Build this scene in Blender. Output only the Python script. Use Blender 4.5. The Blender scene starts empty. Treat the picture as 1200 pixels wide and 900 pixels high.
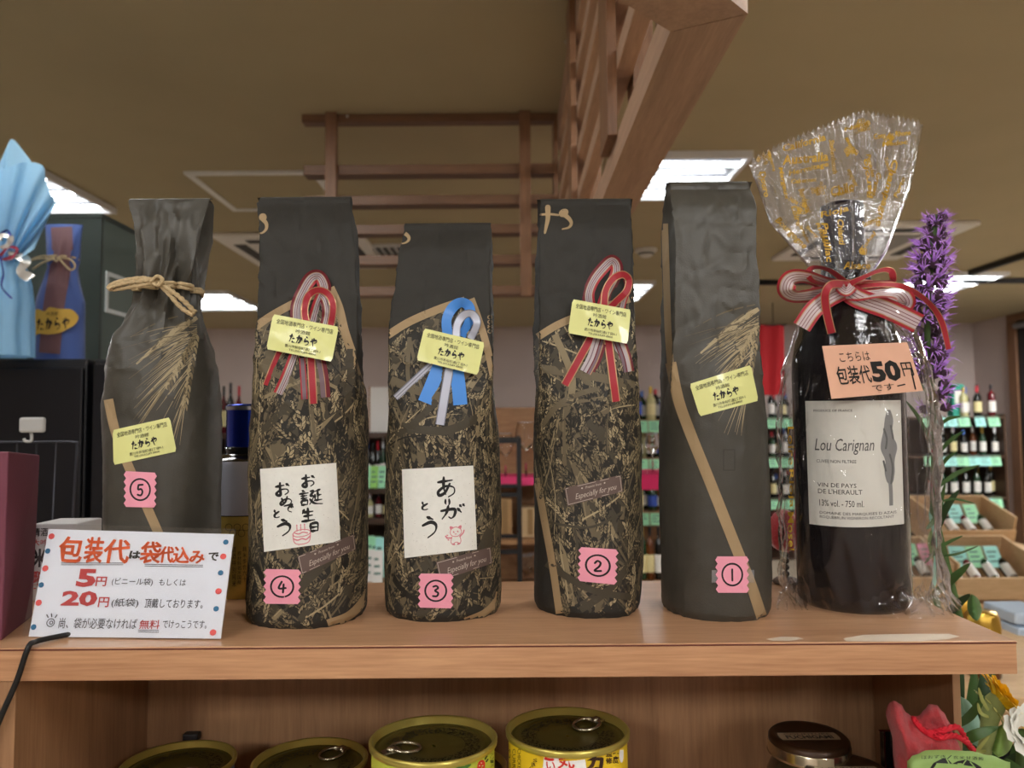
import bpy, math, random
from mathutils import Vector, Matrix, noise
from mathutils.bvhtree import BVHTree
from mathutils.geometry import tessellate_polygon

# ---------------------------------------------------------------- camera, light, exposure
SC = bpy.context.scene
F = 870.0
CAM = Vector((0, 0, 1.30))
PITCH = math.atan(45 / F)
ROLL = math.radians(-0.42)
RM = Matrix.Rotation(math.pi / 2 + PITCH, 3, 'X') @ Matrix.Rotation(ROLL, 3, 'Z')
cd = bpy.data.cameras.new('camera')
cam = bpy.data.objects.new('camera', cd)
SC.collection.objects.link(cam)
cam.matrix_world = Matrix.Translation(CAM) @ RM.to_4x4()
cd.sensor_width = 36.0
cd.lens = F / 1200 * 36.0
cd.clip_start = 0.02
cd.dof.use_dof = True
cd.dof.focus_distance = 0.49
cd.dof.aperture_fstop = 11.0
SC.camera = cam
W = bpy.data.worlds.new('world')
SC.world = W
W.use_nodes = True
W.node_tree.nodes['Background'].inputs[0].default_value = (0.75, 0.85, 1.0, 1)
W.node_tree.nodes['Background'].inputs[1].default_value = 0.02
SC.view_settings.view_transform = 'Standard'
SC.view_settings.look = 'None'
SC.view_settings.exposure = 0.26
SC.view_settings.gamma = 1.0
SC.view_settings.use_curve_mapping = False
SC.cycles.transparent_max_bounces = 20
SC.cycles.max_bounces = 8
TUBE_IN, TUBE_OUT = 13.0, 24.0     # tubes of the fixtures in view, and of the added unseen ones
H = 1.10             # ceiling above the camera
ZC = 1.30 + H
# fluorescent ceiling fixtures (x0, x1, y0, y1, label)
FIX = [(0.43, 0.99, 2.97, 3.56, 'square louvred ceiling light right beside the wooden beam, nearest on that side'),
       (-2.62, -2.00, 3.08, 3.72, 'square louvred ceiling light at far left above the blue wrapped bottle'),
       (-2.95, -2.33, 6.05, 6.95, 'louvred ceiling light seen between the twine-tied bag and the bag numbered 4'),
       (0.53, 1.13, 5.75, 6.6, 'distant louvred ceiling light seen between the bags numbered 2 and 1'),
       (3.10, 3.73, 5.50, 6.3, 'louvred ceiling light at right behind the purple flower spike'),
       ]
# unseen fixtures added to light the near shop, side bays and background
FIX_OUT = [(-1.35, -0.75, 0.95, 1.55, 'overhead, left of and just behind the shelf'), (0.62, 1.22, 0.95, 1.55, 'overhead, right of and just behind the shelf'),
       (-1.35, -0.75, -0.75, -0.15, 'overhead just left of where the photo was taken'), (0.30, 0.90, -0.95, -0.35, 'overhead just right of where the photo was taken'),
       (2.3, 2.9, 0.2, 0.8, 'over the aisle right of the camera'), (-3.4, -2.8, 0.6, 1.2, 'over the aisle left of the camera'),
       (-1.35, -0.75, -2.6, -2.0, 'over the left front of the shop'), (1.2, 1.8, -2.6, -2.0, 'over the right front of the shop'),
       (3.9, 4.5, 3.6, 4.2, 'out of view right, before the far bottle shelves'), (-4.7, -4.1, 3.9, 4.5, 'out of view left, toward the back wall'), (4.55, 5.15, 5.1, 5.7, 'beside the right wall, before the dark doorway')]

def S(r, g, b):
    f = lambda c: (c / 255 / 12.92) if c <= 10 else ((c / 255 + 0.055) / 1.055) ** 2.4
    return (f(r), f(g), f(b))

def ray(px, py):
    return RM @ Vector(((px - 600) / F, (450 - py) / F, -1))
def P(px, py, Y):
    d = ray(px, py)
    return CAM + d * (Y / d.y)
def PZ(px, py, z):
    d = ray(px, py)
    return CAM + d * ((z - CAM.z) / d.z)
RMI = RM.inverted()
def proj(p):
    d = RMI @ (Vector(p) - CAM)
    return (600 + F * d.x / -d.z, 450 - F * d.y / -d.z)

# ---------------------------------------------------------------- materials
MATS = {}
def mat(name, col, rough=0.5, metal=0.0, spec=0.5, bump=0.0, bscale=200, var=0.0, vscale=30, vstretch=(1, 1, 1), trans=0.0, coat=0.0, sheen=0.0, emis=None, estr=0, sss=0, alpha=1.0, ior=1.45):
    if name in MATS: return MATS[name]
    m = bpy.data.materials.new(name); m.use_nodes = True
    nt = m.node_tree; N = nt.nodes; L = nt.links
    b = N['Principled BSDF']
    b.inputs['Base Color'].default_value = (*col, 1)
    b.inputs['Roughness'].default_value = rough
    b.inputs['Metallic'].default_value = metal
    b.inputs['Specular IOR Level'].default_value = spec
    b.inputs['Transmission Weight'].default_value = trans
    b.inputs['Coat Weight'].default_value = coat
    b.inputs['Sheen Weight'].default_value = sheen
    b.inputs['IOR'].default_value = ior
    b.inputs['Alpha'].default_value = alpha
    if emis:
        b.inputs['Emission Color'].default_value = (*emis, 1); b.inputs['Emission Strength'].default_value = estr
    tc = N.new('ShaderNodeTexCoord'); mp = N.new('ShaderNodeMapping')
    mp.inputs['Scale'].default_value = vstretch
    L.new(tc.outputs['Object'], mp.inputs[0])
    if var > 0:
        n = N.new('ShaderNodeTexNoise'); n.inputs['Scale'].default_value = vscale; n.inputs['Detail'].default_value = 6
        L.new(mp.outputs[0], n.inputs[0])
        r = N.new('ShaderNodeMapRange'); r.inputs['From Min'].default_value = 0.3; r.inputs['From Max'].default_value = 0.7
        r.inputs['To Min'].default_value = 1 - var; r.inputs['To Max'].default_value = 1 + var
        L.new(n.outputs[0], r.inputs[0])
        mx = N.new('ShaderNodeVectorMath'); mx.operation = 'SCALE'; mx.inputs[0].default_value = col
        L.new(r.outputs[0], mx.inputs['Scale']); L.new(mx.outputs[0], b.inputs['Base Color'])
    if bump > 0:
        n2 = N.new('ShaderNodeTexNoise'); n2.inputs['Scale'].default_value = bscale; n2.inputs['Detail'].default_value = 4
        L.new(mp.outputs[0], n2.inputs[0])
        bp = N.new('ShaderNodeBump'); bp.inputs['Strength'].default_value = bump; bp.inputs['Distance'].default_value = 0.001
        L.new(n2.outputs[0], bp.inputs['Height']); L.new(bp.outputs[0], b.inputs['Normal'])
    MATS[name] = m
    return m

def wood(name, c1, c2, stretch, scale=1.0, rough=0.45, fine=0.35, spec=0.4):
    m = bpy.data.materials.new(name); m.use_nodes = True
    nt = m.node_tree; N = nt.nodes; L = nt.links; b = N['Principled BSDF']
    b.inputs['Roughness'].default_value = rough
    b.inputs['Specular IOR Level'].default_value = spec
    tc = N.new('ShaderNodeTexCoord'); mp = N.new('ShaderNodeMapping'); mp.inputs['Scale'].default_value = [s * scale for s in stretch]
    L.new(tc.outputs['Object'], mp.inputs[0])
    n1 = N.new('ShaderNodeTexNoise'); n1.inputs['Scale'].default_value = 14; n1.inputs['Detail'].default_value = 8; n1.inputs['Roughness'].default_value = 0.62; n1.inputs['Distortion'].default_value = 0.4
    n2 = N.new('ShaderNodeTexNoise'); n2.inputs['Scale'].default_value = 90; n2.inputs['Detail'].default_value = 3
    L.new(mp.outputs[0], n1.inputs[0]); L.new(mp.outputs[0], n2.inputs[0])
    mx = N.new('ShaderNodeMix'); mx.inputs[0].default_value = fine
    L.new(n1.outputs[0], mx.inputs[2]); L.new(n2.outputs[0], mx.inputs[3])
    cr = N.new('ShaderNodeValToRGB'); cr.color_ramp.elements[0].position = 0.34; cr.color_ramp.elements[1].position = 0.66
    cr.color_ramp.elements[0].color = (*c1, 1); cr.color_ramp.elements[1].color = (*c2, 1)
    L.new(mx.outputs[0], cr.inputs[0]); L.new(cr.outputs[0], b.inputs['Base Color'])
    bp = N.new('ShaderNodeBump'); bp.inputs['Strength'].default_value = 0.12; bp.inputs['Distance'].default_value = 0.0006
    L.new(mx.outputs[0], bp.inputs['Height']); L.new(bp.outputs[0], b.inputs['Normal'])
    MATS[name] = m
    return m

def film(name, tint=(1, 1, 1), haze=0.06, edge=0.55, hazecol=(0.8, 0.8, 0.82), rough=0.08, pw=2.2, bump=0.0, bscale=120):
    m = bpy.data.materials.new(name); m.use_nodes = True
    nt = m.node_tree; N = nt.nodes; L = nt.links
    for n in list(N): N.remove(n)
    o = N.new('ShaderNodeOutputMaterial')
    tr = N.new('ShaderNodeBsdfTransparent'); tr.inputs[0].default_value = (*tint, 1)
    gl = N.new('ShaderNodeBsdfGlossy'); gl.inputs['Roughness'].default_value = rough
    di = N.new('ShaderNodeBsdfDiffuse'); di.inputs[0].default_value = (*hazecol, 1)
    tl = N.new('ShaderNodeBsdfTranslucent'); tl.inputs[0].default_value = (*hazecol, 1)
    md = N.new('ShaderNodeMixShader'); md.inputs[0].default_value = 0.5
    L.new(di.outputs[0], md.inputs[1]); L.new(tl.outputs[0], md.inputs[2])
    m1 = N.new('ShaderNodeMixShader'); m1.inputs[0].default_value = haze
    L.new(tr.outputs[0], m1.inputs[1]); L.new(md.outputs[0], m1.inputs[2])
    lw = N.new('ShaderNodeLayerWeight'); lw.inputs[0].default_value = 0.5
    p = N.new('ShaderNodeMath'); p.operation = 'POWER'; p.inputs[1].default_value = pw
    L.new(lw.outputs['Facing'], p.inputs[0])
    s = N.new('ShaderNodeMath'); s.operation = 'MULTIPLY_ADD'; s.inputs[1].default_value = edge; s.inputs[2].default_value = 0.035
    L.new(p.outputs[0], s.inputs[0])
    m2 = N.new('ShaderNodeMixShader'); L.new(s.outputs[0], m2.inputs[0]); L.new(m1.outputs[0], m2.inputs[1]); L.new(gl.outputs[0], m2.inputs[2])
    if bump:
        tc = N.new('ShaderNodeTexCoord'); n2 = N.new('ShaderNodeTexNoise'); n2.inputs['Scale'].default_value = bscale; n2.inputs['Detail'].default_value = 3
        n2.inputs['Distortion'].default_value = 1.5
        L.new(tc.outputs['Object'], n2.inputs[0])
        bp = N.new('ShaderNodeBump'); bp.inputs['Strength'].default_value = bump; bp.inputs['Distance'].default_value = 0.002
        L.new(n2.outputs[0], bp.inputs['Height'])
        for q in (gl, di): L.new(bp.outputs[0], q.inputs['Normal'])
        L.new(bp.outputs[0], lw.inputs['Normal'])
    L.new(m2.outputs[0], o.inputs[0])
    MATS[name] = m
    return m

# ---------------------------------------------------------------- object helpers
def wloc(o):
    v = Vector((0, 0, 0))
    while o is not None:
        v += o.location; o = o.parent
    return v
def thing(name, loc, label=None, cat=None, group=None):
    o = bpy.data.objects.new(name, None); SC.collection.objects.link(o); o.location = loc
    o.empty_display_size = 0.02
    return tag(o, label, cat, group)
def tag(o, label=None, cat=None, group=None, kind=None):
    if label: o['label'] = label
    if cat: o['category'] = cat
    if group: o['group'] = group
    if kind: o['kind'] = kind
    return o
def copy_tree(o, parent=None):
    c = o.copy(); SC.collection.objects.link(c); c.parent = parent
    for ch in list(o.children): copy_tree(ch, c)
    return c

class MB:
    def __init__(s): s.v = []; s.f = []; s.m = []; s.sm = []
    def add(s, vs, fs, mi=0, smooth=False):
        b = len(s.v); s.v += [Vector(v) for v in vs]
        for f in fs:
            s.f.append([i + b for i in f]); s.m.append(mi); s.sm.append(smooth)
    def box(s, x0, x1, y0, y1, z0, z1, mi=0, bev=0.0):
        if bev <= 0:
            vs = [(x, y, z) for x in (x0, x1) for y in (y0, y1) for z in (z0, z1)]
            s.add(vs, [(0, 1, 3, 2), (4, 6, 7, 5), (0, 4, 5, 1), (2, 3, 7, 6), (0, 2, 6, 4), (1, 5, 7, 3)], mi); return
        import bmesh
        bm = bmesh.new(); bmesh.ops.create_cube(bm, size=1)
        for v in bm.verts: v.co = Vector(((x0 + x1) / 2 + v.co.x * (x1 - x0), (y0 + y1) / 2 + v.co.y * (y1 - y0), (z0 + z1) / 2 + v.co.z * (z1 - z0)))
        bmesh.ops.bevel(bm, geom=list(bm.edges), offset=bev, segments=2, affect='EDGES', profile=0.5)
        bm.verts.index_update()
        s.add([v.co.copy() for v in bm.verts], [[v.index for v in f.verts] for f in bm.faces], mi); bm.free()
    def hexa(s, b4, t4, mi=0):
        s.add(list(b4) + list(t4), [(3, 2, 1, 0), (4, 5, 6, 7), (0, 1, 5, 4), (1, 2, 6, 5), (2, 3, 7, 6), (3, 0, 4, 7)], mi)
    def tube(s, pts, r, n=8, mi=0, smooth=True, cap=True):
        pts = [Vector(p) for p in pts]
        rs = r if isinstance(r, (list, tuple)) else [r] * len(pts)
        b = len(s.v); up = Vector((0.12, 0.3, 0.95)).normalized(); u0 = None
        for i, p in enumerate(pts):
            t = (pts[min(i + 1, len(pts) - 1)] - pts[max(i - 1, 0)])
            if t.length < 1e-9: t = Vector((0, 0, 1))
            t.normalize()
            if u0 is None:
                a = up if abs(t.dot(up)) < 0.9 else Vector((1, 0, 0))
                u0 = t.cross(a).normalized()
            else:
                u0 = (u0 - t * u0.dot(t)).normalized()
            w = t.cross(u0)
            for k in range(n):
                an = 2 * math.pi * k / n
                s.v.append(p + (u0 * math.cos(an) + w * math.sin(an)) * rs[i])
        for i in range(len(pts) - 1):
            for k in range(n):
                a = b + i * n + k; c = b + i * n + (k + 1) % n
                s.f.append([a, c, c + n, a + n]); s.m.append(mi); s.sm.append(smooth)
        if cap:
            s.f.append([b + k for k in range(n)][::-1]); s.m.append(mi); s.sm.append(False)
            e = b + (len(pts) - 1) * n
            s.f.append([e + k for k in range(n)]); s.m.append(mi); s.sm.append(False)
    def lathe(s, c, prof, n=32, mi=0, smooth=True, mis=None, sy=1.0, a0=0.0, a1=2 * math.pi, nz=0.0):
        c = Vector(c); b = len(s.v); full = abs(a1 - a0 - 2 * math.pi) < 1e-6
        nn = n if full else n + 1
        for j, (r, z) in enumerate(prof):
            for k in range(nn):
                an = a0 + (a1 - a0) * k / n
                rr = r * (1 + (nz * noise.noise(Vector((math.cos(an) * 2, math.sin(an) * 2, z * 40))) if nz else 0))
                s.v.append(c + Vector((rr * math.cos(an), rr * sy * math.sin(an), z)))
        for j in range(len(prof) - 1):
            for k in range(n if full else n):
                k2 = (k + 1) % n if full else k + 1
                s.f.append([b + j * nn + k, b + j * nn + k2, b + (j + 1) * nn + k2, b + (j + 1) * nn + k])
                s.m.append(mis[j] if mis else mi); s.sm.append(smooth)
    def grid(s, rows, mi=0, smooth=True, closed=False, flip=False):
        b = len(s.v); nr = len(rows); nc = len(rows[0])
        for r in rows: s.v += [Vector(p) for p in r]
        for i in range(nr - 1):
            for k in range(nc if closed else nc - 1):
                k2 = (k + 1) % nc
                q = [b + i * nc + k, b + i * nc + k2, b + (i + 1) * nc + k2, b + (i + 1) * nc + k]
                s.f.append(q[::-1] if flip else q); s.m.append(mi); s.sm.append(smooth)
    def bvh(s): return BVHTree.FromPolygons([tuple(v) for v in s.v], s.f)
    def build(s, name, mats, parent=None, label=None):
        off = wloc(parent) if parent is not None else Vector((0, 0, 0))
        me = bpy.data.meshes.new(name)
        me.from_pydata([tuple(v - off) for v in s.v], [], s.f)
        if not isinstance(mats, (list, tuple)): mats = [mats]
        for m in mats: me.materials.append(m)
        if any(s.m): me.polygons.foreach_set('material_index', s.m)
        me.polygons.foreach_set('use_smooth', s.sm)
        me.update()
        o = bpy.data.objects.new(name, me); SC.collection.objects.link(o)
        if parent is not None: o.parent = parent
        if label: o['label'] = label
        return o

def struct(name, mb, m):
    o = mb.build(name, m); o['kind'] = 'structure'; return o

# ---- laying flat print and paper onto a surface
class PxMap:
    """design coordinates = photograph pixels, laid on a real surface"""
    def __init__(s, bvh, Y=0.5): s.b = bvh; s.Y = Y
    def px(s, u, v): return u, v
    def at(s, u, v, eps=0.0):
        x, y = s.px(u, v); d = ray(x, y).normalized()
        h = s.b.ray_cast(CAM, d)
        if h[0] is None: return None
        return h[0] - d * eps
class QMap(PxMap):
    def __init__(s, bvh, tl, tr, br, bl): s.b = bvh; s.q = (tl, tr, br, bl)
    def px(s, u, v):
        a, b, c, d = s.q
        x = (a[0] * (1 - u) + b[0] * u) * (1 - v) + (d[0] * (1 - u) + c[0] * u) * v
        y = (a[1] * (1 - u) + b[1] * u) * (1 - v) + (d[1] * (1 - u) + c[1] * u) * v
        return x, y
class PlaneMap:
    """u, v across four real corner points"""
    def __init__(s, tl, tr, br, bl):
        s.q = [Vector(p) for p in (tl, tr, br, bl)]
        s.n = (s.q[3] - s.q[0]).cross(s.q[1] - s.q[0]).normalized()
        if s.n.dot(CAM - s.q[0]) < 0: s.n = -s.n
    def at(s, u, v, eps=0.0):
        a, b, c, d = s.q
        return (a * (1 - u) + b * u) * (1 - v) + (d * (1 - u) + c * u) * v + s.n * eps
class SubMap:
    def __init__(s, m, u0, v0, u1, v1): s.m = m; s.r = (u0, v0, u1, v1)
    def at(s, u, v, eps=0.0):
        u0, v0, u1, v1 = s.r
        return s.m.at(u0 + (u1 - u0) * u, v0 + (v1 - v0) * v, eps)
class FMap:
    def __init__(s, f): s.f = f
    def at(s, u, v, eps=0.0): return s.f(u, v, eps)

_tc = {}
def text2d(t, bold=0.0, shear=0.0):
    k = (t, bold, shear)
    if k in _tc: return _tc[k]
    c = bpy.data.curves.new('text', 'FONT'); c.body = t; c.offset = bold; c.shear = shear; c.resolution_u = 2
    o = bpy.data.objects.new('text', c); SC.collection.objects.link(o)
    dg = bpy.context.evaluated_depsgraph_get(); dg.update()
    ev = o.evaluated_get(dg); me = ev.to_mesh()
    vs = [(v.co.x, v.co.y) for v in me.vertices]; fs = [list(p.vertices) for p in me.polygons]
    ev.to_mesh_clear(); bpy.data.objects.remove(o); bpy.data.curves.remove(c)
    x0 = min(v[0] for v in vs); x1 = max(v[0] for v in vs); y0 = min(v[1] for v in vs); y1 = max(v[1] for v in vs)
    r = ([((x - x0) / (x1 - x0), 1 - (y - y0) / (y1 - y0)) for x, y in vs], fs)
    _tc[k] = r
    return r
def put(mb, pts, fs, mp, eps, mi=0):
    q = [mp.at(u, v, eps) for u, v in pts]
    ok = [f for f in fs if all(q[i] is not None for i in f)]
    mb.add([p if p is not None else Vector((0, 0, 0)) for p in q], ok, mi) if ok else None
def text(mb, t, mp, box, eps, mi=0, bold=0.0, shear=0.0, wob=0.0):
    u0, v0, u1, v1 = box
    vs, fs = text2d(t, bold, shear)
    pts = [(u0 + (u1 - u0) * x, v0 + (v1 - v0) * y + wob * math.sin(x * 9)) for x, y in vs]
    put(mb, pts, fs, mp, eps, mi)
def vtext(mb, t, mp, box, eps, mi=0, bold=0.0):
    u0, v0, u1, v1 = box; n = len(t); h = (v1 - v0) / n
    for i, ch in enumerate(t): text(mb, ch, mp, (u0, v0 + h * i + h * .06, u1, v0 + h * (i + 1) - h * .06), eps, mi, bold)
def cr(pts, n=6):
    if len(pts) < 3: n = 3
    out = []
    Q = [pts[0]] + list(pts) + [pts[-1]]
    for i in range(1, len(Q) - 2):
        for k in range(n):
            t = k / n; a, b, c, d = Q[i - 1], Q[i], Q[i + 1], Q[i + 2]
            out.append(tuple(0.5 * ((2 * b[j]) + (-a[j] + c[j]) * t + (2 * a[j] - 5 * b[j] + 4 * c[j] - d[j]) * t * t + (-a[j] + 3 * b[j] - 3 * c[j] + d[j]) * t ** 3) for j in range(len(b))))
    out.append(tuple(pts[-1]))
    return out
def stroke(mb, pts, w, mp, eps, mi=0, asp=1.0, n=6, prof=None, caps=True):
    """thick pen line in design space; w half-width (in u), asp = v per u"""
    q = cr(pts, n); m = len(q); L = []; R = []
    for i, p in enumerate(q):
        a = q[max(i - 1, 0)]; b = q[min(i + 1, m - 1)]
        tx, ty = (b[0] - a[0]), (b[1] - a[1]) / asp
        l = math.hypot(tx, ty) or 1
        k = w * (prof(i / (m - 1)) if prof else 1.0)
        nx, ny = -ty / l * k, tx / l * k * asp
        L.append((p[0] + nx, p[1] + ny)); R.append((p[0] - nx, p[1] - ny))
    pp = L + R
    put(mb, pp, [(i, i + 1, m + i + 1, m + i) for i in range(m - 1)], mp, eps, mi)
    if caps:
        for e in (q[0], q[-1]):
            k = w * (prof(0 if e is q[0] else 1) if prof else 1.0)
            disc(mb, e[0], e[1], k, mp, eps, mi, asp, 8)
def wide(mb, pts, w, mp, eps, mi=0, asp=1.0, n=10, cols=6, prof=None):
    """broad printed stripe that follows a curved surface: several columns across"""
    q = cr(pts, n); m = len(q); pp = []
    for i, p in enumerate(q):
        a = q[max(i - 1, 0)]; b = q[min(i + 1, m - 1)]
        tx, ty = (b[0] - a[0]), (b[1] - a[1]) / asp; l = math.hypot(tx, ty) or 1; k = w * (prof(i / (m - 1)) if prof else 1.0)
        for c in range(cols + 1):
            f = c / cols * 2 - 1; pp.append((p[0] - ty / l * k * f, p[1] + tx / l * k * asp * f))
    C = cols + 1
    put(mb, pp, [(i * C + c, i * C + c + 1, (i + 1) * C + c + 1, (i + 1) * C + c) for i in range(m - 1) for c in range(cols)], mp, eps, mi)
def disc(mb, cu, cv, r, mp, eps, mi=0, asp=1.0, n=16, rx=None, ang=0):
    rx = rx or r
    pts = []
    for k in range(n):
        a = 2 * math.pi * k / n; x, y = rx * math.cos(a), r * math.sin(a)
        pts.append((cu + x * math.cos(ang) - y * math.sin(ang), cv + (x * math.sin(ang) + y * math.cos(ang)) * asp))
    put(mb, pts, [list(range(n))], mp, eps, mi)
def ringd(mb, cu, cv, r, w, mp, eps, mi=0, asp=1.0, n=28, sq=1.0):
    pts = []
    for k in range(n):
        a = 2 * math.pi * k / n
        for q in (r - w, r + w): pts.append((cu + q * math.cos(a), cv + q * sq * math.sin(a) * asp))
    put(mb, pts, [(2 * k, 2 * k + 1, (2 * k + 3) % (2 * n), (2 * k + 2) % (2 * n)) for k in range(n)], mp, eps, mi)
def sheet(mb, mp, eps, nu=10, nv=10, thick=0.0002, mi=0, le=None, re=None, smooth=True, te=None):
    def g(e):
        rows = []
        for j in range(nv + 1):
            v = j / nv; a = le(v) if le else 0.0; b = re(v) if re else 1.0
            rows.append([mp.at(a + (b - a) * i / nu, v + (te(a + (b - a) * i / nu) * (1 - v) if te else 0), e) for i in range(nu + 1)])
        return rows
    A = g(eps); B = g(eps - thick)
    if any(p is None for r in A + B for p in r): 
        print('sheet misses surface'); return
    mb.grid(A, mi, smooth, flip=False); mb.grid(B, mi, smooth, flip=True)
    rim = [(0, i) for i in range(nu)] + [(j, nu) for j in range(nv)] + [(nv, i) for i in range(nu, 0, -1)] + [(j, 0) for j in range(nv, 0, -1)]
    mb.add([A[j][i] for j, i in rim] + [B[j][i] for j, i in rim], [(k, (k + 1) % len(rim), len(rim) + (k + 1) % len(rim), len(rim) + k) for k in range(len(rim))], mi)

G = {  # brush strokes of the written characters, on a 0-10 square
 'た': [[(1,3),(5.5,2.6)],[(3.5,.5),(3,4),(1.5,9)],[(5.5,5),(8.5,4.8)],[(5.6,8.2),(6.2,9),(9,9)]],
 'か': [[(1,3.5),(6,3),(6,7),(4.8,9),(3.8,8)],[(3.8,.5),(3,5),(1.3,9)],[(7.3,2.5),(9,5.5)]],
 'が': [[(1,3.5),(6,3),(6,7),(4.8,9),(3.8,8)],[(3.8,.5),(3,5),(1.3,9)],[(7.3,2.8),(8.6,5.5)],[(8.2,.6),(8.7,1.7)],[(9.4,.2),(9.9,1.3)]],
 'ら': [[(4,.5),(6,1.5)],[(3,2.8),(2.6,6),(5.5,5),(8,6),(7.5,8.4),(4.5,9.6)]],
 'や': [[(.8,4.8),(5,3),(8.5,2.6),(9,4.5),(6.5,5.8)],[(4.6,.8),(5.8,2.2)],[(2.5,1.8),(5.2,9.5)]],
 'り': [[(3,1),(2.8,4.5),(3.6,5.5)],[(7,.8),(7.2,5),(4.5,9.5)]],
 'と': [[(3,1),(4,4.5)],[(8,3),(3.5,5.5),(3,8),(5,9.2),(8.2,8.8)]],
 'う': [[(4,.6),(6.5,1.8)],[(1.8,4.2),(5.5,3),(7.8,4.5),(7.2,7.5),(4,9.8)]],
 'ろ': [[(4,.6),(6.5,1.4)],[(0.6,5.4),(4.5,3.2),(8.6,3.6),(9.2,7),(6,9.8),(2.2,9)]],
 'あ': [[(1.5,2.6),(8,2)],[(4.2,.5),(4,5),(4.8,8.4)],[(6.8,3.6),(4.5,7.5),(2,8.6),(1.6,6.8),(5,4.6),(8.5,5.4),(8.6,8),(6,9.6)]],
 'お': [[(1,3),(6,2.4)],[(3.6,.6),(3.5,5),(3.6,8.8),(2,9),(1.2,7.6),(4,5.4),(7.6,5.4),(8.4,7.4),(6.4,9)],[(7.4,1.6),(9,3)]],
 'め': [[(2,2.2),(3.4,7.8)],[(6,1),(4.6,6),(2,8.8),(1,7.2),(3.4,4),(7,3.4),(9,5.8),(8,8.6),(5.8,9.6)]],
 'で': [[(1.2,2.4),(8.4,1.6),(5,4.4),(4.6,7.6),(7.4,9.4)],[(7.2,4),(7.8,5.2)],[(8.4,3.6),(9,4.8)]],
 '生': [[(2.6,1.2),(1.4,3.6)],[(2,3),(8.2,2.8)],[(2.4,5.6),(7.8,5.4)],[(1,9),(9,8.8)],[(5,.5),(5,8.8)]],
 '日': [[(2.5,1.5),(2.5,9)],[(2.5,1.5),(7.5,1.4),(7.5,9)],[(2.5,5.2),(7.4,5)],[(2.5,8.8),(7.5,8.8)]],
 '誕': [[(1.6,.6),(2.6,1.4)],[(.4,2.4),(4,2.2)],[(1,3.8),(3.4,3.7)],[(1,5.2),(3.4,5.1)],[(1,6.6),(1,9.2)],[(1,6.6),(3.4,6.5),(3.4,9)],[(1,9),(3.4,8.9)],
        [(5,1.4),(6.2,1.4),(5,4),(6.2,4.4),(5.4,7),(4.4,9)],[(4.6,6),(6.4,8.6),(9.8,9.4)],[(9,.8),(6.8,1.8)],[(8,1.6),(8,7)],[(8,4),(9.4,3.9)],[(6.8,3.6),(6.8,7)],[(6.6,7),(9.6,6.8)]],
 '1': [[(5,1),(5,9)]], '2': [[(2.6,3),(4.6,1.2),(7,2.6),(6,5.4),(2.6,8.8),(7.6,8.6)]],
 '3': [[(2.8,1.6),(5.4,1),(7,2.6),(4.4,4.6),(7.2,6.4),(6,8.8),(2.6,8.8)]],
 '4': [[(4.6,1),(2.2,6),(8,5.8)],[(6.2,3),(5.8,9.2)]],
 '5': [[(3.4,1.4),(3,4.6),(6,4.4),(7.2,6.6),(5.6,9),(2.6,8.6)],[(3.4,1.4),(7.4,1)]],
}
def brushp(t): return 0.55 + 0.75 * math.sin(min(1, t * 1.25 + 0.12) * math.pi) if t < 0.8 else 0.5 + 0.5 * (1 - t)
def glyph(mb, ch, mp, box, w, eps, mi=0, asp=1.0, prof=brushp):
    u0, v0, u1, v1 = box
    for st in G[ch]:
        stroke(mb, [(u0 + (u1 - u0) * x / 10, v0 + (v1 - v0) * y / 10) for x, y in st], w, mp, eps, mi, asp, prof=prof)
# ---------------------------------------------------------------- shared materials
M_ceil = mat('ceiling_paper', S(182, 168, 135), 0.9, var=0.03, vscale=3)
M_wall = mat('wall_paper', S(196, 182, 178), 0.9, var=0.02, vscale=4)
M_floor = mat('floor_vinyl', S(205, 192, 172), 0.5, var=0.06, vscale=6)
M_wx = wood('beech_along_x', S(166, 118, 84), S(206, 158, 118), (0.35, 4, 7))
M_wtop = wood('beech_top', S(176, 130, 96), S(206, 162, 124), (0.4, 5, 3), rough=0.3)
M_wz = wood('beech_upright', S(138, 102, 72), S(170, 130, 94), (6, 6, 0.35))
M_wy = wood('beam_along_y', S(158, 126, 102), S(188, 152, 124), (5, 0.3, 6))
M_wlx = wood('slat_along_x', S(98, 68, 46), S(126, 90, 62), (0.3, 6, 6))
M_wlz = wood('post_upright', S(112, 78, 52), S(140, 100, 70), (6, 6, 0.3))
M_white = mat('white_enamel', S(225, 225, 225), 0.4)
M_black = mat('black_metal', S(22, 22, 24), 0.4)
M_tube = mat('fluorescent_tube', S(240, 245, 255), 0.4, emis=(0.93, 0.97, 1.0), estr=TUBE_IN)
M_tubeb = mat('unseen_tube_bright', S(240, 245, 255), 0.4, emis=(1.0, 0.995, 0.965), estr=TUBE_OUT)
M_tubef = mat('unseen_tube_far', S(240, 245, 255), 0.4, emis=(1.0, 0.995, 0.965), estr=TUBE_OUT * 4.6)  # raised strength for the added far fixtures, to brighten the background
M_tuber = mat('unseen_tube_rear', S(240, 245, 255), 0.4, emis=(1.0, 0.995, 0.965), estr=TUBE_OUT * 2.6)
M_refl = mat('lamp_reflector', S(58, 60, 66), 0.35)

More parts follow.
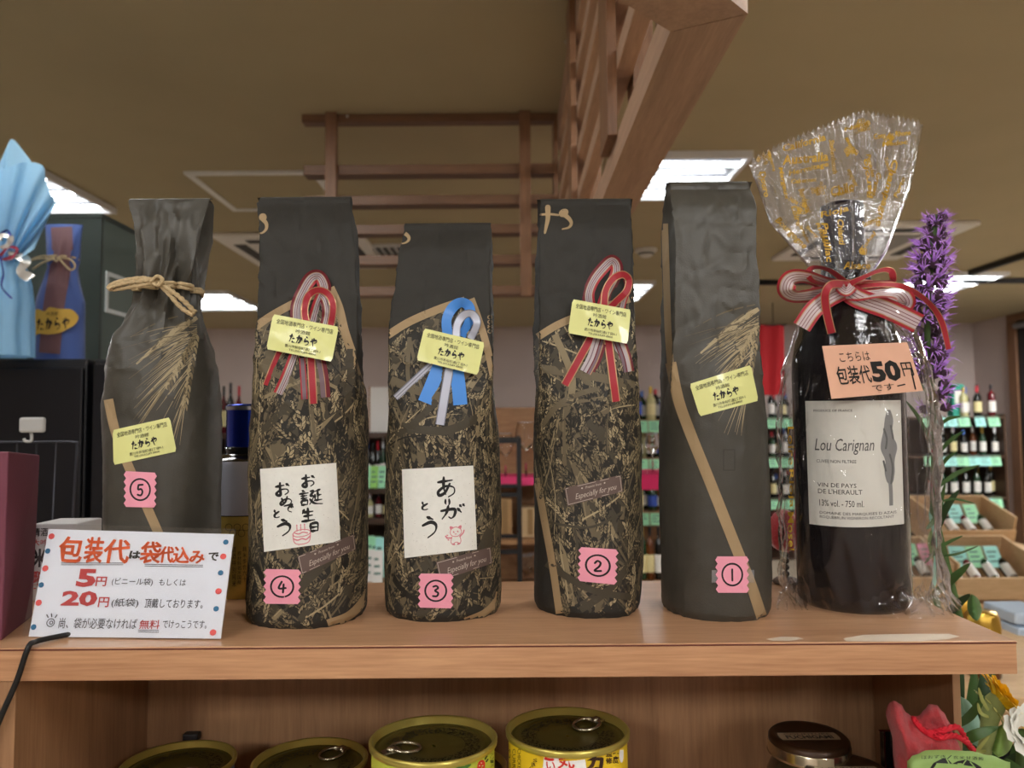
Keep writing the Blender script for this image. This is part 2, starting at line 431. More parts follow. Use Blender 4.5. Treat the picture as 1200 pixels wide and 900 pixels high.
# ---------------------------------------------------------------- room
mb = MB(); mb.box(-6, 5.3, -3.5, 8.6, -0.05, 0); struct('floor', mb, M_floor)
mb = MB(); mb.box(-6, 5.3, -3.5, 8.6, ZC, ZC + 0.06); struct('ceiling', mb, M_ceil)
mb = MB(); mb.box(-6, 5.3, 8.5, 8.6, 0, ZC); struct('wall_back', mb, M_wall)
mb = MB(); mb.box(-6.1, -6, -3.5, 8.6, 0, ZC); struct('wall_left', mb, M_wall)
mb = MB(); mb.box(5.3, 5.4, -3.5, 8.6, 0, ZC); struct('wall_right', mb, M_wall)
mb = MB(); mb.box(-6, 5.3, -3.6, -3.5, 0, ZC); struct('wall_front', mb, M_wall)
# doorway on the right wall
mb = MB()
mb.box(5.26, 5.299, 7.72, 7.86, 0, 2.32, 0, 0.006); mb.box(5.26, 5.299, 5.6, 5.74, 0, 2.32, 0, 0.006); mb.box(5.26, 5.299, 5.6, 7.86, 2.322, 2.398, 0, 0.006)
d = struct('door_1', mb, M_wlz)
mb = MB(); mb.box(5.28, 5.299, 5.741, 7.719, 0, 2.321); mb.build('dark_opening', mat('opening_shade', S(18, 18, 22), 0.15), d, 'black panel standing for the dark door opening')  # black panel in place of the unlit opening, its darkness put into the colour
mb = MB(); mb.tube([(5.22, 5.7, 2.26), (5.22, 7.66, 2.26)], 0.03, 12); mb.build('closer_bar', mat('grey_paint', S(130, 132, 138), 0.4), d, 'grey round bar across the top of the doorway')

# ---------------------------------------------------------------- fluorescent fixtures
for (x0, x1, y0, y1, lab) in FIX + FIX_OUT:
    outv = (x0, x1, y0, y1, lab) in FIX_OUT
    cx, cy = (x0 + x1) / 2, (y0 + y1) / 2
    if outv: lab = 'unseen louvred ceiling light added ' + lab
    t = thing('ceiling_light', (cx, cy, ZC), lab, 'ceiling light', 'louvred ceiling lights')
    mb = MB(); z1 = ZC - 0.0005; z0 = ZC - 0.03
    mb.box(x0, x1, y0, y0 + 0.018, z0, z1); mb.box(x0, x1, y1 - 0.018, y1, z0, z1)
    mb.box(x0, x0 + 0.018, y0 + 0.018, y1 - 0.018, z0, z1); mb.box(x1 - 0.018, x1, y0 + 0.018, y1 - 0.018, z0, z1)
    mb.build('frame', M_white, t)
    mb = MB(); mb.box(x0 + 0.018, x1 - 0.018, y0 + 0.018, y1 - 0.018, ZC - 0.004, z1); mb.build('reflector', M_refl, t)
    nt = 4 if outv else 3
    for k in range(nt):
        yc = y0 + (y1 - y0) * (k + 0.5) / nt
        mb = MB(); mb.tube([(x0 + 0.03, yc, ZC - 0.018), (x1 - 0.03, yc, ZC - 0.024)], 0.019 if outv else 0.0105, 8); mb.build('tube', (M_tubef if y0 > 3 else M_tuber if y0 < -2 else M_tubeb) if outv else M_tube, t)

# ceiling hatch, vents, detector, rails
def hatch(x0, x1, y0, y1, lab, w=0.03):
    mb = MB(); z1 = ZC - 0.0005; z0 = ZC - 0.012
    mb.box(x0, x1, y0, y0 + w, z0, z1); mb.box(x0, x1, y1 - w, y1, z0, z1)
    mb.box(x0, x0 + w, y0 + w, y1 - w, z0, z1); mb.box(x1 - w, x1, y0 + w, y1 - w, z0, z1)
    t = thing('ceiling_hatch', ((x0 + x1) / 2, (y0 + y1) / 2, ZC), lab, 'ceiling hatch')
    mb.build('frame', mat('hatch_trim', S(240, 240, 236), 0.4), t)
    mb = MB(); mb.box(x0 + w, x1 - w, y0 + w, y1 - w, ZC - 0.006, z1); mb.build('panel', M_ceil, t)
hatch(-1.42, -0.84, 3.17, 3.75, 'white framed square ceiling hatch above the bag numbered 4')
def cassette(x0, x1, y0, y1, lab):
    t = thing('air_conditioner', ((x0 + x1) / 2, (y0 + y1) / 2, ZC), lab, 'air conditioner')
    mb = MB(); z1 = ZC - 0.0005; mb.box(x0, x1, y0, y1, ZC - 0.03, z1, 0, 0.01); mb.build('panel', mat('ac_plastic', S(236, 232, 224), 0.4), t)
    mb = MB(); w = (x1 - x0); mb.box(x0 + w * .25, x1 - w * .25, y0 + w * .25, y1 - w * .25, ZC - 0.036, ZC - 0.0305)
    mb.build('grille', mat('grille_grey', S(150, 148, 142), 0.5), t)
    for k in range(4):
        mb = MB(); a = 0.08 * w
        if k == 0: mb.box(x0 + w * .2, x1 - w * .2, y0 + a, y0 + 2 * a, ZC - 0.034, ZC - 0.0302)
        if k == 1: mb.box(x0 + w * .2, x1 - w * .2, y1 - 2 * a, y1 - a, ZC - 0.034, ZC - 0.0302)
        if k == 2: mb.box(x0 + a, x0 + 2 * a, y0 + w * .2, y1 - w * .2, ZC - 0.034, ZC - 0.0302)
        if k == 3: mb.box(x1 - 2 * a, x1 - a, y0 + w * .2, y1 - w * .2, ZC - 0.034, ZC - 0.0302)
        mb.build('air_slot', mat('slot_dark', S(60, 58, 55), 0.6), t)
cassette(-1.72, -0.85, 4.2, 5.1, 'square white ceiling air conditioner behind the bag numbered 4')
cassette(1.75, 2.6, 4.05, 4.95, 'square white ceiling air conditioner seen through the clear gathered film')
t = thing('ceiling_vent', (-0.75, 4.6, ZC), 'small striped ceiling vent seen between wooden lattice bars', 'ceiling vent')
mb = MB(); mb.box(-0.98, -0.66, 4.5, 4.98, ZC - 0.02, ZC - 0.0005); mb.build('frame', M_white, t)
for k in range(7):
    mb = MB(); x = -0.96 + k * 0.043; mb.box(x, x + 0.022, 4.52, 4.96, ZC - 0.028, ZC - 0.0202); mb.build('slat', mat('vent_dark', S(55, 55, 52), 0.5), t)
p = PZ(757, 292, ZC)
t = thing('smoke_detector', p, 'round white smoke detector on the ceiling between bags numbered 2 and 1', 'smoke detector')
mb = MB(); mb.lathe(p, [(0.001, -0.05), (0.03, -0.05), (0.045, -0.035), (0.06, -0.02), (0.07, -0.012), (0.07, -0.0006), (0.001, -0.0006)], 32); mb.build('housing', mat('off_white', S(215, 212, 205), 0.4), t)
mb = MB(); mb.lathe(p, [(0.046, -0.037), (0.05, -0.033), (0.054, -0.029)], 32); mb.build('sensor_ring', M_black, t)
mb = MB(); a = PZ(1135, 321, ZC); b = Vector((3.3, 2.6, ZC)); r = 0.02
mb.box(3.38, 3.42, 3.3, 5.45, ZC - 0.04, ZC - 0.0005, 0, 0.004); o = mb.build('lighting_track', M_black)
tag(o, 'black ceiling lighting track running back toward the right lamp', 'lighting track')
mb = MB(); mb.box(3.55, 4.7, 5.75, 5.79, ZC - 0.04, ZC - 0.0005, 0, 0.004); o = mb.build('lighting_track', M_black)
tag(o, 'short black ceiling lighting track across the upper right, behind the lamp', 'lighting track')
mb = MB(); mb.box(1.75, 2.5, 5.75, 5.79, ZC - 0.04, ZC - 0.0005, 0, 0.004); o = mb.build('lighting_track', M_black)
tag(o, 'black ceiling lighting track seen left of the red ribbon bow', 'lighting track')

# ---------------------------------------------------------------- hanging wooden screen with a corner beam
SL = [(0.882, 0.918), (0.772, 0.807), (0.668, 0.702), (0.558, 0.592), (0.448, 0.482)]
t = thing('hanging_lattice', (0.1, 2.6, ZC), 'reddish brown wooden lattice and boxed beam hanging from the ceiling', 'lattice')
zz = 1.30
mb = MB(); mb.box(-0.74, 0.157, 2.585, 2.63, ZC - 0.03, ZC - 0.0005, 0, 0.002); mb.build('top_rail', M_wlx, t)
for (a, b) in SL:
    mb = MB(); mb.box(-0.735, 0.157, 2.59, 2.65, zz + a, zz + b, 0, 0.002); mb.build('slat', M_wlx, t)
for xc in (-0.632, 0.052):
    mb = MB(); mb.box(xc - 0.02, xc + 0.02, 2.565, 2.589, zz + 0.44, ZC - 0.0005, 0, 0.002); mb.build('post', M_wlz, t)
# screen A going back
mb = MB(); mb.box(0.1698, 0.198, 0.80, 2.69, zz + 1.0, ZC - 0.0005, 0, 0.002); mb.build('top_board', M_wy, t)
for (a, b) in SL[:-1]:
    mb = MB(); mb.box(0.170, 0.198, 0.83, 2.69, zz + a, zz + b, 0, 0.002); mb.build('slat', M_wy, t)
for yc in (1.20, 1.9, 2.64):
    mb = MB(); mb.box(0.154, 0.1695, yc - 0.05, yc + 0.05, zz + 0.452, ZC - 0.0005, 0, 0.001); mb.build('post', M_wlz, t)
    mb = MB(); mb.box(0.199, 0.232, yc - 0.03, yc + 0.03, zz + 0.46, ZC - 0.0005, 0, 0.001); mb.build('post', M_wlz, t)
hb = zz + 0.41
def beam(p0, p1, q1, q0, z0, z1, nm, m):
    mb = MB(); mb.hexa([(p0[0], p0[1], z0), (q0[0], q0[1], z0), (q1[0], q1[1], z0), (p1[0], p1[1], z0)],
                       [(p0[0], p0[1], z1), (q0[0], q0[1], z1), (q1[0], q1[1], z1), (p1[0], p1[1], z1)]); return mb.build(nm, m, t)
ia = PZ(785, 38, hb); oa = PZ(876, 17, hb)
beam((ia.x, ia.y), (ia.x, 2.70), (oa.x, 2.70), (oa.x, oa.y), hb, hb + 0.045, 'bottom_beam', M_wy)
d45 = Vector((-0.72, -0.69))
e = 0.5
beam((ia.x + d45.x * e, ia.y + d45.y * e), (ia.x, ia.y - 0.0012), (oa.x, oa.y - 0.0012), (oa.x + d45.x * e + 0.02, oa.y + d45.y * e), hb + 0.0003, hb + 0.0455, 'bottom_beam', wood('beam_diagonal', S(158, 126, 102), S(188, 152, 124), (3, 3, 6)))
for (a, b) in SL[:-1] + [(1.0, 1.099)]:
    beam((ia.x + d45.x * e + 0.01, ia.y + d45.y * e), (ia.x + 0.01, ia.y + 0.035), (ia.x + 0.035, ia.y + 0.03), (ia.x + d45.x * e + 0.035, ia.y + d45.y * e), zz + a, zz + b, 'slat', M_wy)
mb = MB(); mb.box(ia.x - 0.0, ia.x + 0.035, ia.y + 0.04, ia.y + 0.075, hb + 0.047, ZC - 0.0005); mb.build('corner_post', M_wlz, t)
for pxs, pys, Ys in ((668, 73, None), (407, 136, None)):
    mb = MB()
    if pxs == 668: c = Vector((0.157, 2.0, zz + 1.05)); mb.lathe(c, [(0.001, -.006), (.006, 0), (.001, .006)], 10)
    else: c = P(407, 136, 2.583); mb.lathe(c, [(0.001, -.006), (.006, 0), (.001, .006)], 10)
    mb.build('screw_head', mat('screw_metal', S(190, 185, 175), 0.3, 0.9), t)

# ---------------------------------------------------------------- display shelf
YF = PZ(600, 755.2, 1.30 - 0.1315).y
Z0 = 1.30 - 0.1315
XR = PZ(1195, 752.5, Z0).x
YB = PZ(660, 681, Z0).y
print('shelf', YF, YB, XR)
XL = -0.75
top_ = thing('display_counter', (0, YF, Z0), 'beech veneer counter board on which all the wrapped bottles stand', 'counter')
shelf = thing('display_shelf', (0, YB, 0), 'beech veneer open shelf unit below the top board, holding the cans', 'shelf')
mb = MB(); mb.box(XL, XR, YF, YB, Z0 - 0.0195, Z0, 0, 0.0006)
o = mb.build('board', [M_wtop, M_wx], top_)
for pl in o.data.polygons:
    if abs(pl.normal.z) < 0.5: pl.material_index = 1
YK = YB - 0.012
mb = MB(); mb.box(-0.2952, XR - 0.006, YK, YK + 0.008, 0.1, Z0 - 0.0197); mb.build('back_panel', M_wz, shelf)
mb = MB(); mb.box(XR - 0.0092, XR - 0.004, 0.499, YK - 0.0002, 0.1, Z0 - 0.0197, 0, 0.0004); mb.build('side_panel', M_wz, shelf)
mb = MB(); mb.box(-0.315, -0.2955, YF + 0.001, YB, 0.1, Z0 - 0.0197, 0, 0.0004); mb.build('side_panel', wood('divider_beech', S(140, 102, 72), S(172, 130, 94), (6, 6, 0.35)), shelf)
ZL = 1.30 - 0.275
TILT = math.radians(2.4)
def ZS(y): return ZL - (y - 0.46) * math.tan(TILT)
ya_, yb_ = YF + 0.004, YK - 0.0004; xa_, xb_ = -0.2950, XR - 0.0094
mb = MB(); mb.hexa([(xa_, ya_, ZS(ya_) - .018), (xb_, ya_, ZS(ya_) - .018), (xb_, yb_, ZS(yb_) - .018), (xa_, yb_, ZS(yb_) - .018)], [(xa_, ya_, ZS(ya_)), (xb_, ya_, ZS(ya_)), (xb_, yb_, ZS(yb_)), (xa_, yb_, ZS(yb_))]); mb.build('lower_board', M_wtop, shelf)
mb = MB(); mb.box(XL, -0.3152, YF + 0.02, YB - 0.01, Z0 - 0.045, Z0 - 0.027); mb.build('lower_board', M_wtop, shelf)
mb = MB(); mb.box(-0.314, XR - 0.004, YF + 0.03, YB, 0.0, 0.0995); mb.build('plinth', M_wz, shelf)
# edge banding line along the top front edge and peeled patches of the board surface
mb = MB(); mb.box(XL, XR, YF - 0.0003, YF + 0.0001, Z0 - 0.0016, Z0 - 0.0008); mb.build('edge_banding', mat('banding_red', S(96, 44, 34), 0.5), top_, 'dark red edge banding line')
mb = MB()
def topdecal(pts, z):
    q = [PZ(x, y, Z0) for x, y in pts]; mb.add([(a.x, a.y, Z0 + z) for a in q], [list(range(len(q)))])
topdecal([(988,748.5),(1012,744),(1060,743),(1112,743),(1125,746),(1112,749),(1080,751.3),(1030,751.6),(992,751.5)], 0.00008)
topdecal([(897,749),(915,746.5),(935,746.8),(942,749),(925,751),(905,751)], 0.00008)
mb.build('torn_patch', mat('torn_paper', S(222, 206, 186), 0.8), top_, 'pale torn patch on the board edge')

# ---------------------------------------------------------------- paper bags
random.seed(4)
M_paper = mat('kraft_black_print', S(47, 45, 41), 0.6, spec=0.28, bump=0.15, bscale=900, var=0.12, vscale=25)
M_paper_lt = mat('kraft_grey_print', S(66, 63, 56), 0.46, spec=0.5, bump=0.15, bscale=900, var=0.16, vscale=22)
M_tan = mat('kraft_tan', S(158, 134, 100), 0.7, var=0.06, vscale=40)
PRINT = [mat('print_dark', S(30, 27, 21), 0.6), mat('print_shadow', S(66, 59, 46), 0.6), mat('print_olive', S(100, 89, 68), 0.6),
         mat('print_tan', S(132, 118, 90), 0.6), mat('print_light', S(165, 149, 116), 0.6), mat('print_band', S(158, 134, 100), 0.65)]
M_ink = mat('black_ink', S(16, 15, 15), 0.5)
M_yel = mat('cream_yellow_label', S(224, 225, 150), 0.35, coat=0.2)
M_pink = mat('pink_card', S(238, 158, 178), 0.7)
M_card = mat('speckled_white_card', S(226, 226, 220), 0.8, var=0.03, vscale=300)
M_speck = mat('card_fleck', S(150, 140, 125), 0.8)
M_pinkink = mat('pink_ink', S(214, 130, 142), 0.7)
M_stamp = mat('purple_brown_label', S(98, 80, 74), 0.6)
M_stampl = mat('pale_print', S(190, 176, 165), 0.6)
M_red = mat('ribbon_red', S(160, 18, 38), 0.45, sheen=0.3, bump=0.2, bscale=1500)
M_dred = mat('ribbon_deep_red', S(104, 14, 30), 0.45)
M_sheer = mat('ribbon_sheer', S(196, 184, 188), 0.5, alpha=0.8)
M_sheerd = mat('ribbon_sheer_dark', S(122, 100, 110), 0.5, alpha=0.9)
M_gold = mat('gold_thread', S(176, 140, 104), 0.35, 0.5)
M_blue = mat('ribbon_blue', S(70, 140, 222), 0.35, sheen=0.3)
M_silver = mat('ribbon_silver', S(186, 190, 205), 0.35, 0.2)
M_silver2 = mat('ribbon_silver_dark', S(120, 124, 140), 0.4, 0.2)
NC = 112
def lerp(a, b, t): return a + (b - a) * t
def bag_section(fx, bx, yf, yb, gus, cx, cy, rx, ry, w):
    """closed section, front centre first, going right; flat gusseted sheet blended with a round"""
    pts = []
    q = NC // 4
    for k in range(NC):
        f = k / NC
        an = 2 * math.pi * f
        ex = 0.92
        c_, s_ = math.cos(an), math.sin(an)
        rp = Vector((cx + rx * math.copysign(abs(s_) ** ex, s_), cy - ry * math.copysign(abs(c_) ** ex, c_)))
        mid = (fx[0] + fx[1]) / 2
        # flat: front half-panel 0..1/6, gusset 1/6..1/3, back 1/3..2/3, gusset, front
        ym = (yf + yb) / 2
        def seg(P0, P1, t): return Vector((lerp(P0[0], P1[0], t), lerp(P0[1], P1[1], t)))
        FR, FL, BR, BL = (fx[1], yf), (fx[0], yf), (bx[1], yb), (bx[0], yb)
        GR = (min(fx[1], bx[1]) - gus, ym); GL = (max(fx[0], bx[0]) + gus, ym)
        if f < 1/6: fp = seg((mid, yf), FR, f * 6)
        elif f < 1/4: fp = seg(FR, GR, (f - 1/6) * 12)
        elif f < 1/3: fp = seg(GR, BR, (f - 1/4) * 12)
        elif f < 2/3: fp = seg(BR, BL, (f - 1/3) * 3)
        elif f < 3/4: fp = seg(BL, GL, (f - 2/3) * 12)
        elif f < 5/6: fp = seg(GL, FL, (f - 3/4) * 12)
        else: fp = seg(FL, (mid, yf), (f - 5/6) * 6)
        pts.append(fp.lerp(rp, w))
    return pts
class Bag: pass
def make_bag(name, rows, botx, boty, label, creases=(), ry=0.0385, paper=None, seed=0, pleat=None, fold=0.006, rough_amp=0.0016, group='wrapped gift bottles in a row'):
    b = Bag()
    yfr = PZ(botx, boty, Z0).y; Yc = yfr + ry; b.Yc = Yc
    rows = sorted(rows); n = 150
    py0, py1 = rows[0][0], boty
    def val(py):
        for i in range(len(rows) - 1):
            if py <= rows[i + 1][0] or i == len(rows) - 2:
                t = (py - rows[i][0]) / (rows[i + 1][0] - rows[i][0]); t = max(0, min(1, t))
                return [lerp(rows[i][k], rows[i + 1][k], t) for k in range(1, len(rows[i]))]
    lv = []
    for j in range(n + 1):
        py = py0 + (py1 - py0) * j / n
        acc = [0] * 7; c = 0
        for dd in (-7, -3.5, 0, 3.5, 7):
            v = val(max(py0, min(py1, py + dd * (0 if j < 3 else 1)))); acc = [a + x for a, x in zip(acc, v)]; c += 1
        lv.append((py, [a / c for a in acc]))
    sect = []
    for j, (py, (fl, fr, bl, br, w, dep, gus)) in enumerate(lv):
        xl, xr = min(fl, bl), max(fr, br)
        yf = Yc - dep / 2; yb = Yc + dep / 2
        yfront = lerp(yf, Yc - ry, w)
        z = P((fl + fr) / 2, py, yfront).z
        fx = (P(fl, py, yf).x, P(fr, py, yf).x); bx = (P(bl, py, yb).x, P(br, py, yb).x)
        x0, x1 = P(xl, py, Yc).x, P(xr, py, Yc).x
        t0, t1 = math.atan2(x0, Yc), math.atan2(x1, Yc)
        th, al = (t0 + t1) / 2, (t1 - t0) / 2
        R = Yc / math.cos(th) * math.sin(al); cxr = Yc * math.tan(th)
        sect.append((z, bag_section(fx, bx, yf, yb, gus, cxr, Yc, R, min(ry, R * 1.05), w), w, cxr))
    z_last = sect[-1][0]
    cxb = sect[-1][3]
    rowsv = []
    # rounded fold over the top
    top = sect[0]
    ytop = sum(p.y for p in top[1]) / NC
    for a in (0.05, 0.35, 0.62, 0.82, 0.95):
        h = fold * math.sqrt(1 - (1 - a) ** 2) if False else fold * (1 - a ** 2) ** 0.5
        rowsv.append([Vector((p.x, lerp(ytop, p.y, a), top[0] + h - fold * 0.0)) for p in top[1]])
    for (z, pts, w, cxx) in sect:
        zz_ = Z0 + (z - z_last) * (sect[0][0] - Z0) / (sect[0][0] - z_last)
        rowsv.append([Vector((p.x, p.y, zz_)) for p in pts])
    nr = len(rowsv)
    out = []
    for j, r in enumerate(rowsv):
        zt = r[0].z - Z0
        k2 = max(0, min(1, zt / 0.004))
        c = Vector((sum(p.x for p in r) / NC, sum(p.y for p in r) / NC, 0))
        ro = []
        for k, p in enumerate(r):
            d = Vector((p.x - c.x, p.y - c.y, 0)); dl = d.length or 1; dn = d / dl
            q = Vector((p.x * 34 + seed * 7.3, p.y * 34, p.z * 17))
            a = rough_amp * (noise.noise(q) * 1.3)
            qr = Vector((p.x * 70 + seed * 3.1, p.y * 60, p.z * 45 + 5)); rid = 1 - abs(noise.noise(qr)) * 2.0
            a += rough_amp * .22 * noise.noise(Vector((p.x * 160, p.y * 160, p.z * 110 + seed)))
            up = min(1, max(0.25, (p.z - Z0 - 0.08) / 0.1))
            a += rough_amp * 0.7 * max(0, rid) ** 4 * up
            rid2 = 1 - abs(noise.noise(Vector((p.x * 38 + p.z * 20, p.y * 30 + seed, p.z * 30 - p.x * 16)))) * 5
            a -= rough_amp * 0.5 * max(0, rid2) ** 2 * up
            if p.y < Yc + 0.01 and creases:
                x_, y_ = proj(p)
                for (ax, ay, bx_, by_, amp, wd) in creases:
                    vx, vy = bx_ - ax, by_ - ay; L2 = vx * vx + vy * vy
                    tt = max(0, min(1, ((x_ - ax) * vx + (y_ - ay) * vy) / L2))
                    dd = math.hypot(x_ - ax - vx * tt, y_ - ay - vy * tt)
                    if dd < wd * 3: a += amp * math.exp(-(dd / wd) ** 2) * (1 - abs(tt - .5) * 0.8)
            if pleat: a += pleat(k / NC, proj(p)[1])
            if k2 < 1:
                a -= (1 - k2) * (0.0022 + 0.0016 * noise.noise(Vector((k * 0.35, seed, 1.7))))
            if j < 5: a *= 0.3
            ro.append(p + dn * a)
        out.append(ro)
    mb = MB()
    mb.grid(out[::1], 0, True, closed=True, flip=True)
    mb.add(out[-1], [list(range(NC))]); mb.add(out[0], [list(range(NC))[::-1]])
    b.rows = out; b.mb = mb; b.bvh = mb.bvh()
    b.root = thing('wrapped_bottle', (cxb, Yc, Z0), label, 'wrapped bottle', group)
    b.paper = mb.build('paper_bag', paper or M_paper, b.root)
    b.paper.data.set_sharp_from_angle(angle=math.radians(24))
    b.px = PxMap(b.bvh)
    def surf(s, z, eps):
        # s in turns from front centre (right positive), z world
        zs = [r[0].z for r in out]
        j = 5
        lo, hi = 5, len(out) - 1
        while hi - lo > 1:
            m_ = (lo + hi) // 2
            if zs[m_] > z: lo = m_
            else: hi = m_
        tz = (zs[lo] - z) / max(1e-9, zs[lo] - zs[hi]); tz = max(0, min(1, tz))
        f = (s % 1.0) * NC; k = int(f) % NC; tk = f - int(f); k2_ = (k + 1) % NC
        a = out[lo][k].lerp(out[lo][k2_], tk); b2 = out[hi][k].lerp(out[hi][k2_], tk)
        p = a.lerp(b2, tz)
        e1 = out[lo][k2_] - out[lo][k]; e2 = out[lo][k] - out[hi][k]
        nn = e1.cross(e2)
        if nn.length < 1e-12: nn = Vector((0, -1, 0))
        nn.normalize()
        return p + nn * eps
    b.surf = surf
    return b

def shop_label(b, quad, eps=0.0006, on=None):
    root = b.root
    mp = QMap(b.bvh, *quad) if on is None else on
    mb = MB()
    rr = 0.035
    sheet(mb, mp, eps, 14, 10, 0.00015, le=lambda v: 0.02 if v in (0, 1) else 0, re=lambda v: .98 if v in (0, 1) else 1)
    o = mb.build('shop_label', M_yel, root, 'pale yellow shop sticker with black print')
    mb = MB(); e = eps + 0.0003
    text(mb, '全国地酒専門店・ワイン専門店', mp, (.07, .10, .93, .24), e)
    text(mb, '吟酒館', mp, (.38, .29, .60, .40), e)
    x = .30
    for ch in 'たからや'.replace('か', 'が' if False else 'か'):
        glyph(mb, ch, mp, (x, .44, x + .105, .69), .011, e, asp=2.0); x += .107
    text(mb, '豊川市新桜町通2丁目9-1', mp, (.26, .75, .80, .84), e)
    text(mb, 'TEL(0533)89-8800', mp, (.33, .865, .74, .94), e)
    mb.build('lettering', M_ink, o)
def number_tag(b, quad, n, eps=0.0004):
    mp = QMap(b.bvh, *quad)
    mb = MB()
    zig = lambda v: 0.07 * abs(((v * 5) % 1) * 2 - 1)
    sheet(mb, mp, eps, 6, 20, 0.0003, le=lambda v: zig(v), re=lambda v: 1 - zig(v), smooth=False)
    o = mb.build('number_tag', M_pink, b.root, 'pink paper number tag reading %s with zigzag sides' % n)
    mb = MB(); e = eps + 0.00012
    ringd(mb, .5, .5, .30, .026, mp, e, sq=1.0, asp=1.0)
    glyph(mb, n, mp, (.34, .32, .66, .70), .028, e, prof=lambda t: 1.0)
    mb.build('numeral', M_ink, o)

def rice_print(b, inside, seed, cover=1.0):
    """printed photograph of rice ears: flat ink shapes lying on the paper, all round the bag"""
    rnd = random.Random(seed)
    mb = MB(); circ = 0.245
    fm = FMap(lambda a, z, e: b.surf(a / circ, Z0 + z, e))
    zmax = 0.235
    cnt = [0]
    def ok(a, z):
        p = b.surf(a / circ, Z0 + z, 0); x, y = proj(p); return inside(x, y, a)
    def eps(): cnt[0] += 1; return 0.00005 + 0.00026 * min(1, cnt[0] / 24000)
    def poly(pts, mi):
        e = eps()
        put(mb, pts, [list(range(len(pts)))], fm, e, mi)
    def blade(a, z, an, L, w, mi, bend=0):
        n = 10; Lf = []; Rt = []
        for i in range(n + 1):
            t = i / n; aa = an + bend * t
            x = a + math.cos(aa) * L * t; y = z + math.sin(aa) * L * t
            k = w * min(1, 4 * (1 - t) + .05)
            if not (0.001 < y < zmax) or not ok(x, y): break
            Lf.append((x - math.sin(aa) * k, y + math.cos(aa) * k)); Rt.append((x + math.sin(aa) * k, y - math.cos(aa) * k))
        m = len(Lf)
        if m < 3: return
        e = eps(); put(mb, Lf + Rt, [(i, i + 1, m + i + 1, m + i) for i in range(m - 1)], fm, e, mi)
        e = eps(); put(mb, [lerpp(p, q, .15) for p, q in zip(Lf, Rt)] + [lerpp(p, q, .3) for p, q in zip(Lf, Rt)], [(i, i + 1, m + i + 1, m + i) for i in range(m - 1)], fm, e, min(4, mi + 1))
    def lerpp(p, q, t): return (lerp(p[0], q[0], t), lerp(p[1], q[1], t))
    def grain(a, z, an, L, w, mi):
        if not (0.0012 < z < zmax) or not ok(a, z): return
        c, s = math.cos(an), math.sin(an)
        def q(u, v): return (a + c * u - s * v, z + s * u + c * v)
        poly([q(-L * .62, 0), q(-L * .2, w * .8), q(L * .35, w * .7), q(L * .75, 0), q(L * .35, -w * .85), q(-L * .2, -w * .9)], 0)
        poly([q(-L * .5, 0), q(-L * .15, w * .55), q(L * .25, w * .5), q(L * .58, 0), q(L * .25, -w * .5), q(-L * .15, -w * .55)], mi)
        poly([q(-L * .3, w * .05), q(0, w * .35), q(L * .35, w * .12), q(0, w * .05)], min(4, mi + 1))
    # background tone blotches
    for i in range(420):
        a = rnd.uniform(-.095, .095); z = rnd.uniform(0, .2)
        blade(a, z, rnd.choice([.6, .9, 2.1, 2.5, 1.4]) + rnd.uniform(-.3, .3), rnd.uniform(.02, .05), rnd.uniform(.003, .006), rnd.choice([1, 1, 1, 2]))
    for i in range(int(360 * cover)):
        a = rnd.uniform(-.10, .10); z = rnd.uniform(-.005, .185)
        # direction field: steep on the left, fanning to the right
        f = (a + .06) / .12
        an = math.pi * .5 + (0.5 - f) * 0.7 + rnd.gauss(0, .35) + (-.7 if noise.noise(Vector((a * 30, z * 30, seed))) > .08 else .25)
        bend = rnd.uniform(-.7, .7); L = rnd.uniform(.02, .045); n = int(L / .00145)
        tone = rnd.choice([2, 3, 3, 4])
        if rnd.random() < .18:
            blade(a, z, an, L * 1.8, rnd.uniform(.0012, .003), rnd.choice([1, 2, 2, 3]), bend * .3); continue
        x, y = a, z
        for k in range(n):
            t = k / n; aa = an + bend * t
            x += math.cos(aa) * .00145; y += math.sin(aa) * .00145
            sd = 1 if k % 2 else -1
            grain(x - math.sin(aa) * .0011 * sd, y + math.cos(aa) * .0011 * sd, aa + sd * .36 + rnd.gauss(0, .12), rnd.uniform(.0042, .0056), rnd.uniform(.0013, .0018), max(1, min(4, tone + rnd.choice([-1, 0, 0, 0]))))
    for i in range(26):
        blade(rnd.uniform(-.09, .09), rnd.uniform(.0, .19), rnd.uniform(0.2, 2.9), rnd.uniform(.03, .07), rnd.uniform(.0003, .0006), rnd.choice([0, 3, 4]), rnd.uniform(-.4, .4))
    return mb, fm, blade, eps

def band(mb, pts, w, mp, eps, mi=5, n=8):
    wide(mb, pts, w, mp, eps, mi, n=n + 4, cols=max(2, int(w)))
def inpoly(x, y, P_):
    c = False; n = len(P_)
    for i in range(n):
        x1, y1 = P_[i]; x2, y2 = P_[(i + 1) % n]
        if (y1 > y) != (y2 > y) and x < (x2 - x1) * (y - y1) / (y2 - y1) + x1: c = not c
    return c
def mini_stamp(b, quad, eps=0.0005):
    mp = QMap(b.bvh, *quad); mb = MB(); sheet(mb, mp, eps, 10, 4, 0.0001)
    o = mb.build('gift_sticker', M_stamp, b.root, 'small brown sticker reading Especially for you')
    mb = MB(); e = eps + .00028
    text(mb, 'Especially for you', mp, (.16, .46, .90, .86), e, shear=.35)
    text(mb, 'Present from', mp, (.36, .17, .64, .31), e, shear=.2)
    for x in (.3, .7): disc(mb, x, .24, .016, mp, e, asp=3, n=6)
    for q in ([(.02, .06), (.98, .06)], [(.98, .06), (.98, .94)], [(.98, .94), (.02, .94)], [(.02, .94), (.02, .06)]):
        stroke(mb, q, .004, mp, e, asp=3.3, n=3, caps=False)
    mb.build('lettering', M_stampl, o)
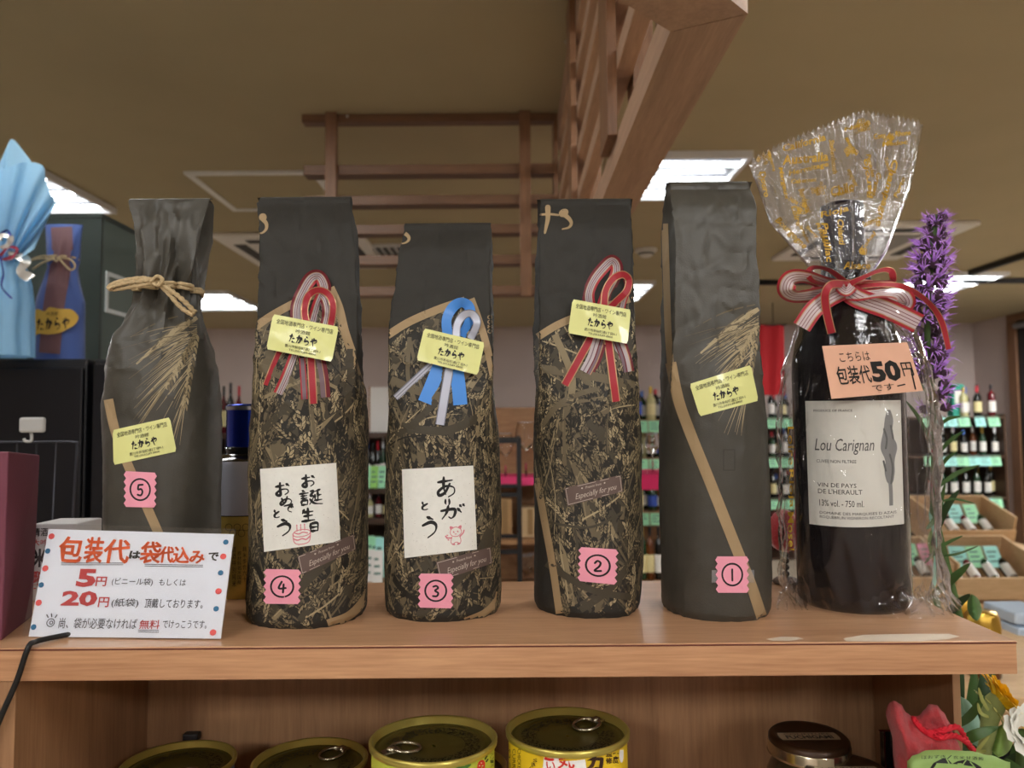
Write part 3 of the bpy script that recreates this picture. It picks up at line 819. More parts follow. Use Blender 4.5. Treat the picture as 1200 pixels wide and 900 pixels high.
def ribbon_strip(mb, pts, width, lanes, twist=None, n=8, base=None):
    """pts: (px, py, off) laid off a surface, or 3-D vectors when base is None"""
    q = cr(pts, n); m = len(q)
    if base is not None:
        W3 = []
        for (x, y, off) in q:
            d = ray(x, y).normalized(); h = base.ray_cast(CAM, d)[0]
            W3.append((h if h is not None else CAM + d * 0.5) - d * off)
    else: W3 = [Vector(p) for p in q]
    edges = [[] for _ in range(len(lanes) + 1)]
    cuts = [0.0]
    for fr, mi in lanes: cuts.append(cuts[-1] + fr)
    for i in range(m):
        t = (W3[min(i + 1, m - 1)] - W3[max(i - 1, 0)]).normalized()
        view = (W3[i] - CAM).normalized()
        sd = t.cross(view)
        if sd.length < .05: sd = Vector((1, 0, 0))
        sd.normalize()
        tw = twist(i / (m - 1)) if twist else 0.0
        nn = sd.cross(t).normalized()
        wd = sd * math.cos(tw) + nn * math.sin(tw)
        for k, c in enumerate(cuts):
            edges[k].append(W3[i] + wd * width * (c / cuts[-1] - .5))
    for k, (fr, mi) in enumerate(lanes): mb.grid([edges[k], edges[k + 1]], mi, True)
# ---------------------------------------------------------------- the five wrapped bottles
CR = 0.0012
def arch_line(pts):
    def f(x):
        for i in range(len(pts) - 1):
            if x <= pts[i + 1][0]: 
                t = (x - pts[i][0]) / (pts[i + 1][0] - pts[i][0]); return lerp(pts[i][1], pts[i + 1][1], max(0, t))
        return pts[-1][1]
    return f
LR = [(.17, 0), (.04, 3), (.09, 4), (.05, 2), (.09, 4), (.05, 1), (.09, 4), (.05, 2), (.09, 4), (.04, 3), (.2, 1)]      # sheer with red edges
LRR = [(.12, 3), (.76, 0), (.12, 3)]
MR = [M_red, M_dred, M_sheerd, M_gold, M_sheer]
def c2p(sx, ox, oy):
    return lambda pts, off: [(x / sx + ox, y / sx + oy, off if not isinstance(off, (list, tuple)) else off[i]) for i, (x, y) in enumerate(pts)]

# ---- bag 4
b4 = make_bag('b4', [(238,304,411,305,414,0,.012,.003),(262,303,414,304,420,0,.034,.007),(300,304,417,304,424,0,.046,.009),(340,301,419,302,425,0,.05,.009),(385,299,420,300,427,.12,.056,.008),(425,297,424,298,428,.4,.062,.006),(465,296,428,297,429,.75,.07,.002),(505,294,430,295,430,1,.07,0),(600,292,430,292,430,1,.07,0),(738,291,428,292,428,1,.07,0)],
   355, 738.5, 'tall black wheat-print bag with red striped ribbon and white birthday card, numbered 4',
   creases=[(402,238,412,440,-.0012,5),(412,330,428,420,.0014,5),(310,260,345,330,.0006,9),(372,255,392,300,-.0007,7),(300,420,345,395,.0008,8),(330,285,372,330,-.0007,10),(428,440,424,470,.0018,7)], seed=1)
arch = arch_line([(290,388),(330,365),(386,340),(404,380),(416,425),(430,470)])
def rice_bag(b, arch, seed, extra=None, inside=None):
    ins = inside or (lambda x, y, a: y > arch(x) + 2)
    mb, fm, blade, eps = rice_print(b, ins, seed)
    return mb
mb = rice_bag(b4, arch, 11)
e = .00036
for st, w, mi in [([(296,432),(330,440),(372,470)],5,2),([(340,470),(312,500),(296,505)],4,1),([(372,392),(362,440),(350,480)],3,2),([(300,470),(360,445),(396,455)],2,3),([(420,600),(385,650),(330,712)],6,1),([(300,662),(320,700),(350,722)],3,0)]:
    band(mb, st, w, b4.px, e, mi)
put(mb, [(362,672),(426,664),(427,694),(372,700)], [(0,1,2,3)], SubMap(b4.px,0,0,1,1), e, 0)
stroke(mb, [(400,674),(420,672.5)], .35, b4.px, e + .0001, 4, caps=False)
band(mb, [(297,385),(318,370),(350,353),(382,341)], 4.6, b4.px, .0004, 5); band(mb, [(387,337),(397,360),(404,388),(412,412)], 5, b4.px, .00042, 5); band(mb, [(411,408),(418,430),(427,463)], 2.6, b4.px, .00042, 5)
band(mb, [(384,731),(408,722),(424,706),(427,690)], 5, b4.px, .0004, 5)
glyph_ = [[(302,252),(309,250),(312,256),(308,261),(313,266),(310,273),(304,274)]]
disc(mb, 308, 254.5, 4.6, b4.px, .0004, 5); stroke(mb, [(308,257),(312,262),(312,268),(308,272.5),(303.5,273.5)], 2.7, b4.px, .00044, 5, prof=lambda t: 1 - .75 * t)
mb.build('wheat_print', PRINT, b4.paper)['kind'] = 'stuff'
cv = c2p(3.46, 280, 220)
mb = MB(); R4 = [
  ([(170,660),(140,730),(112,802)], .0008, .0052, LRR), ([(232,676),(200,760),(165,838)], .0012, .0082, LR), ([(256,690),(262,780),(266,858)], .0010, .0040, [(.2,0),(.6,2),(.2,0)]),
  ([(292,690),(297,780),(302,876)], .0014, .0052, LRR), ([(330,690),(345,770),(352,850)], .0009, .0060, [(.5,2),(.08,3),(.42,1)]),
  ([(236,560),(236,480),(262,415),(292,368),(322,358),(342,385),(345,420),(322,480),(300,560)], [.001,.002,.003,.004,.004,.003,.002,.001,.001], .0088, LR),
  ([(276,560),(266,500),(280,440),(320,415),(362,432),(382,482),(372,560)], [.003,.004,.005,.006,.005,.004,.003], .0050, LRR),
  ([(352,560),(362,500),(350,450),(330,430)], [.002,.003,.0035,.003], .0080, LR)]
for pts, off, w, lanes in R4: ribbon_strip(mb, cv(pts, off), w, lanes, base=b4.bvh, twist=(lambda t: .35 * math.sin(t * 9)) if len(pts) > 3 else None)
mb.build('ribbon', MR, b4.root, 'red and silvery striped looped ribbon')
shop_label(b4, ((320,368),(397,383),(389,424),(312,409)), .0066)
def card(b, quad, eps=.0006):
    mp = QMap(b.bvh, *quad); mb = MB(); sheet(mb, mp, eps, 14, 12, .0003)
    o = mb.build('greeting_card', M_card, b.root)
    mb = MB(); rnd = random.Random(5)
    for i in range(90): disc(mb, rnd.uniform(.02, .98), rnd.uniform(.02, .98), rnd.uniform(.002, .0045), mp, eps + .00008, n=5, asp=.85)
    mb.build('paper_fleck', M_speck, o)['kind'] = 'stuff'
    return o, mp, eps + .00013
o, mp, e = card(b4, ((304.6,549.6),(394,542.4),(399,634.5),(309.4,646.8)))
mb = MB(); AS = .88
def cg(mb, ch, x0, y0, x1, y1, w, ox=90, oy=222, sx=298, sy=322):
    glyph(mb, ch, mp, ((x0 - ox) / sx, (y0 - oy) / sy, (x1 - ox) / sx, (y1 - oy) / sy), w, e, asp=.92)
for a in [('お',246,258,306,312,.016),('誕',236,318,328,386,.014),('生',238,392,298,450,.017),('日',262,452,316,492,.016),('お',142,280,206,336,.016),('め',158,336,212,374,.013),('で',172,366,216,404,.012),('と',128,384,162,420,.013),('う',134,424,212,492,.018)]: cg(mb, *a)
mb.build('lettering', M_ink, o)
mb = MB()
def crp(x, y): return ((x - 90) / 298, (y - 222) / 322)
def pst(pts, w=.006, mm=None): stroke(mb, [crp(*p) for p in pts], w, mm or mp, e, asp=.92, prof=lambda t: 1)
pst([(205,490),(215,480),(240,476),(265,480),(274,490),(262,500),(236,504),(212,500),(205,490)]); pst([(205,490),(208,520),(222,532),(250,533),(268,524),(274,492)])
pst([(206,508),(222,516),(240,512),(256,517),(272,505)], .009)
for x in (222, 237, 252): pst([(x,480),(x,464)], .006); pst([(x,460),(x,456)], .008)
pst([(212,486),(228,492),(244,487),(262,492)], .008)
mb.build('cake_drawing', M_pinkink, o)
mini_stamp(b4, ((348.4,652),(415,626),(417.3,643.6),(353.5,673.6)), .0011)
number_tag(b4, ((309,666.7),(353,667.6),(352,708),(308.5,707.5)), '4', .0009)

# ---- bag 3
b3 = make_bag('b3', [(269,473,574,475,575,0,.010,.003),(290,468,576,470,577,0,.03,.006),(350,460,577,462,578,0,.045,.007),(400,456,578,458,579,.05,.055,.006),(440,455,579,456,580,.25,.06,.005),(480,454,581,455,582,.6,.068,.002),(520,452,586,453,586,1,.07,0),(620,451,588,451,588,1,.07,0),(729,452,586,452,586,1,.07,0)],
   518, 730, 'shorter black wheat-print bag with blue and silver ribbon and thank-you card, numbered 3',
   creases=[(553,300,562,340,-.0008,6),(500,305,520,312,.0006,6),(575,270,578,420,-.0008,5),(480,300,470,380,.0005,10),(579,440,584,490,-.0018,8)], seed=2)
mb = rice_bag(b3, arch_line([(448,404),(500,372),(552,348),(566,390),(582,450)]), 12)
e = .00036
for st, w, mi in [([(458,445),(490,458),(530,468)],5,2),([(512,470),(480,500),(458,512)],4,1),([(480,395),(478,440),(486,470)],2.5,2),([(470,500),(520,505),(560,490)],5,1),([(575,620),(550,665),(490,722)],5,1),([(454,662),(470,690),(500,712)],3,0)]:
    band(mb, st, w, b3.px, e, mi)
put(mb, [(530,680),(584,668),(585,694),(542,700)], [(0,1,2,3)], b3.px, e, 0)
stroke(mb, [(562,678),(578,676.5)], .35, b3.px, e + .0001, 4, caps=False)
band(mb, [(454,393),(480,377),(515,362),(545,352)], 4.6, b3.px, .0004, 5); band(mb, [(552,350),(560,372),(569,400),(578,440)], 4.2, b3.px, .00042, 5)
band(mb, [(545,728),(568,718),(582,704),(585,694)], 4, b3.px, .0004, 5)
disc(mb, 473, 270.5, 4, b3.px, .0004, 5); stroke(mb, [(474,273),(478.5,277),(479,281),(475,284.5),(469,285.5)], 2.5, b3.px, .00044, 5, prof=lambda t: 1 - .75 * t)
vtext(mb, '0080', b3.px, (571,369,577,391), .0005, 5)
mb.build('wheat_print', PRINT, b3.paper)['kind'] = 'stuff'
cv = c2p(3.6, 440, 250)
MB3 = [M_blue, M_silver, M_silver2]
mb = MB(); LS = [(.1, 2), (.8, 1), (.1, 2)]; LT = [(.12, 2), (.2, 1), (.08, 2), (.2, 1), (.08, 2), (.2, 1), (.12, 2)]
for pts, off, w, lanes in [([(240,640),(165,710),(88,782)], .0008, .0062, LT), ([(270,645),(240,720),(208,798)], .0013, .0094, [(1, 0)]), ([(342,660),(352,740),(358,808)], .0011, .0094, [(1, 0)]), ([(312,655),(292,770),(272,892)], .0018, .0062, LS),
   ([(306,520),(300,450),(325,398),(362,376),(395,395),(398,450),(365,520)], [.001,.002,.003,.004,.003,.002,.001], .0072, [(1, 0)]),
   ([(340,530),(345,470),(372,430),(408,425),(428,465),(400,530)], [.003,.004,.005,.005,.004,.003], .0058, LS)]:
    ribbon_strip(mb, cv(pts, off), w, lanes, base=b3.bvh, twist=(lambda t: .4 * math.sin(t * 9)) if len(pts) > 3 else None)
mb.build('ribbon', MB3, b3.root, 'blue satin and silver looped ribbon')
shop_label(b3, ((497,384.7),(568,401.4),(560,439.5),(488,422)), .0060)
o, mp, e = card(b3, ((471,550),(554.7,545.6),(559,644),(474,654)))
mb = MB()
for a in [('あ',254,250,348,345,.017),('り',286,348,324,392,.012),('が',266,378,378,442,.017),('と',186,352,228,392,.013),('う',180,416,274,512,.018)]: cg(mb, *a, ox=116, oy=210, sx=306, sy=376)
mb.build('lettering', M_ink, o)
mb = MB()
def crp(x, y): return ((x - 116) / 306, (y - 210) / 376)
P5 = .005
pst([(316,485),(335,476),(354,485),(360,500),(350,514),(335,518),(318,512),(312,498),(316,485)], P5); pst([(316,484),(314,474),(323,478)], .011); pst([(350,478),(358,474),(356,484)], .011)
pst([(318,518),(314,540),(322,552),(330,544),(342,544),(350,552),(356,538),(352,518)], P5); pst([(352,520),(366,506),(371,494)], .009); pst([(318,522),(300,520),(292,512)], .009)
pst([(322,550),(328,552)], .011); pst([(342,552),(350,550)], .011); pst([(326,496),(328,499)], .008); pst([(343,495),(345,498)], .008); pst([(332,507),(338,507)], .005)
for q in ((298,508),(302,528),(296,520)): pst([q,(q[0]+3,q[1]+2)], .008)
mb.build('bear_drawing', M_pinkink, o)
mini_stamp(b3, ((511,658.6),(575,641),(577,660),(516,681)), .0011)
number_tag(b3, ((490.5,672),(531.6,672.5),(531,713),(489.5,712)), '3', .0016)

# ---- bag 2
b2 = make_bag('b2', [(240,634,740,629,741,0,.012,.004),(265,633,742,628,742,0,.036,.008),(330,632,743,627,743,0,.05,.009),(400,631,745,626,745,.05,.058,.007),(440,629,748,626,748,.35,.062,.005),(480,627,750,626,750,.75,.07,.002),(530,627,752,627,752,1,.07,0),(640,627,752,627,752,1,.07,0),(725,628,750,628,750,1,.07,0)],
   690, 726, 'black wheat-print bag with red ribbon and no card, numbered 2',
   creases=[(672,245,682,270,-.0007,5),(682,268,712,272,.0007,5),(720,250,738,262,-.0006,8),(640,300,655,340,.0005,12),(628,380,634,460,-.0012,7),(737,250,745,420,-.0006,6)], seed=3)
ar2 = arch_line([(620,402),(690,362),(742,342),(760,350)]); bl2 = arch_line([(0, 0), (1, 1)])
def in2(x, y, a):
    if y < ar2(x) + 2: return False
    if y > 560:
        xb = lerp(629, 661, (y - 560) / 165) if y < 725 else 661
        if x < xb and a < 0: return False
    return True
mb = rice_bag(b2, ar2, 13, inside=in2)
e = .00036
for st, w, mi in [([(634,432),(690,440),(744,452)],5,2),([(716,470),(722,430),(745,410)],2,2),([(650,392),(670,440),(668,470)],4,3),([(634,500),(660,470),(700,455)],3,2),([(640,660),(690,690),(740,700)],4,1),([(745,650),(715,690),(680,715)],4,1),([(634,610),(690,618),(730,600)],1.5,1)]:
    band(mb, st, w, b2.px, e, mi)
band(mb, [(630,395),(655,380),(690,366),(738,350)], 4.4, b2.px, .0004, 5); band(mb, [(742,347),(745,352)], 3, b2.px, .00041, 5)
band(mb, [(629,560),(638,610),(647,660),(656,722)], 4.2, b2.px, .0004, 5); band(mb, [(734,718),(748,706)], 3, b2.px, .0004, 5)
stroke(mb, [(633.5,251.5),(645,251),(654,252)], 1.3, b2.px, .0004, 5, prof=lambda t: 1); disc(mb, 660.5, 249.5, 4.6, b2.px, .00042, 5, rx=6, ang=-.5); stroke(mb, [(662,252),(667.5,257),(669.5,262),(666.5,266.5),(659,268.5)], 2.8, b2.px, .00044, 5, prof=lambda t: 1 - .7 * t)
stroke(mb, [(642,243),(642,256),(640,266),(638.5,273)], 3.0, b2.px, .00044, 5, prof=lambda t: 1.1 - .7 * t)
mb.build('wheat_print', PRINT, b2.paper)['kind'] = 'stuff'
cv = c2p(3.4625, 610, 220)
mb = MB()
for pts, off, w, lanes in [([(325,610),(300,690),(268,752)], .0009, .0098, [(.2, 4), (.08, 2), (.2, 4), (.08, 1), (.19, 2), (.06, 3), (.19, 1)]), ([(395,620),(420,690),(432,748)], .0009, .0100, [(.2, 4), (.08, 1), (.2, 2), (.08, 1), (.24, 4), (.06, 3), (.14, 1)]),
   ([(290,600),(235,700),(180,800)], .0014, .0058, LRR), ([(354,605),(370,730),(388,868)], .0018, .0058, LRR),
   ([(282,490),(276,430),(300,370),(345,315),(372,296),(390,318),(385,360),(350,430),(330,490)], [.001,.002,.003,.004,.004,.003,.002,.001,.001], .0086, LR),
   ([(340,490),(345,420),(375,370),(415,352),(440,375),(430,420),(390,460),(360,490)], [.003,.004,.005,.006,.006,.005,.004,.003], .0054, LRR),
   ([(410,490),(420,450),(436,410),(430,370)], [.001,.002,.003,.003], .005, LR)]:
    ribbon_strip(mb, cv(pts, off), w, lanes, base=b2.bvh, twist=(lambda t: .35 * math.sin(t * 9)) if len(pts) > 3 else None)
mb.build('ribbon', MR, b2.root, 'red and silvery striped looped ribbon')
shop_label(b2, ((671,350.5),(739.4,363),(735.6,402.8),(665.5,390.4)), .0066)
mini_stamp(b2, ((661.4,571.8),(727.8,556.5),(730,576),(665,593)), .0006)
number_tag(b2, ((678,641),(725,644),(723,685.5),(676.5,680.7)), '2', .0008)

# ---- bag 1
b1 = make_bag('b1', [(222,786,878,779,879,0,.016,.003),(236,787,885,776,885,0,.036,.010),(262,789,887,775,886,0,.048,.013),(300,791,888,774,888,0,.054,.013),(350,791,890,773,890,0,.06,.012),(395,790,891,773,891,.06,.064,.010),(430,787,895,773,895,.25,.068,.007),(460,780,897,773,897,.6,.07,.003),(500,774,899,773,899,1,.07,0),(560,774,900,774,900,1,.07,0),(640,775,902,775,902,1,.07,0),(729,777,903,777,903,1,.07,0)],
   838, 730, 'plain dark bag with diagonal tan stripe and no ribbon, numbered 1',
   creases=[(790,257,886,262,-.0010,4),(800,262,822,330,.0011,7),(822,330,822,400,.0009,8),(795,240,800,300,.0010,6),(850,240,884,248,.0007,6),(830,262,850,300,-.0006,10),(788,300,789,420,.0012,4),(873,300,888,400,-.0006,8),(800,340,795,400,.001,9),(858,262,872,330,.0006,8)], paper=M_paper_lt, seed=4, fold=.008, rough_amp=.0015)
def wheat(b, ox, oy, k=1.0, seed=0):
    rnd = random.Random(seed); mb = MB(); mp = b.px; e = [.0001]
    def T(p): return (ox + p[0] * k, oy + p[1] * k)
    def st(pts, w, mi):
        e[0] += .0000012
        stroke(mb, [T(p) for p in pts], w, mp, e[0], mi, n=5, caps=False, prof=lambda t: .35 + .8 * math.sin(min(1, t + .12) * math.pi))
    # origin = where the ears leave the right edge of the bag
    st([(0,0),(-22,14),(-45,32),(-68,52)], 3.4, 4); st([(-2,2),(-30,22),(-60,46)], 1.4, 4); st([(-8,0),(-36,20),(-52,38)], 1.2, 2); st([(0,-6),(-40,4),(-75,22)], .8, 2)
    for i in range(22):
        t = i / 22; x, y = lerp(0, -42, t), lerp(2, 34, t)
        st([(x, y), (x - 5, y + 1.5), (x - 10, y + 6)], 1.3, rnd.choice([3, 4, 3, 2]))
    # second bundle going down, with long awns
    for j in range(2):
        for i in range(24):
            t = i / 24; x = lerp(0, (-14, -34)[j], t) ; y = lerp(16, (100, 78)[j], t)
            sd = 1 if i % 2 else -1
            st([(x, y), (x + sd * 2.5 - 1, y + 3.5), (x + sd * 2, y + 8)], 1.25, rnd.choice([3, 4, 4, 2]))
            L = rnd.uniform(34, 72); an = math.radians(lerp(205, (262, 238)[j], t) + rnd.uniform(-8, 8))
            st([(x, y), (x + math.cos(an) * L * .5, y - math.sin(an) * L * .5 - 1), (x + math.cos(an) * L, y - math.sin(an) * L + 2)], .42, rnd.choice([3, 4, 4]))
    for i in range(14):
        an = math.radians(rnd.uniform(186, 225)); L = rnd.uniform(50, 92)
        st([(0, 8 + i), (math.cos(an) * L * .5, 10 + i - math.sin(an) * L * .5 - 3), (math.cos(an) * L, 12 + i - math.sin(an) * L)], .4, rnd.choice([2, 3, 4]))
    return mb
mb = wheat(b1, 889, 362, 1.0, 3)
band(mb, [(779,262),(781,330),(783,390),(787,440)], 4.0, b1.px, .0004, 5)
band(mb, [(786,425),(795,468),(808,505),(835,572),(862,640),(880,685),(893,724)], 6.4, b1.px, .0004, 5)
mb.build('wheat_print', PRINT, b1.paper)['kind'] = 'stuff'
shop_label(b1, ((808,450),(880,427.6),(889,469.5),(820,488)), .0009)
mb = MB(); ma = b1.px
for q in ([(848,527),(861,527)], [(861,527),(861,551)], [(861,551),(848,551)], [(848,551),(848,527)]): stroke(mb, q, .5, ma, .0003, n=3, caps=False)
mb.build('printed_seal', mat('dark_seal', S(50, 46, 40), 0.5), b1.paper, 'faint dark rectangular seal printed on the paper')
mb = MB(); sheet(mb, QMap(b1.bvh, (834,668),(884,668),(884,683),(834,683)), .0005, 8, 3, .0001)
mb.build('clear_tape', film('tape', haze=.25, edge=.3), b1.root, 'clear tape behind the pink tag')
number_tag(b1, ((838,652),(877.6,652),(878,694.7),(839,694.7)), '1', .0012)

# ---- bag 5
def pl5(s, y):
    A = .0034 * math.exp(-((y - 338) / (70 if y < 338 else 30)) ** 2)
    return A * (math.sin(s * 2 * math.pi * 9 + 1.2 * math.sin(y * .03)) + .4 * math.sin(s * 2 * math.pi * 17 + y * .02))
b5 = make_bag('b5', [(234,151,246,156,250,0,.014,.003),(262,154,240,160,247,0,.030,.008),(300,160,235,164,240,.25,.036,.006),(322,164,231,165,234,.7,.04,.002),(338,165,230,165,232,1,.04,0),(352,158,233,158,235,1,.04,0),(375,146,239,146,241,1,.05,0),(400,134,247,134,248,1,.06,0),(430,125,252,125,253,1,.07,0),(470,122,257,122,257,1,.07,0),(540,122,258,122,258,1,.07,0),(640,123,258,123,258,1,.07,0),(737,124,257,124,257,1,.07,0)],
   190, 737, 'dark wheat-print bag gathered at the neck with beige twine, numbered 5',
   creases=[(196,244,172,330,.0016,4),(196,244,214,330,-.0018,4),(222,250,218,335,.0018,4),(180,250,168,320,-.0016,5),(166,360,130,412,.0020,5),(182,345,176,400,-.0016,5),(140,390,146,430,.0018,7),(226,350,236,400,.0016,4),(125,440,135,490,-.0018,7)], paper=M_paper_lt, seed=5, fold=.002, pleat=pl5)
mb = wheat(b5, 231, 372, 1.05, 4)
band(mb, [(127,468),(135,505),(150,545),(168,585),(192,640),(215,700)], 5.6, b5.px, .0004, 5)
mb.build('wheat_print', PRINT, b5.paper)['kind'] = 'stuff'
shop_label(b5, ((132,504),(199,489),(207,529),(133,545)), .0009)
number_tag(b5, ((145,552),(184,554),(183,595),(145,594)), '5', .0012)
M_twine = mat('jute_twine', S(196, 172, 132), 0.85, bump=.8, bscale=1800, var=.15, vscale=600)
mb = MB(); zt = P(198, 334, b5.Yc - .02).z
for dz in (-.0011, .0011):
    mb.tube([b5.surf(k / 48, zt + dz + .0006 * math.sin(k * .4), .0016) for k in range(49)], .0014, 8)
yk = b5.Yc - .0285
def tw(pts, r=.0016):
    # two plies laid side by side so the string reads as twisted
    q = cr([tuple(P(x, y, yk - o)) for x, y, o in pts], 10)
    for ph in (0, math.pi):
        mb.tube([Vector(p) + Vector((.0006 * math.cos(i * .9 + ph), .0004 * math.sin(i * .9 + ph), .0006 * math.sin(i * .9 + ph))) for i, p in enumerate(q)], r * .72, 6)
tw([(184,329,.002),(165,326,.003),(140,330,.004),(128,336,.003),(134,339,.003),(160,335,.003),(182,331,.003)])
tw([(183,328,.003),(160,330,.004),(138,334,.005),(130,338,.005)])
tw([(184,329,.002),(200,340,.004),(215,352,.005),(229,366,.002)])
tw([(184,331,.002),(196,342,.003),(212,360,.004),(226,369,.002)])
tw([(176,326,.003),(184,334,.006),(190,328,.005),(184,324,.004),(178,330,.006)], .0014)
mb.build('twine', M_twine, b5.root, 'beige jute twine tied in a bow')
# ---------------------------------------------------------------- wine bottle in clear film
WY = 0.5405
wc = PZ(995, 722, Z0); 
tl_, tr_ = math.atan((928 - 600) / F), math.atan((1062 - 600) / F)
th, al = (tl_ + tr_) / 2, (tr_ - tl_) / 2
wy = wc.y / (1 - math.sin(al)) ; 
WY = wc.y + 0.0378; WR = WY / math.cos(th) * math.sin(al); WX = WY * math.tan(th)
print('wine', WX, WY, WR)
wroot = thing('wine_bottle', (WX, WY, Z0), 'dark red wine bottle with cream label in gathered clear film and red ribbon bow', 'wine bottle')
M_wglass = mat('dark_wine_glass', S(16, 10, 15), 0.05, spec=0.4)
prof = [(.001, .003), (.020, .003), (.030, 0), (WR - .003, 0), (WR, .004), (WR, .165), (WR * .985, .176), (WR * .93, .189), (WR * .82, .203), (WR * .66, .217), (WR * .52, .229), (.0158, .240), (.0148, .250)]
mb = MB(); mb.lathe((WX, WY, Z0), prof, 72); glass_bvh = mb.bvh(); mb.build('glass_body', M_wglass, wroot)
mb = MB(); zt = P(990, 240, WY).z - Z0
mb.lathe((WX, WY, Z0), [(.0152, .246), (.0150, .262), (.0146, zt - .022), (.0150, zt - .0215), (.0155, zt - .019), (.0155, zt - .014), (.0150, zt - .012), (.0148, zt - .001), (.0135, zt), (.001, zt + .0003)], 48)
mb.build('foil_capsule', mat('black_foil', S(30, 24, 30), 0.3, .4, bump=.2, bscale=300), wroot)
M_wl = mat('cream_wine_label', S(214, 212, 204), 0.75, var=.02, vscale=30)
# label wraps the glass: its own arc and height, taken from the photo
lm = QMap(glass_bvh, (943.5,470), (1055.5,469), (1060.5,616), (948.5,617))
def wrapped_map(tl, tr, br, bl, bvh, bow=0.0):
    def f(u, v, e):
        x = (tl[0] * (1 - u) + tr[0] * u) * (1 - v) + (bl[0] * (1 - u) + br[0] * u) * v
        y = (tl[1] * (1 - u) + tr[1] * u) * (1 - v) + (bl[1] * (1 - u) + br[1] * u) * v + bow * v * math.sin(u * math.pi)
        d = ray(x, y).normalized(); h = bvh.ray_cast(CAM, d)[0]
        return None if h is None else h - d * e
    return FMap(f)
lm = wrapped_map((943.5,470), (1055.5,469), (1059.5,614), (948.5,614), glass_bvh, 4)
mb = MB(); sheet(mb, lm, .0004, 30, 12, .0002); lab = mb.build('bottle_label', M_wl, wroot, 'cream paper wine label')
mb = MB(); e = .0006
LX = lambda x: (x - 143) / 300
LV = lambda y: (y - 210) / 392
def lt(t, x0, y0, x1, y1, bold=0, shear=0): text(mb, t, lm, (LX(x0), LV(y0), LX(x1), LV(y1)), e, bold=bold, shear=shear)
lt('PRODUCE OF FRANCE', 168, 237, 290, 244)
lt('Lou Carignan', 168, 328, 356, 378, shear=.25)
lt('CUVEE NON FILTREE', 172, 394, 298, 404)
lt('VIN DE PAYS', 172, 467, 296, 480); lt("DE L'HERAULT", 174, 486, 314, 501)
lt('13% vol. - 750 ml.', 177, 520, 318, 540)
lt('DOMAINE DES MARQUISES D AZAIS', 177, 557, 420, 567); lt('ROQUEBRUN VIGNERON RECOLTANT', 177, 570, 412, 580)
mb.build('lettering', mat('grey_ink', S(70, 68, 68), 0.6), lab)
mb = MB()
wide(mb, [(LX(x), LV(y)) for x, y in ((405,240),(404,276),(398,320),(402,360),(404,400),(402,440),(404,490),(404,540))], .09, lm, e, 0, asp=.8, n=8, cols=8,
     prof=lambda t: .16 + .62 * math.sin(min(1, t * 1.15) * math.pi) * (1 + .30 * math.sin(t * 19)) if t < .8 else .22)
for a in ([(388,300),(396,330),(392,360)], [(404,380),(412,420),(406,470)], [(410,290),(416,330)], [(384,400),(390,430)]):
    stroke(mb, [(LX(x), LV(y)) for x, y in a], .010, lm, e + .0001, 1, asp=.8)
mb.build('figure_drawing', [mat('wash_grey', S(128, 128, 128), 0.7), mat('wash_grey_dark', S(92, 92, 92), 0.7)], lab)

# clear film
M_film = film('clear_film', haze=.012, edge=.9, rough=.05, pw=2.2, bump=.5, bscale=60)
M_film2 = film('clear_film_fan', haze=.085, edge=.95, rough=.10, pw=1.8, bump=.6, bscale=70, hazecol=(.80, .82, .90))
FR_ = [(344,969,1011,.019),(352,964,1020,.022),(366,950,1034,.028),(392,938,1060,.036),(430,922,1074,.0415),(480,917,1082,.043),(560,915,1086,.0435),(640,916,1088,.0435),(690,917,1094,.044),(708,922,1102,.046),(718,928,1108,.048)]
rows = []
def fint(t):
    y = lerp(344, 718, t)
    for i in range(len(FR_) - 1):
        if y <= FR_[i + 1][0]:
            k = (y - FR_[i][0]) / (FR_[i + 1][0] - FR_[i][0]); return [y] + [lerp(FR_[i][j], FR_[i + 1][j], k) for j in (1, 2, 3)]
    return list(FR_[-1])
NF, NCF = 90, 150
ztop_f = P(990, 344, WY - .019).z
for j in range(NF + 1):
    y, xl, xr, ry = fint(j / NF)
    z = lerp(ztop_f, Z0 + .0012, j / NF)
    x0, x1 = P(xl, y, WY + .006).x, P(xr, y, WY + .006).x
    cx = (x0 + x1) / 2; row = []
    for k in range(NCF):
        an = 2 * math.pi * k / NCF; s_, c_ = math.sin(an), math.cos(an)
        rx = (x1 - x0) / 2 * (.93 if c_ > .3 else 1)
        sx = math.copysign(abs(s_) ** .9, s_)
        px_ = cx + rx * sx; py_ = WY - ry * c_
        gather = math.exp(-((y - 344) / 34) ** 2)
        f = .0042 * gather * math.sin(an * 11 + math.sin(y * .05)) + .0013 * noise.noise(Vector((an * 5, z * 16, 3))) + .0022 * max(0, abs(s_) - .6) * noise.noise(Vector((an * 14, z * 60, 9))) * 2.4
        rid = 1 - abs(noise.noise(Vector((px_ * 55 + z * 12, py_ * 55, z * 22 + 4)))) * 3
        f += .0026 * max(0, rid) ** 2
        f += .0016 * max(0, 1 - abs(noise.noise(Vector((an * 4 + z * 6, z * 9, 8)))) * 6)
        if .2 < an < 1.7: f += .003 * max(0, 1 - abs(noise.noise(Vector((an * 7, z * 7, 15)))) * 5) ** 1.5
        if y > 690: f += .004 * (y - 690) / 28 * noise.noise(Vector((an * 9, z * 120, 2)))
        row.append(Vector((px_ + s_ * f, py_ - c_ * f, max(z, Z0 + .0008))))
    # keep clear of the glass
    for k, p in enumerate(row):
        d = Vector((p.x - WX, p.y - WY)); rr = d.length
        zz_ = p.z - Z0; rg = WR if zz_ < .17 else (.0158 if zz_ > .24 else lerp(WR, .0158, (zz_ - .17) / .07) + .004)
        if rr < rg + .0018:
            d = d.normalized() * (rg + .0018); p.x, p.y = WX + d.x, WY + d.y
    rows.append(row)
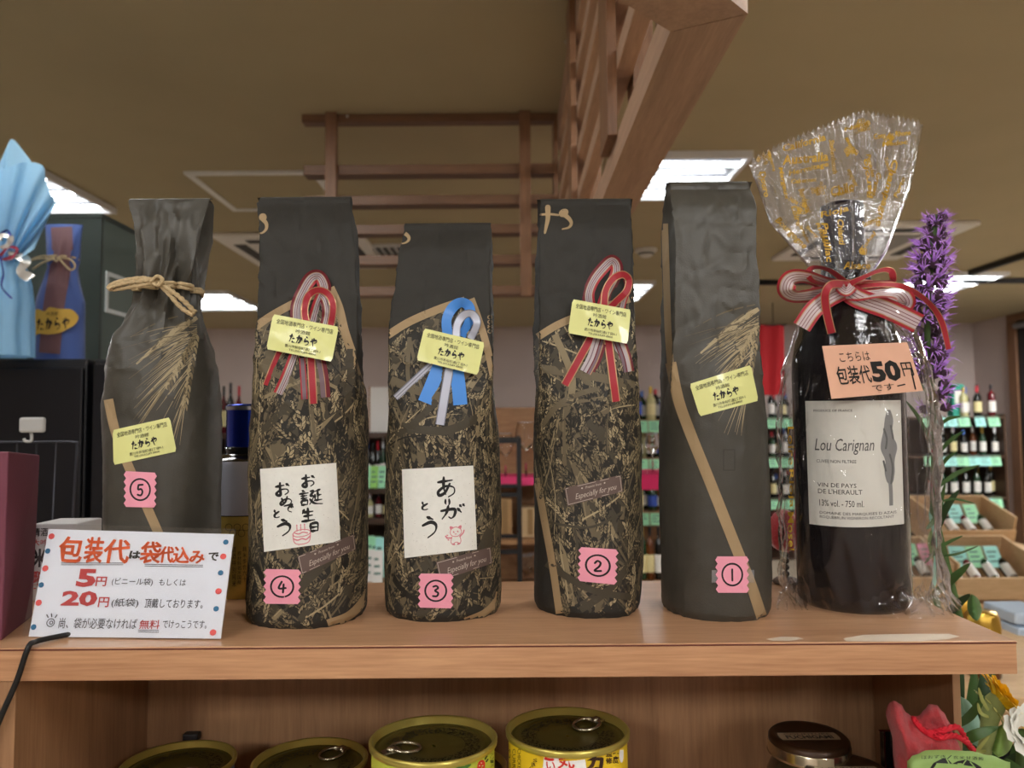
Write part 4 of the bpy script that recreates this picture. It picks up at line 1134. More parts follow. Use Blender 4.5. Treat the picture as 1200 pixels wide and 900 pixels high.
mbf = MB(); mbf.grid(rows, 0, True, closed=True, flip=True)
film_low = mbf.bvh()
mbf.build('clear_wrap', M_film, wroot, 'clear cellophane around the bottle')
# sealed seam flap on the right and crumpled film feet on the shelf
mb = MB(); rw = []
for j in range(60):
    t = j / 59; y = lerp(470, 712, t); a = P(1080 + 4 * t, y, WY + .004)
    rr = []
    for k in range(12):
        u = k / 11; wd = .006 + .007 * t ** 2 + .002 * noise.noise(Vector((t * 9, 0, 1)))
        q = a + Vector((u * wd, .006 * noise.noise(Vector((u * 2.5, t * 11, 6))) + .003 * math.sin(u * 5 + t * 12), 0)); q.z = max(Z0 + .001, q.z + .0015 * noise.noise(Vector((u * 3, t * 20, 1)))); rr.append(q)
    rw.append(rr)
mb.grid(rw, 0, True); mb.build('seam_flap', M_film, wroot, 'crumpled clear side seam')
mb = MB()
for (x0, y0, x1, y1, sd) in ((1062,712,1108,722,1),(912,700,948,716,2)):
    rw = []
    for j in range(22):
        rr = []
        for k in range(26):
            u, v = k / 25, j / 21
            p = PZ(lerp(x0, x1, u) + 3 * math.sin(v * 6), lerp(y0 - 6, y1, v), Z0)
            hgt = .012 * math.sin(v * math.pi) ** .7 * math.sin(min(1, u * 1.05) * math.pi) ** .6
            n_ = noise.noise(Vector((u * 6, v * 6, sd))) * .004
            rr.append(Vector((p.x, p.y + n_, Z0 + .0008 + max(0, hgt * (1 + noise.noise(Vector((u * 7, v * 5, sd + 4)))) ))))
        rw.append(rr)
    mb.grid(rw, 0, False)
mb.build('film_foot', M_film, wroot, 'crumpled clear film at the bottle foot')['kind'] = 'stuff'
# fan above the tie
def fan_pt(u, v, side):
    ztop = (880 + (1017 - 880) * (u / .66), 190 + (131 - 190) * (u / .66) ** .8) if u < .66 else (1017 + 62 * (u - .66) / .34, 131 + 12 * (u - .66) / .34)
    bx_, by_ = 968 + 40 * u, 338
    L = ((880,190),(906,262),(946,308),(968,338)); Rr = ((1079,143),(1063,222),(1036,295),(1008,338))
    def cv_(pts, t):
        q = t * 3; i = min(2, int(q)); f = q - i; return (lerp(pts[i][0], pts[i+1][0], f), lerp(pts[i][1], pts[i+1][1], f))
    w = 1 - v
    l, r = cv_(L, w), cv_(Rr, w)
    x = lerp(l[0], r[0], u)
    # top edge arch carried down into the fan
    ylin = lerp(l[1], r[1], u); arch_ = (ztop[1] - lerp(190, 143, u)) * v ** 1.5
    y = ylin + arch_ + (7.0 * (abs(((u * 34) % 1) * 2 - 1) - .5) if v > .999 else 0)
    base = lerp(.0175, .010, v) if v < .75 else lerp(.0142, .004, (v - .75) / .25) * 1.0
    yo = -base if side == 0 else base
    A = lerp(.0035, .006, v)
    yo += A * math.sin(u * 2 * math.pi * 4.5 + v * 1.4) * (.6 if side == 0 else .4) + A * .5 * math.sin(u * 2 * math.pi * 10 - v * 2 + side) * (1 - v * .6) + .004 * noise.noise(Vector((u * 5, v * 6, side * 7)))
    rid = 1 - abs(noise.noise(Vector((u * 7 + v * 2, v * 2.2, side * 3 + 1)))) * 4
    yo -= .004 * max(0, rid) ** 2
    if side == 0 and v < .62: yo = min(yo, -.0168)
    if side == 1 and v < .62: yo = max(yo, .0168)
    return P(x, y, WY + yo)
fan = []
for side in (0, 1):
    m_ = MB(); m_.grid([[fan_pt(k / 136, 1 - j / 70, side) for k in range(137)] for j in range(71)], 0, True, flip=(side == 0)); fan.append(m_)
fb = fan[0].bvh()
for u in (0, 1):   # the folded side edges joining front and back sheets
    rr_ = []
    for j in range(71):
        p0, p1 = fan_pt(u, 1 - j / 70, 0), fan_pt(u, 1 - j / 70, 1); sg = -1 if u == 0 else 1
        rr_.append([p0.lerp(p1, k / 8) + Vector((sg * .0022 * math.sin(math.pi * k / 8), 0, 0)) for k in range(9)])
    fan[1].grid(rr_, 0, True)
o_fan = fan[0].build('film_fan', M_film2, wroot, 'fanned clear film top with zigzag edge and gold print')
fan[1].build('film_fan', M_film2, wroot)
mb = MB(); fm_ = FMap(lambda u, v, e_: fan_pt(max(0, min(1, u)), max(0, min(.995, v)), 0) + Vector((0, -e_, 0)))
M_goldp = mat('gold_print', S(184, 144, 36), 0.5, 0)
def f3(x, y):  # crop pixels of the study view to fan coordinates
    px_, py_ = x / 3 + 860, y / 3 + 120
    best = None
    for i in range(25):
        for j in range(25):
            q = proj(fan_pt(i / 24, j / 24, 0)); d = (q[0] - px_) ** 2 + (q[1] - py_) ** 2
            if best is None or d < best[0]: best = (d, i / 24, j / 24)
    return best[1], best[2]
def fword(t, a, b, h, bold=.01):
    """word from a to b along the film, letter height h in view pixels"""
    ax, ay = a; bx, by = b; L = math.hypot(bx - ax, by - ay); nx, ny = -(by - ay) / L * h, (bx - ax) / L * h
    q = [(ax, ay), (bx, by), (bx + nx, by + ny), (ax + nx, ay + ny)]
    mp = QMap(fb, *[(x / 3 + 860, y / 3 + 120) for x, y in q])
    text(mb, t, mp, (0, 0, 1, 1), .0005, bold=.022, shear=.15)
for w_ in [('California',(168,150),(318,108),26),('Australia',(168,186),(330,172),34),('Hermitage',(190,240),(330,206),24),('Chile',(335,300),(415,276),34),('Douro',(110,240),(128,330),22),('Mosel',(90,245),(105,330),22),('Margaux',(172,225),(196,340),20),('Bourgogne',(160,400),(262,500),30),('Bordeaux',(245,300),(275,385),20),
    ('Champagne',(580,205),(520,440),30),('Stellenbosch',(352,130),(366,250),18),('Napa',(385,90),(470,62),18),('Rioja',(300,386),(400,360),28),('Saint-Emilion',(420,300),(392,240),18),('Barolo',(470,340),(450,200),20),('Pauillac',(330,420),(350,560),24),('Chianti',(385,410),(392,500),22),('Sauternes',(450,420),(500,400),20),('Alsace',(385,560),(480,560),26),('Cote du Rhone',(490,110),(620,95),20),('Medoc',(520,140),(610,130),16),('Loire',(220,360),(240,430),20),('Saint-Julien',(240,430),(270,490),16),('Graves',(520,250),(500,330),18),('Tokaj',(440,520),(490,450),18),('Cabernet',(200,270),(290,262),16),('Merlot',(350,320),(420,300),14),('Penedes',(480,180),(500,260),16),('Toscana',(540,190),(560,250),14),('Porto',(560,330),(590,260),16),('Sherry',(260,430),(300,470),16),('Mendoza',(400,120),(440,180),14),('Rhein',(300,420),(330,500),14),('Nahe',(200,330),(230,345),18),('Sancerre',(130,160),(150,240),14)]: fword(w_[0], w_[1], w_[2], w_[3])
rnd = random.Random(8)
for cx_, cy_, r_ in ((106,190,30),(296,305,30),(412,170,24),(456,80,24),(240,375,22),(455,525,12),(545,130,16)):
    for i in range(15):
        a = rnd.uniform(0, 6.3); q = r_ * math.sqrt(rnd.random()) * .85
        mpx = PxMap(fb); ringd(mb, (cx_ + q * math.cos(a)) / 3 + 860, (cy_ + q * math.sin(a)) / 3 + 120, rnd.uniform(1.2, 2.3), .35, mpx, .0005, n=10)
mb.build('gold_lettering', M_goldp, o_fan)['kind'] = 'stuff'
mb = MB()
lowpx = PxMap(film_low)
vt = QMap(film_low, (920,468), (932,468), (930,640), (918,640)); 
for i, w_ in enumerate(('Loire', 'Rioja', 'Mosel')):
    q = QMap(film_low, (930,500+i*50), (931,545+i*50), (924,545+i*50), (923,500+i*50)); text(mb, w_, q, (0, 0, 1, 1), .0004, bold=.01)
mb.build('gold_lettering', M_goldp, o_fan)['kind'] = 'stuff'
# bow
MRB = [M_red, M_dred, mat('bow_sheer_dark', S(150, 120, 128), .5, alpha=.85), M_gold, mat('bow_sheer', S(214, 196, 198), .5, alpha=.8)]
LW = [(.13, 0), (.05, 3), (.13, 4), (.03, 1), (.12, 4), (.03, 1), (.12, 4), (.03, 1), (.13, 4), (.05, 3), (.13, 0)]
LRW = [(.1, 3), (.8, 0), (.1, 3)]
def c3(pts): return [tuple(P(x / 3 + 860, y / 3 + 120, WY - .026 - o)) for x, y, o in pts]
mb = MB(); rt = lambda t: 1.0 * math.sin(t * 6.3)
ribbon_strip(mb, c3([(385,660,0),(330,640,.006),(255,615,.012),(200,620,.014),(184,660,.012),(215,682,.006),(290,676,.004),(380,665,0)]), .0125, LW, twist=lambda t: .8 * math.sin(t * 6.3))
ribbon_strip(mb, c3([(385,660,0),(440,676,.006),(520,668,.012),(580,672,.010),(606,700,.006),(590,712,.002),(500,680,0),(400,665,-.002)]), .0125, LW, twist=rt)
ribbon_strip(mb, c3([(395,660,.002),(440,690,.008),(540,726,.010),(650,778,.008)]), .0135, LW)
ribbon_strip(mb, c3([(385,662,.002),(330,690,.008),(280,730,.010),(238,790,.008)]), .0125, LW)
ribbon_strip(mb, c3([(395,640,.002),(330,640,.010),(280,630,.013),(260,600,.012),(285,580,.010),(340,592,.008),(400,640,.003)]), .0046, LRW, twist=rt)
ribbon_strip(mb, c3([(395,645,.002),(440,622,.009),(510,592,.012),(550,592,.012),(560,620,.010),(550,630,.008),(470,635,.004),(400,645,.002)]), .0050, LRW, twist=rt)
ribbon_strip(mb, c3([(400,640,.004),(345,640,.016),(322,672,.016),(325,730,.012),(344,812,.008)]), .0056, LRW)
ribbon_strip(mb, c3([(420,648,.002),(520,640,.010),(600,650,.012),(680,700,.008),(730,770,.004),(755,868,0)]), .0040, LRW, twist=lambda t: .5 * math.sin(t * 8))
ribbon_strip(mb, c3([(368,640,.004),(395,662,.012),(420,640,.004)]), .008, LW)
mb.build('ribbon_bow', MRB, wroot, 'red and sheer striped ribbon bow')
mb = MB(); zt2 = P(990, 339, WY).z
mb.tube([(WX + .0205 * math.cos(a * math.pi / 16), WY + .0205 * math.sin(a * math.pi / 16), zt2) for a in range(33)], .0035, 8)
mb.build('tie_band', M_red, wroot)
# price tag
tp = PlaneMap(*[P(x, y, WY - yo) for x, y, yo in ((963.5,405.5,.049),(1063,401,.047),(1082,458,.044),(974.5,467.5,.047))])
mb = MB(); sheet(mb, tp, .0, 8, 6, .0003)
pt = mb.build('price_tag', mat('peach_paper', S(226, 176, 150), 0.75, var=.03, vscale=60), wroot, 'peach paper tag with handwritten price')
mb = MB(); e = .0003
text(mb, 'こちらは', tp, (.17, .14, .52, .32), e); text(mb, '包装代', tp, (.10, .40, .48, .76), e, bold=.012); text(mb, '50', tp, (.49, .34, .82, .76), e, bold=.05)
text(mb, '円', tp, (.84, .40, .96, .68), e, bold=.01); stroke(mb, [(.94, .55), (.93, .75), (.92, .95)], .008, tp, e, asp=1.7); text(mb, 'です', tp, (.46, .80, .70, .93), e, bold=.005); stroke(mb, [(.74, .86), (.82, .84)], .008, tp, e, asp=1.7)
mb.build('lettering', M_ink, pt)

# ---------------------------------------------------------------- laminated price sign
def SP(x, y, Y): return P(x, y, Y)
bl = PZ(33.5, 746, Z0 + .0008); br = PZ(258.5, 748.5, Z0 + .0008)
tlc = P(57, 620, bl.y + .021); trc = P(274, 626, br.y + .021)
sroot = thing('price_sign', ((bl.x + br.x) / 2, bl.y, Z0), 'laminated handwritten white sign with coloured dots about bag charges, leaning at left', 'sign')
sm = PlaneMap(tlc, trc, br, bl)
mb = MB(); sheet(mb, sm, 0, 10, 8, .0006); sc_card = mb.build('card', mat('white_card', S(230, 234, 244), 0.55), sroot)
mb = MB(); sheet(mb, SubMap(sm, -.028, -.05, 1.012, 1.0), .0012, 10, 8, .0002); mb.build('laminate', film('laminate', haze=.02, edge=.5, rough=.05), sroot, 'clear glossy laminate')
M_or = mat('orange_marker', S(240, 96, 28), 0.6); M_rd = mat('red_marker', S(186, 52, 54), 0.6); M_bl = mat('blue_dot', S(22, 104, 148), 0.6); M_rdot = mat('red_dot', S(232, 86, 84), 0.6); M_pen = mat('grey_pen', S(70, 72, 80), 0.6)
INK = [M_or, M_rd, M_ink, M_pen, M_bl, M_rdot]
def sc(x, y):  # study-crop pixels to card fractions
    px_, py_ = x / 4.8 + 30, y / 4.8 + 615
    v = (py_ - 622) / 125; u = (px_ - lerp(57, 33.5, v)) / (lerp(274, 258.5, v) - lerp(57, 33.5, v)); return u, v
def stext(mb, t, x0, y0, x1, y1, mi, bold=0, shear=0):
    if mi == 0 and bold > .01:
        for dx, dy in ((-3, 0), (3, 0), (0, -2), (0, 2)): stext(mb, t, x0 + dx, y0 + dy, x1 + dx, y1 + dy, mi, .006)
    a = sc(x0, y0); b = sc(x1, y1); c = sc(x0, y1); d = sc(x1, y0)
    text(mb, t, sm, ((a[0] + c[0]) / 2, (a[1] + d[1]) / 2, (b[0] + d[0]) / 2, (b[1] + c[1]) / 2), .0004, mi, bold, shear)
mb = MB()
x = 188
for ch, xa, ya, xb, yb in (('包',190,75,325,222),('装',338,75,440,222),('代',446,85,590,222)): stext(mb, ch, xa, ya, xb, yb, 0, bold=.018)
for ch, xa, ya, xb, yb in (('袋',652,92,765,218),('代',760,118,836,212),('込',836,118,925,212),('み',928,140,1008,212)): stext(mb, ch, xa, ya, xb, yb, 0, bold=.018)
stext(mb, 'は', 588, 148, 652, 194, 2, bold=.05); stext(mb, 'で', 1030, 145, 1088, 196, 2, bold=.03)
stext(mb, '5', 292, 258, 402, 360, 1, bold=.045); stext(mb, '20', 206, 382, 408, 466, 1, bold=.04)
stext(mb, '円', 400, 300, 460, 354, 1, bold=.02); stext(mb, '円', 414, 414, 474, 470, 1, bold=.02)
stext(mb, '(ビニール袋)', 490, 304, 720, 350, 3, bold=.004); stext(mb, 'もしくは', 756, 306, 905, 344, 3, bold=.004)
stext(mb, '(紙袋)', 488, 420, 640, 472, 3, bold=.004); stext(mb, '頂戴しております。', 676, 418, 1000, 470, 3, bold=.004)
stext(mb, '尚、袋が必要なければ', 192, 530, 632, 588, 3, bold=.004); stext(mb, '無料', 646, 536, 760, 586, 1, bold=.01); stext(mb, 'でけっこうです。', 776, 536, 1022, 580, 3, bold=.004)
def sst(pts, w, mi): stroke(mb, [sc(*p) for p in pts], w, sm, .0004, mi, asp=1.75, prof=lambda t: 1)
for y in (228, 238): sst([(203, y), (552, y - 8)], .0016, 3); sst([(676, y - 4), (1000, y - 6)], .0016, 3)
for y in (592, 602): sst([(640, y), (754, y)], .0016, 3)
u_, v_ = sc(144, 558)
ringd(mb, u_, v_, .020, .0022, sm, .0004, 3, asp=1.75); ringd(mb, u_ + .003, v_, .008, .0022, sm, .0004, 3, asp=1.75)
for q in ([(122,516),(130,530)], [(148,510),(150,526)], [(180,516),(170,530)]): sst(q, .003, 3)
for x, y, mi in ((148,76,5),(126,161,4),(112,260,5),(89,353,4),(75,451,5),(47,583,4),(1128,83,4),(1113,168,5),(1098,264,4),(1086,370,5),(1073,469,4),(1056,600,5)):
    u_, v_ = sc(x, y); disc(mb, u_, v_, .0165 if mi == 5 else .0145, sm, .0004, mi, asp=1.75, n=18, ang=.3)
mb.build('lettering', INK, sc_card)

# ---------------------------------------------------------------- black cable
M_cab = mat('black_rubber', S(20, 20, 22), 0.5)
mb = MB(); q = [PZ(150, 741, Z0 + .002), PZ(95, 742, Z0 + .002), PZ(62, 747, Z0 + .002), PZ(42, 752, Z0 + .002), P(33, 759, YF - .003), P(20, 797, YF - .0035), P(2, 838, YF - .003), P(-14, 880, YF - .003), P(-25, 940, YF - .003)]
mb.tube(cr([tuple(p) for p in q], 8), .0016, 10); o = mb.build('power_cable', M_cab); tag(o, 'black cable running under the sign and over the shelf edge', 'cable')

# ---------------------------------------------------------------- maroon framed box at the left edge
mroot = thing('maroon_box', (-.34, .48, Z0), 'maroon upright box with cream edged front at far left of shelf', 'box')
M_mar = mat('maroon_card', S(112, 56, 72), 0.55, bump=.15, bscale=700, var=.04)
a = PZ(2, 751, Z0); b_ = PZ(38, 723, Z0); c_ = b_ + Vector((-.12, .01, 0)); d_ = a + Vector((-.12, .006, 0))
ta = P(10, 529, a.y + .006); tb = P(47, 533, b_.y + .004); tc_ = tb + Vector((-.12, .01, 0)); td = ta + Vector((-.12, .006, 0))
mb = MB(); mb.hexa([d_, a, b_, c_], [td, ta, tb, tc_]); o = mb.build('case', M_mar, mroot)
bm_ = o.modifiers.new('bevel', 'BEVEL'); bm_.width = .0012; bm_.segments = 3
mm_ = PlaneMap(td, ta, a, d_)
mb = MB(); sheet(mb, SubMap(mm_, .06, .06, .94, .94), .001, 4, 4, .001); mb.build('front_panel', mat('cream_board', S(196, 182, 140), 0.6), mroot, 'cream panel on the box front')
mb = MB(); sheet(mb, SubMap(mm_, .14, .14, .86, .86), .0016, 4, 4, .0006); mb.build('inner_panel', mat('black_card', S(24, 22, 24), 0.5), mroot)

# ---------------------------------------------------------------- sake bottle between bags 5 and 4
sx_, sy_ = PZ(275, 702, Z0).x, PZ(275, 702, Z0).y + .036
kroot = thing('sake_bottle', (sx_, sy_, Z0), 'blue capped bottle with white and gold label between bags 5 and 4', 'bottle')
zc = lambda y: P(275, y, sy_).z - Z0
mb = MB(); mb.lathe((sx_, sy_, Z0), [(.001, .002), (.03, 0), (.036, .003), (.0365, .08), (.0365, zc(545)), (.034, zc(538)), (.026, zc(533)), (.021, zc(531)), (.0205, zc(529))], 40)
mb.build('glass_body', mat('brown_black_glass', S(26, 22, 16), 0.08, coat=.3), kroot)
mb = MB(); mb.lathe((sx_, sy_, Z0), [(.021, zc(531)), (.0213, zc(524)), (.0205, zc(523))], 40); mb.build('neck_ring', mat('black_gloss', S(14, 14, 16), .15), kroot)
mb = MB(); mb.lathe((sx_, sy_, Z0), [(.0205, zc(523)), (.0205, zc(482)), (.0212, zc(480)), (.0212, zc(476)), (.019, zc(474)), (.001, zc(473.6))], 40, nz=.0); mb.build('cap', mat('blue_metal_cap', S(24, 54, 168), .22, .75), kroot, 'shiny blue cap')
mb = MB(); mb.lathe((sx_, sy_, Z0), [(.0213, zc(481)), (.0216, zc(479)), (.0213, zc(476.5))], 40); mb.build('cap_band', mat('silver_band', S(170, 172, 178), .25, .9), kroot)
mb = MB(); mb.lathe((sx_, sy_, Z0), [(.0367, zc(598)), (.0369, zc(597)), (.0369, zc(546)), (.0344, zc(538.5))], 60, a0=-2.8, a1=-.2); mb.build('upper_label', mat('pearl_label', S(188, 190, 204), .4, .1), kroot, 'pearly white upper label')
mb = MB(); mb.lathe((sx_, sy_, Z0), [(.0368, zc(697)), (.037, zc(696)), (.037, zc(599))], 60, a0=-2.8, a1=-.2); gl_b = mb.bvh(); gl = mb.build('lower_label', mat('gold_label', S(206, 176, 88), .35, .55, var=.12, vscale=90), kroot, 'gold lower label with dark writing')
mb = MB(); gp = PxMap(gl_b)
for i, t_ in enumerate(('清酒特別純米', '原材料名米国産', '精米歩合六十')): vtext(mb, t_, gp, (272 + i * 6.2, 640 + (i % 2) * 6, 276.5 + i * 6.2, 688 - i * 3), .0003)
for k in range(5): ringd(mb, 268 + k * 5, 618 + (k % 2) * 7, 4, .3, gp, .0003, n=14)
mb.build('lettering', mat('brown_ink', S(80, 62, 30), .5), gl)

# ---------------------------------------------------------------- cans below
M_lid = mat('gold_lacquer', S(196, 182, 96), .30, .75, bump=.05, bscale=150)
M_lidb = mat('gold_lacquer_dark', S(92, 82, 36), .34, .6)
M_tab = mat('pull_tab_metal', S(168, 160, 140), .25, .95)
M_prt = mat('lid_print', S(22, 20, 14), .5)
def can(cx_px, wpx, ytop, h, labc, label, art=None, tab=0.0, name='food_can', group='food cans on the lower shelf'):
    R = .0375
    # distance from apparent width at this angle
    tl_, tr_ = math.atan((cx_px - wpx / 2 - 600) / F), math.atan((cx_px + wpx / 2 - 600) / F)
    th, al = (tl_ + tr_) / 2, (tr_ - tl_) / 2
    D = R / math.sin(al); Y = D * math.cos(th); X = D * math.sin(th)
    zt = P(cx_px, ytop, Y + R).z; z0 = zt - h
    z0 = ZS(Y) + .0002; h = (zt + R * math.sin(TILT) - z0)
    Y -= h * math.sin(TILT)
    t = thing(name, (X, Y, z0), label, 'can', group)
    t.rotation_euler = (-TILT, 0, 0)
    TM = Matrix.Translation(Vector((X, Y, z0))) @ Matrix.Rotation(-TILT, 4, 'X') @ Matrix.Translation(-Vector((X, Y, z0))); TMI = TM.inverted()
    c = (X, Y, z0)
    mb = MB(); mb.lathe(c, [(.001, .001), (R - .004, .001), (R - .003, 0), (R - .0008, .001), (R - .0008, .004), (R - .0016, .006), (R - .0016, h - .006), (R - .0012, h - .0042)], 72)
    body = BVHTree.FromPolygons([tuple(TM @ v) for v in mb.v], mb.f); bo = mb.build('can_body', labc, t)
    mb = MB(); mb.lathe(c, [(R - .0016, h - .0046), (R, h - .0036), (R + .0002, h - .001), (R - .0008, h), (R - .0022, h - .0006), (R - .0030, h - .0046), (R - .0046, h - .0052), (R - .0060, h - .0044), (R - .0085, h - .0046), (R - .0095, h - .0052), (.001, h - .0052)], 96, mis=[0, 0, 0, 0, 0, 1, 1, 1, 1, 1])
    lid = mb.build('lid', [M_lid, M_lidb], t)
    mb = MB(); zz_ = h - .0050
    rnd = random.Random(cx_px)
    for ring_r, hh, n in ((.0272, .0020, 60), (.0254, .0020, 56), (.0236, .0018, 52), (.0218, .0018, 46), (.0200, .0018, 40)):
        for k in range(n):
            a = 2 * math.pi * k / n
            if abs(((a - tab + math.pi) % (2 * math.pi)) - math.pi) < .5 or rnd.random() < .18: continue
            for j in range(3):
                a2 = a + rnd.uniform(-.06, .06); r2 = ring_r + rnd.uniform(-.001, .001); L = rnd.uniform(.0006, .0016); w = .0004
                ca, sa = math.cos(a2), math.sin(a2); tg = rnd.random() < .5
                dx, dy = (ca * L, sa * L) if tg else (-sa * L, ca * L); ex, ey = (-sa * w, ca * w) if tg else (ca * w, sa * w)
                q = [(r2 * ca + sx * dx / 2 + sy * ex, r2 * sa + sx * dy / 2 + sy * ey) for sx, sy in ((-1, -1), (1, -1), (1, 1), (-1, 1))]
                mb.add([(X + x, Y + y, z0 + zz_ + .0001) for x, y in q], [(0, 1, 2, 3)])
    for (r0, r1) in ((.0286, .0289), (.0188, .0190)):
        n = 72; mb.add([(X + r * math.cos(2 * math.pi * k / n), Y + r * math.sin(2 * math.pi * k / n), z0 + zz_ + .0001) for k in range(n) for r in (r0, r1)], [(2 * k, 2 * k + 1, (2 * k + 3) % (2 * n), (2 * k + 2) % (2 * n)) for k in range(n)])
    mb.build('lid_print', M_prt, lid)['kind'] = 'stuff'
    # pull tab: ring + tongue + rivet
    mb = MB(); ca, sa = math.cos(tab), math.sin(tab)
    def tp_(u, v, z): return (X + ca * u - sa * v, Y + sa * u + ca * v, z0 + h - .0048 + z)
    n = 28; mb.tube([tp_(.0175 + .0085 * math.cos(2 * math.pi * k / n) * (1.0), .0080 * math.sin(2 * math.pi * k / n), .0022 + .0008 * math.cos(2 * math.pi * k / n)) for k in range(n + 1)], .0011, 8, cap=False)
    q = [tp_(u, v, z) for u, v, z in ((.022, -.005, .0030), (.032, -.0028, .0022), (.032, .0028, .0022), (.022, .005, .0030))]
    q2 = [(a[0], a[1], a[2] - .0007) for a in q]; mb.hexa(q2, q)
    mb.build('pull_tab', M_tab, t)
    mb = MB(); mb.lathe(tp_(.0265, 0, 0), [(.0028, .0028), (.0026, .0040), (.0012, .0046), (.0001, .0046)], 16); mb.build('rivet', M_tab, lid)
    if art:
        pm_ = PxMap(body)
        def at_(u, v, e_):
            p = pm_.at(u, v, e_); return None if p is None else TMI @ p
        art(FMap(at_), bo, lambda *q: FMap(lambda u, v, e_, Q=QMap(body, *q): (lambda p: None if p is None else TMI @ p)(Q.at(u, v, e_))))
    return t
def pxpoly(mb, pts, mp, e, mi):
    tri = tessellate_polygon([[Vector((p[0], p[1], 0)) for p in pts]])
    put(mb, pts, [list(t) for t in tri], mp, e, mi)
C4 = lambda x, y: (x / 3.636 + 420, y / 3.636 + 810)
M_cy = mat('yellow_can_paper', S(232, 196, 40), .45); M_cg = mat('lime_can_paper', S(196, 204, 74), .45, var=.05, vscale=300)
def art4(mp, bo, bvh):
    mb = MB(); e = .0003
    wide(mb, [C4(788,306), C4(830,309), C4(880,310), C4(930,307), C4(968,302)], 13, mp, e, 0, n=4, cols=8)
    for q, w in (([(745,252),(790,280),(840,286)], 2.2), ([(760,262),(800,288),(828,292)], 1.6)): stroke(mb, [C4(*p) for p in q], w, mp, e + .0002, 1)
    mpq = lambda x0, y0, x1, y1: (C4(x0, y0)[0], C4(x0, y0)[1], C4(x1, y1)[0], C4(x1, y1)[1])
    text(mb, '丸', mp, mpq(848, 276, 922, 330), e + .0003, 1, bold=.03); text(mb, 'い', mp, mpq(800, 300, 838, 334), e + .0003, 1, bold=.02)
    text(mb, 'カ', mp, mpq(968, 268, 1046, 340), e + .0003, 2, bold=.05)
    vtext(mb, '監修', mp, mpq(1054, 250, 1082, 312), e, 2, bold=.02); vtext(mb, '印度', mp, mpq(1084, 240, 1110, 310), e, 2, bold=.02)
    for i, s_ in enumerate(('CHICKEN', 'CURRY', 'SPICE')):
        x0, y0 = C4(692 - i * 22, 246); x1, y1 = C4(678 - i * 22, 326)
        m2 = bvh((x0, y0), (x0, y1 + 6), (x1, y1 + 6), (x1, y0)); text(mb, s_, m2, (0, 0, 1, 1), e, 2)
    x0, y0 = C4(745, 288); x1, y1 = C4(775, 300); 
    for i, ch in enumerate('SaCa'): 
        a, b = C4(744 - i * 8, 288 + i * 16); text(mb, ch, mp, (a, b, a + 5, b + 4), e, 2, bold=.01)
    pxpoly(mb, cr([C4(*p) for p in [(1118,232),(1112,262),(1116,300),(1126,300),(1130,262),(1128,232)]], 3), mp, e, 0)
    mb.build('label_art', [mat('label_white', S(236, 236, 236), .5), mat('label_red', S(208, 44, 34), .5), mat('label_brown', S(60, 34, 20), .5)], bo)['kind'] = 'stuff'
def art3(mp, bo, bvh):
    mb = MB(); e = .0003
    pxpoly(mb, [C4(*p) for p in [(46,280),(60,296),(108,316),(150,330),(150,360),(46,360)]], mp, e, 0)
    for a, b in (((410,330),(460,318)), ((440,326),(482,312))):
        pxpoly(mb, cr([C4(a[0], a[1]), C4((a[0]+b[0])/2, a[1]-12), C4(*b), C4((a[0]+b[0])/2, a[1]+6)], 3), mp, e, 1)
    pxpoly(mb, cr([C4(*p) for p in [(505,330),(512,302),(530,292),(540,306),(538,332)]], 3), mp, e, 0)
    for p in ((516,318),(524,306),(530,318)): a, b = C4(*p); disc(mb, a, b, .7, mp, e + .0002, 3, n=6)
    for q in ([(540,290),(548,276),(550,264)], [(545,300),(552,290)]): stroke(mb, [C4(*p) for p in q], .9, mp, e, 2)
    for q in ([(170,322),(176,316)], [(178,326),(188,322)]): stroke(mb, [C4(*p) for p in q], .9, mp, e, 2)
    a, b = C4(562, 262); c_, d_ = C4(576, 322); vtext(mb, 'グリーン', mp, (a, b, c_, d_), e, 2)
    # scale pattern rings
    for i in range(26):
        for j in range(4):
            x = 130 + i * 15 + (j % 2) * 7; a, b = C4(x, 296 + j * 9 - 20 * (abs(x - 310) / 230) ** 2); ringd(mb, a, b, 1.3, .12, mp, e - .0001, 4, n=8)
    mb.build('label_art', [mat('label_red', S(208, 44, 34), .5), mat('label_green', S(70, 120, 48), .5), mat('label_darkgreen', S(30, 50, 24), .5), mat('label_white', S(236, 236, 236), .5), mat('label_olive', S(168, 178, 50), .5)], bo)['kind'] = 'stuff'
can(661, 142, 827.5, 0, M_cy, 'yellow labelled can with gold lid under the shelf, below bag 2', art4, tab=.75)
can(506.5, 147, 837, 0, M_cg, 'lime green labelled can with gold lid below the bag numbered 3', art3, tab=-2.6)
can(365, 134, 863, 0, mat('red_can_paper', S(150, 60, 44), .45), 'gold lidded can below the bag numbered 4', tab=.9)
can(214, 137, 866.5, 0, mat('blue_can_paper', S(110, 130, 165), .45), 'gold lidded can furthest left, below the leaning sign', tab=-.9)
can(532, 118, 872, 0, mat('dull_gold_can', S(130, 120, 66), .35, .6), 'gold can half hidden behind the lime green can', tab=1.2)

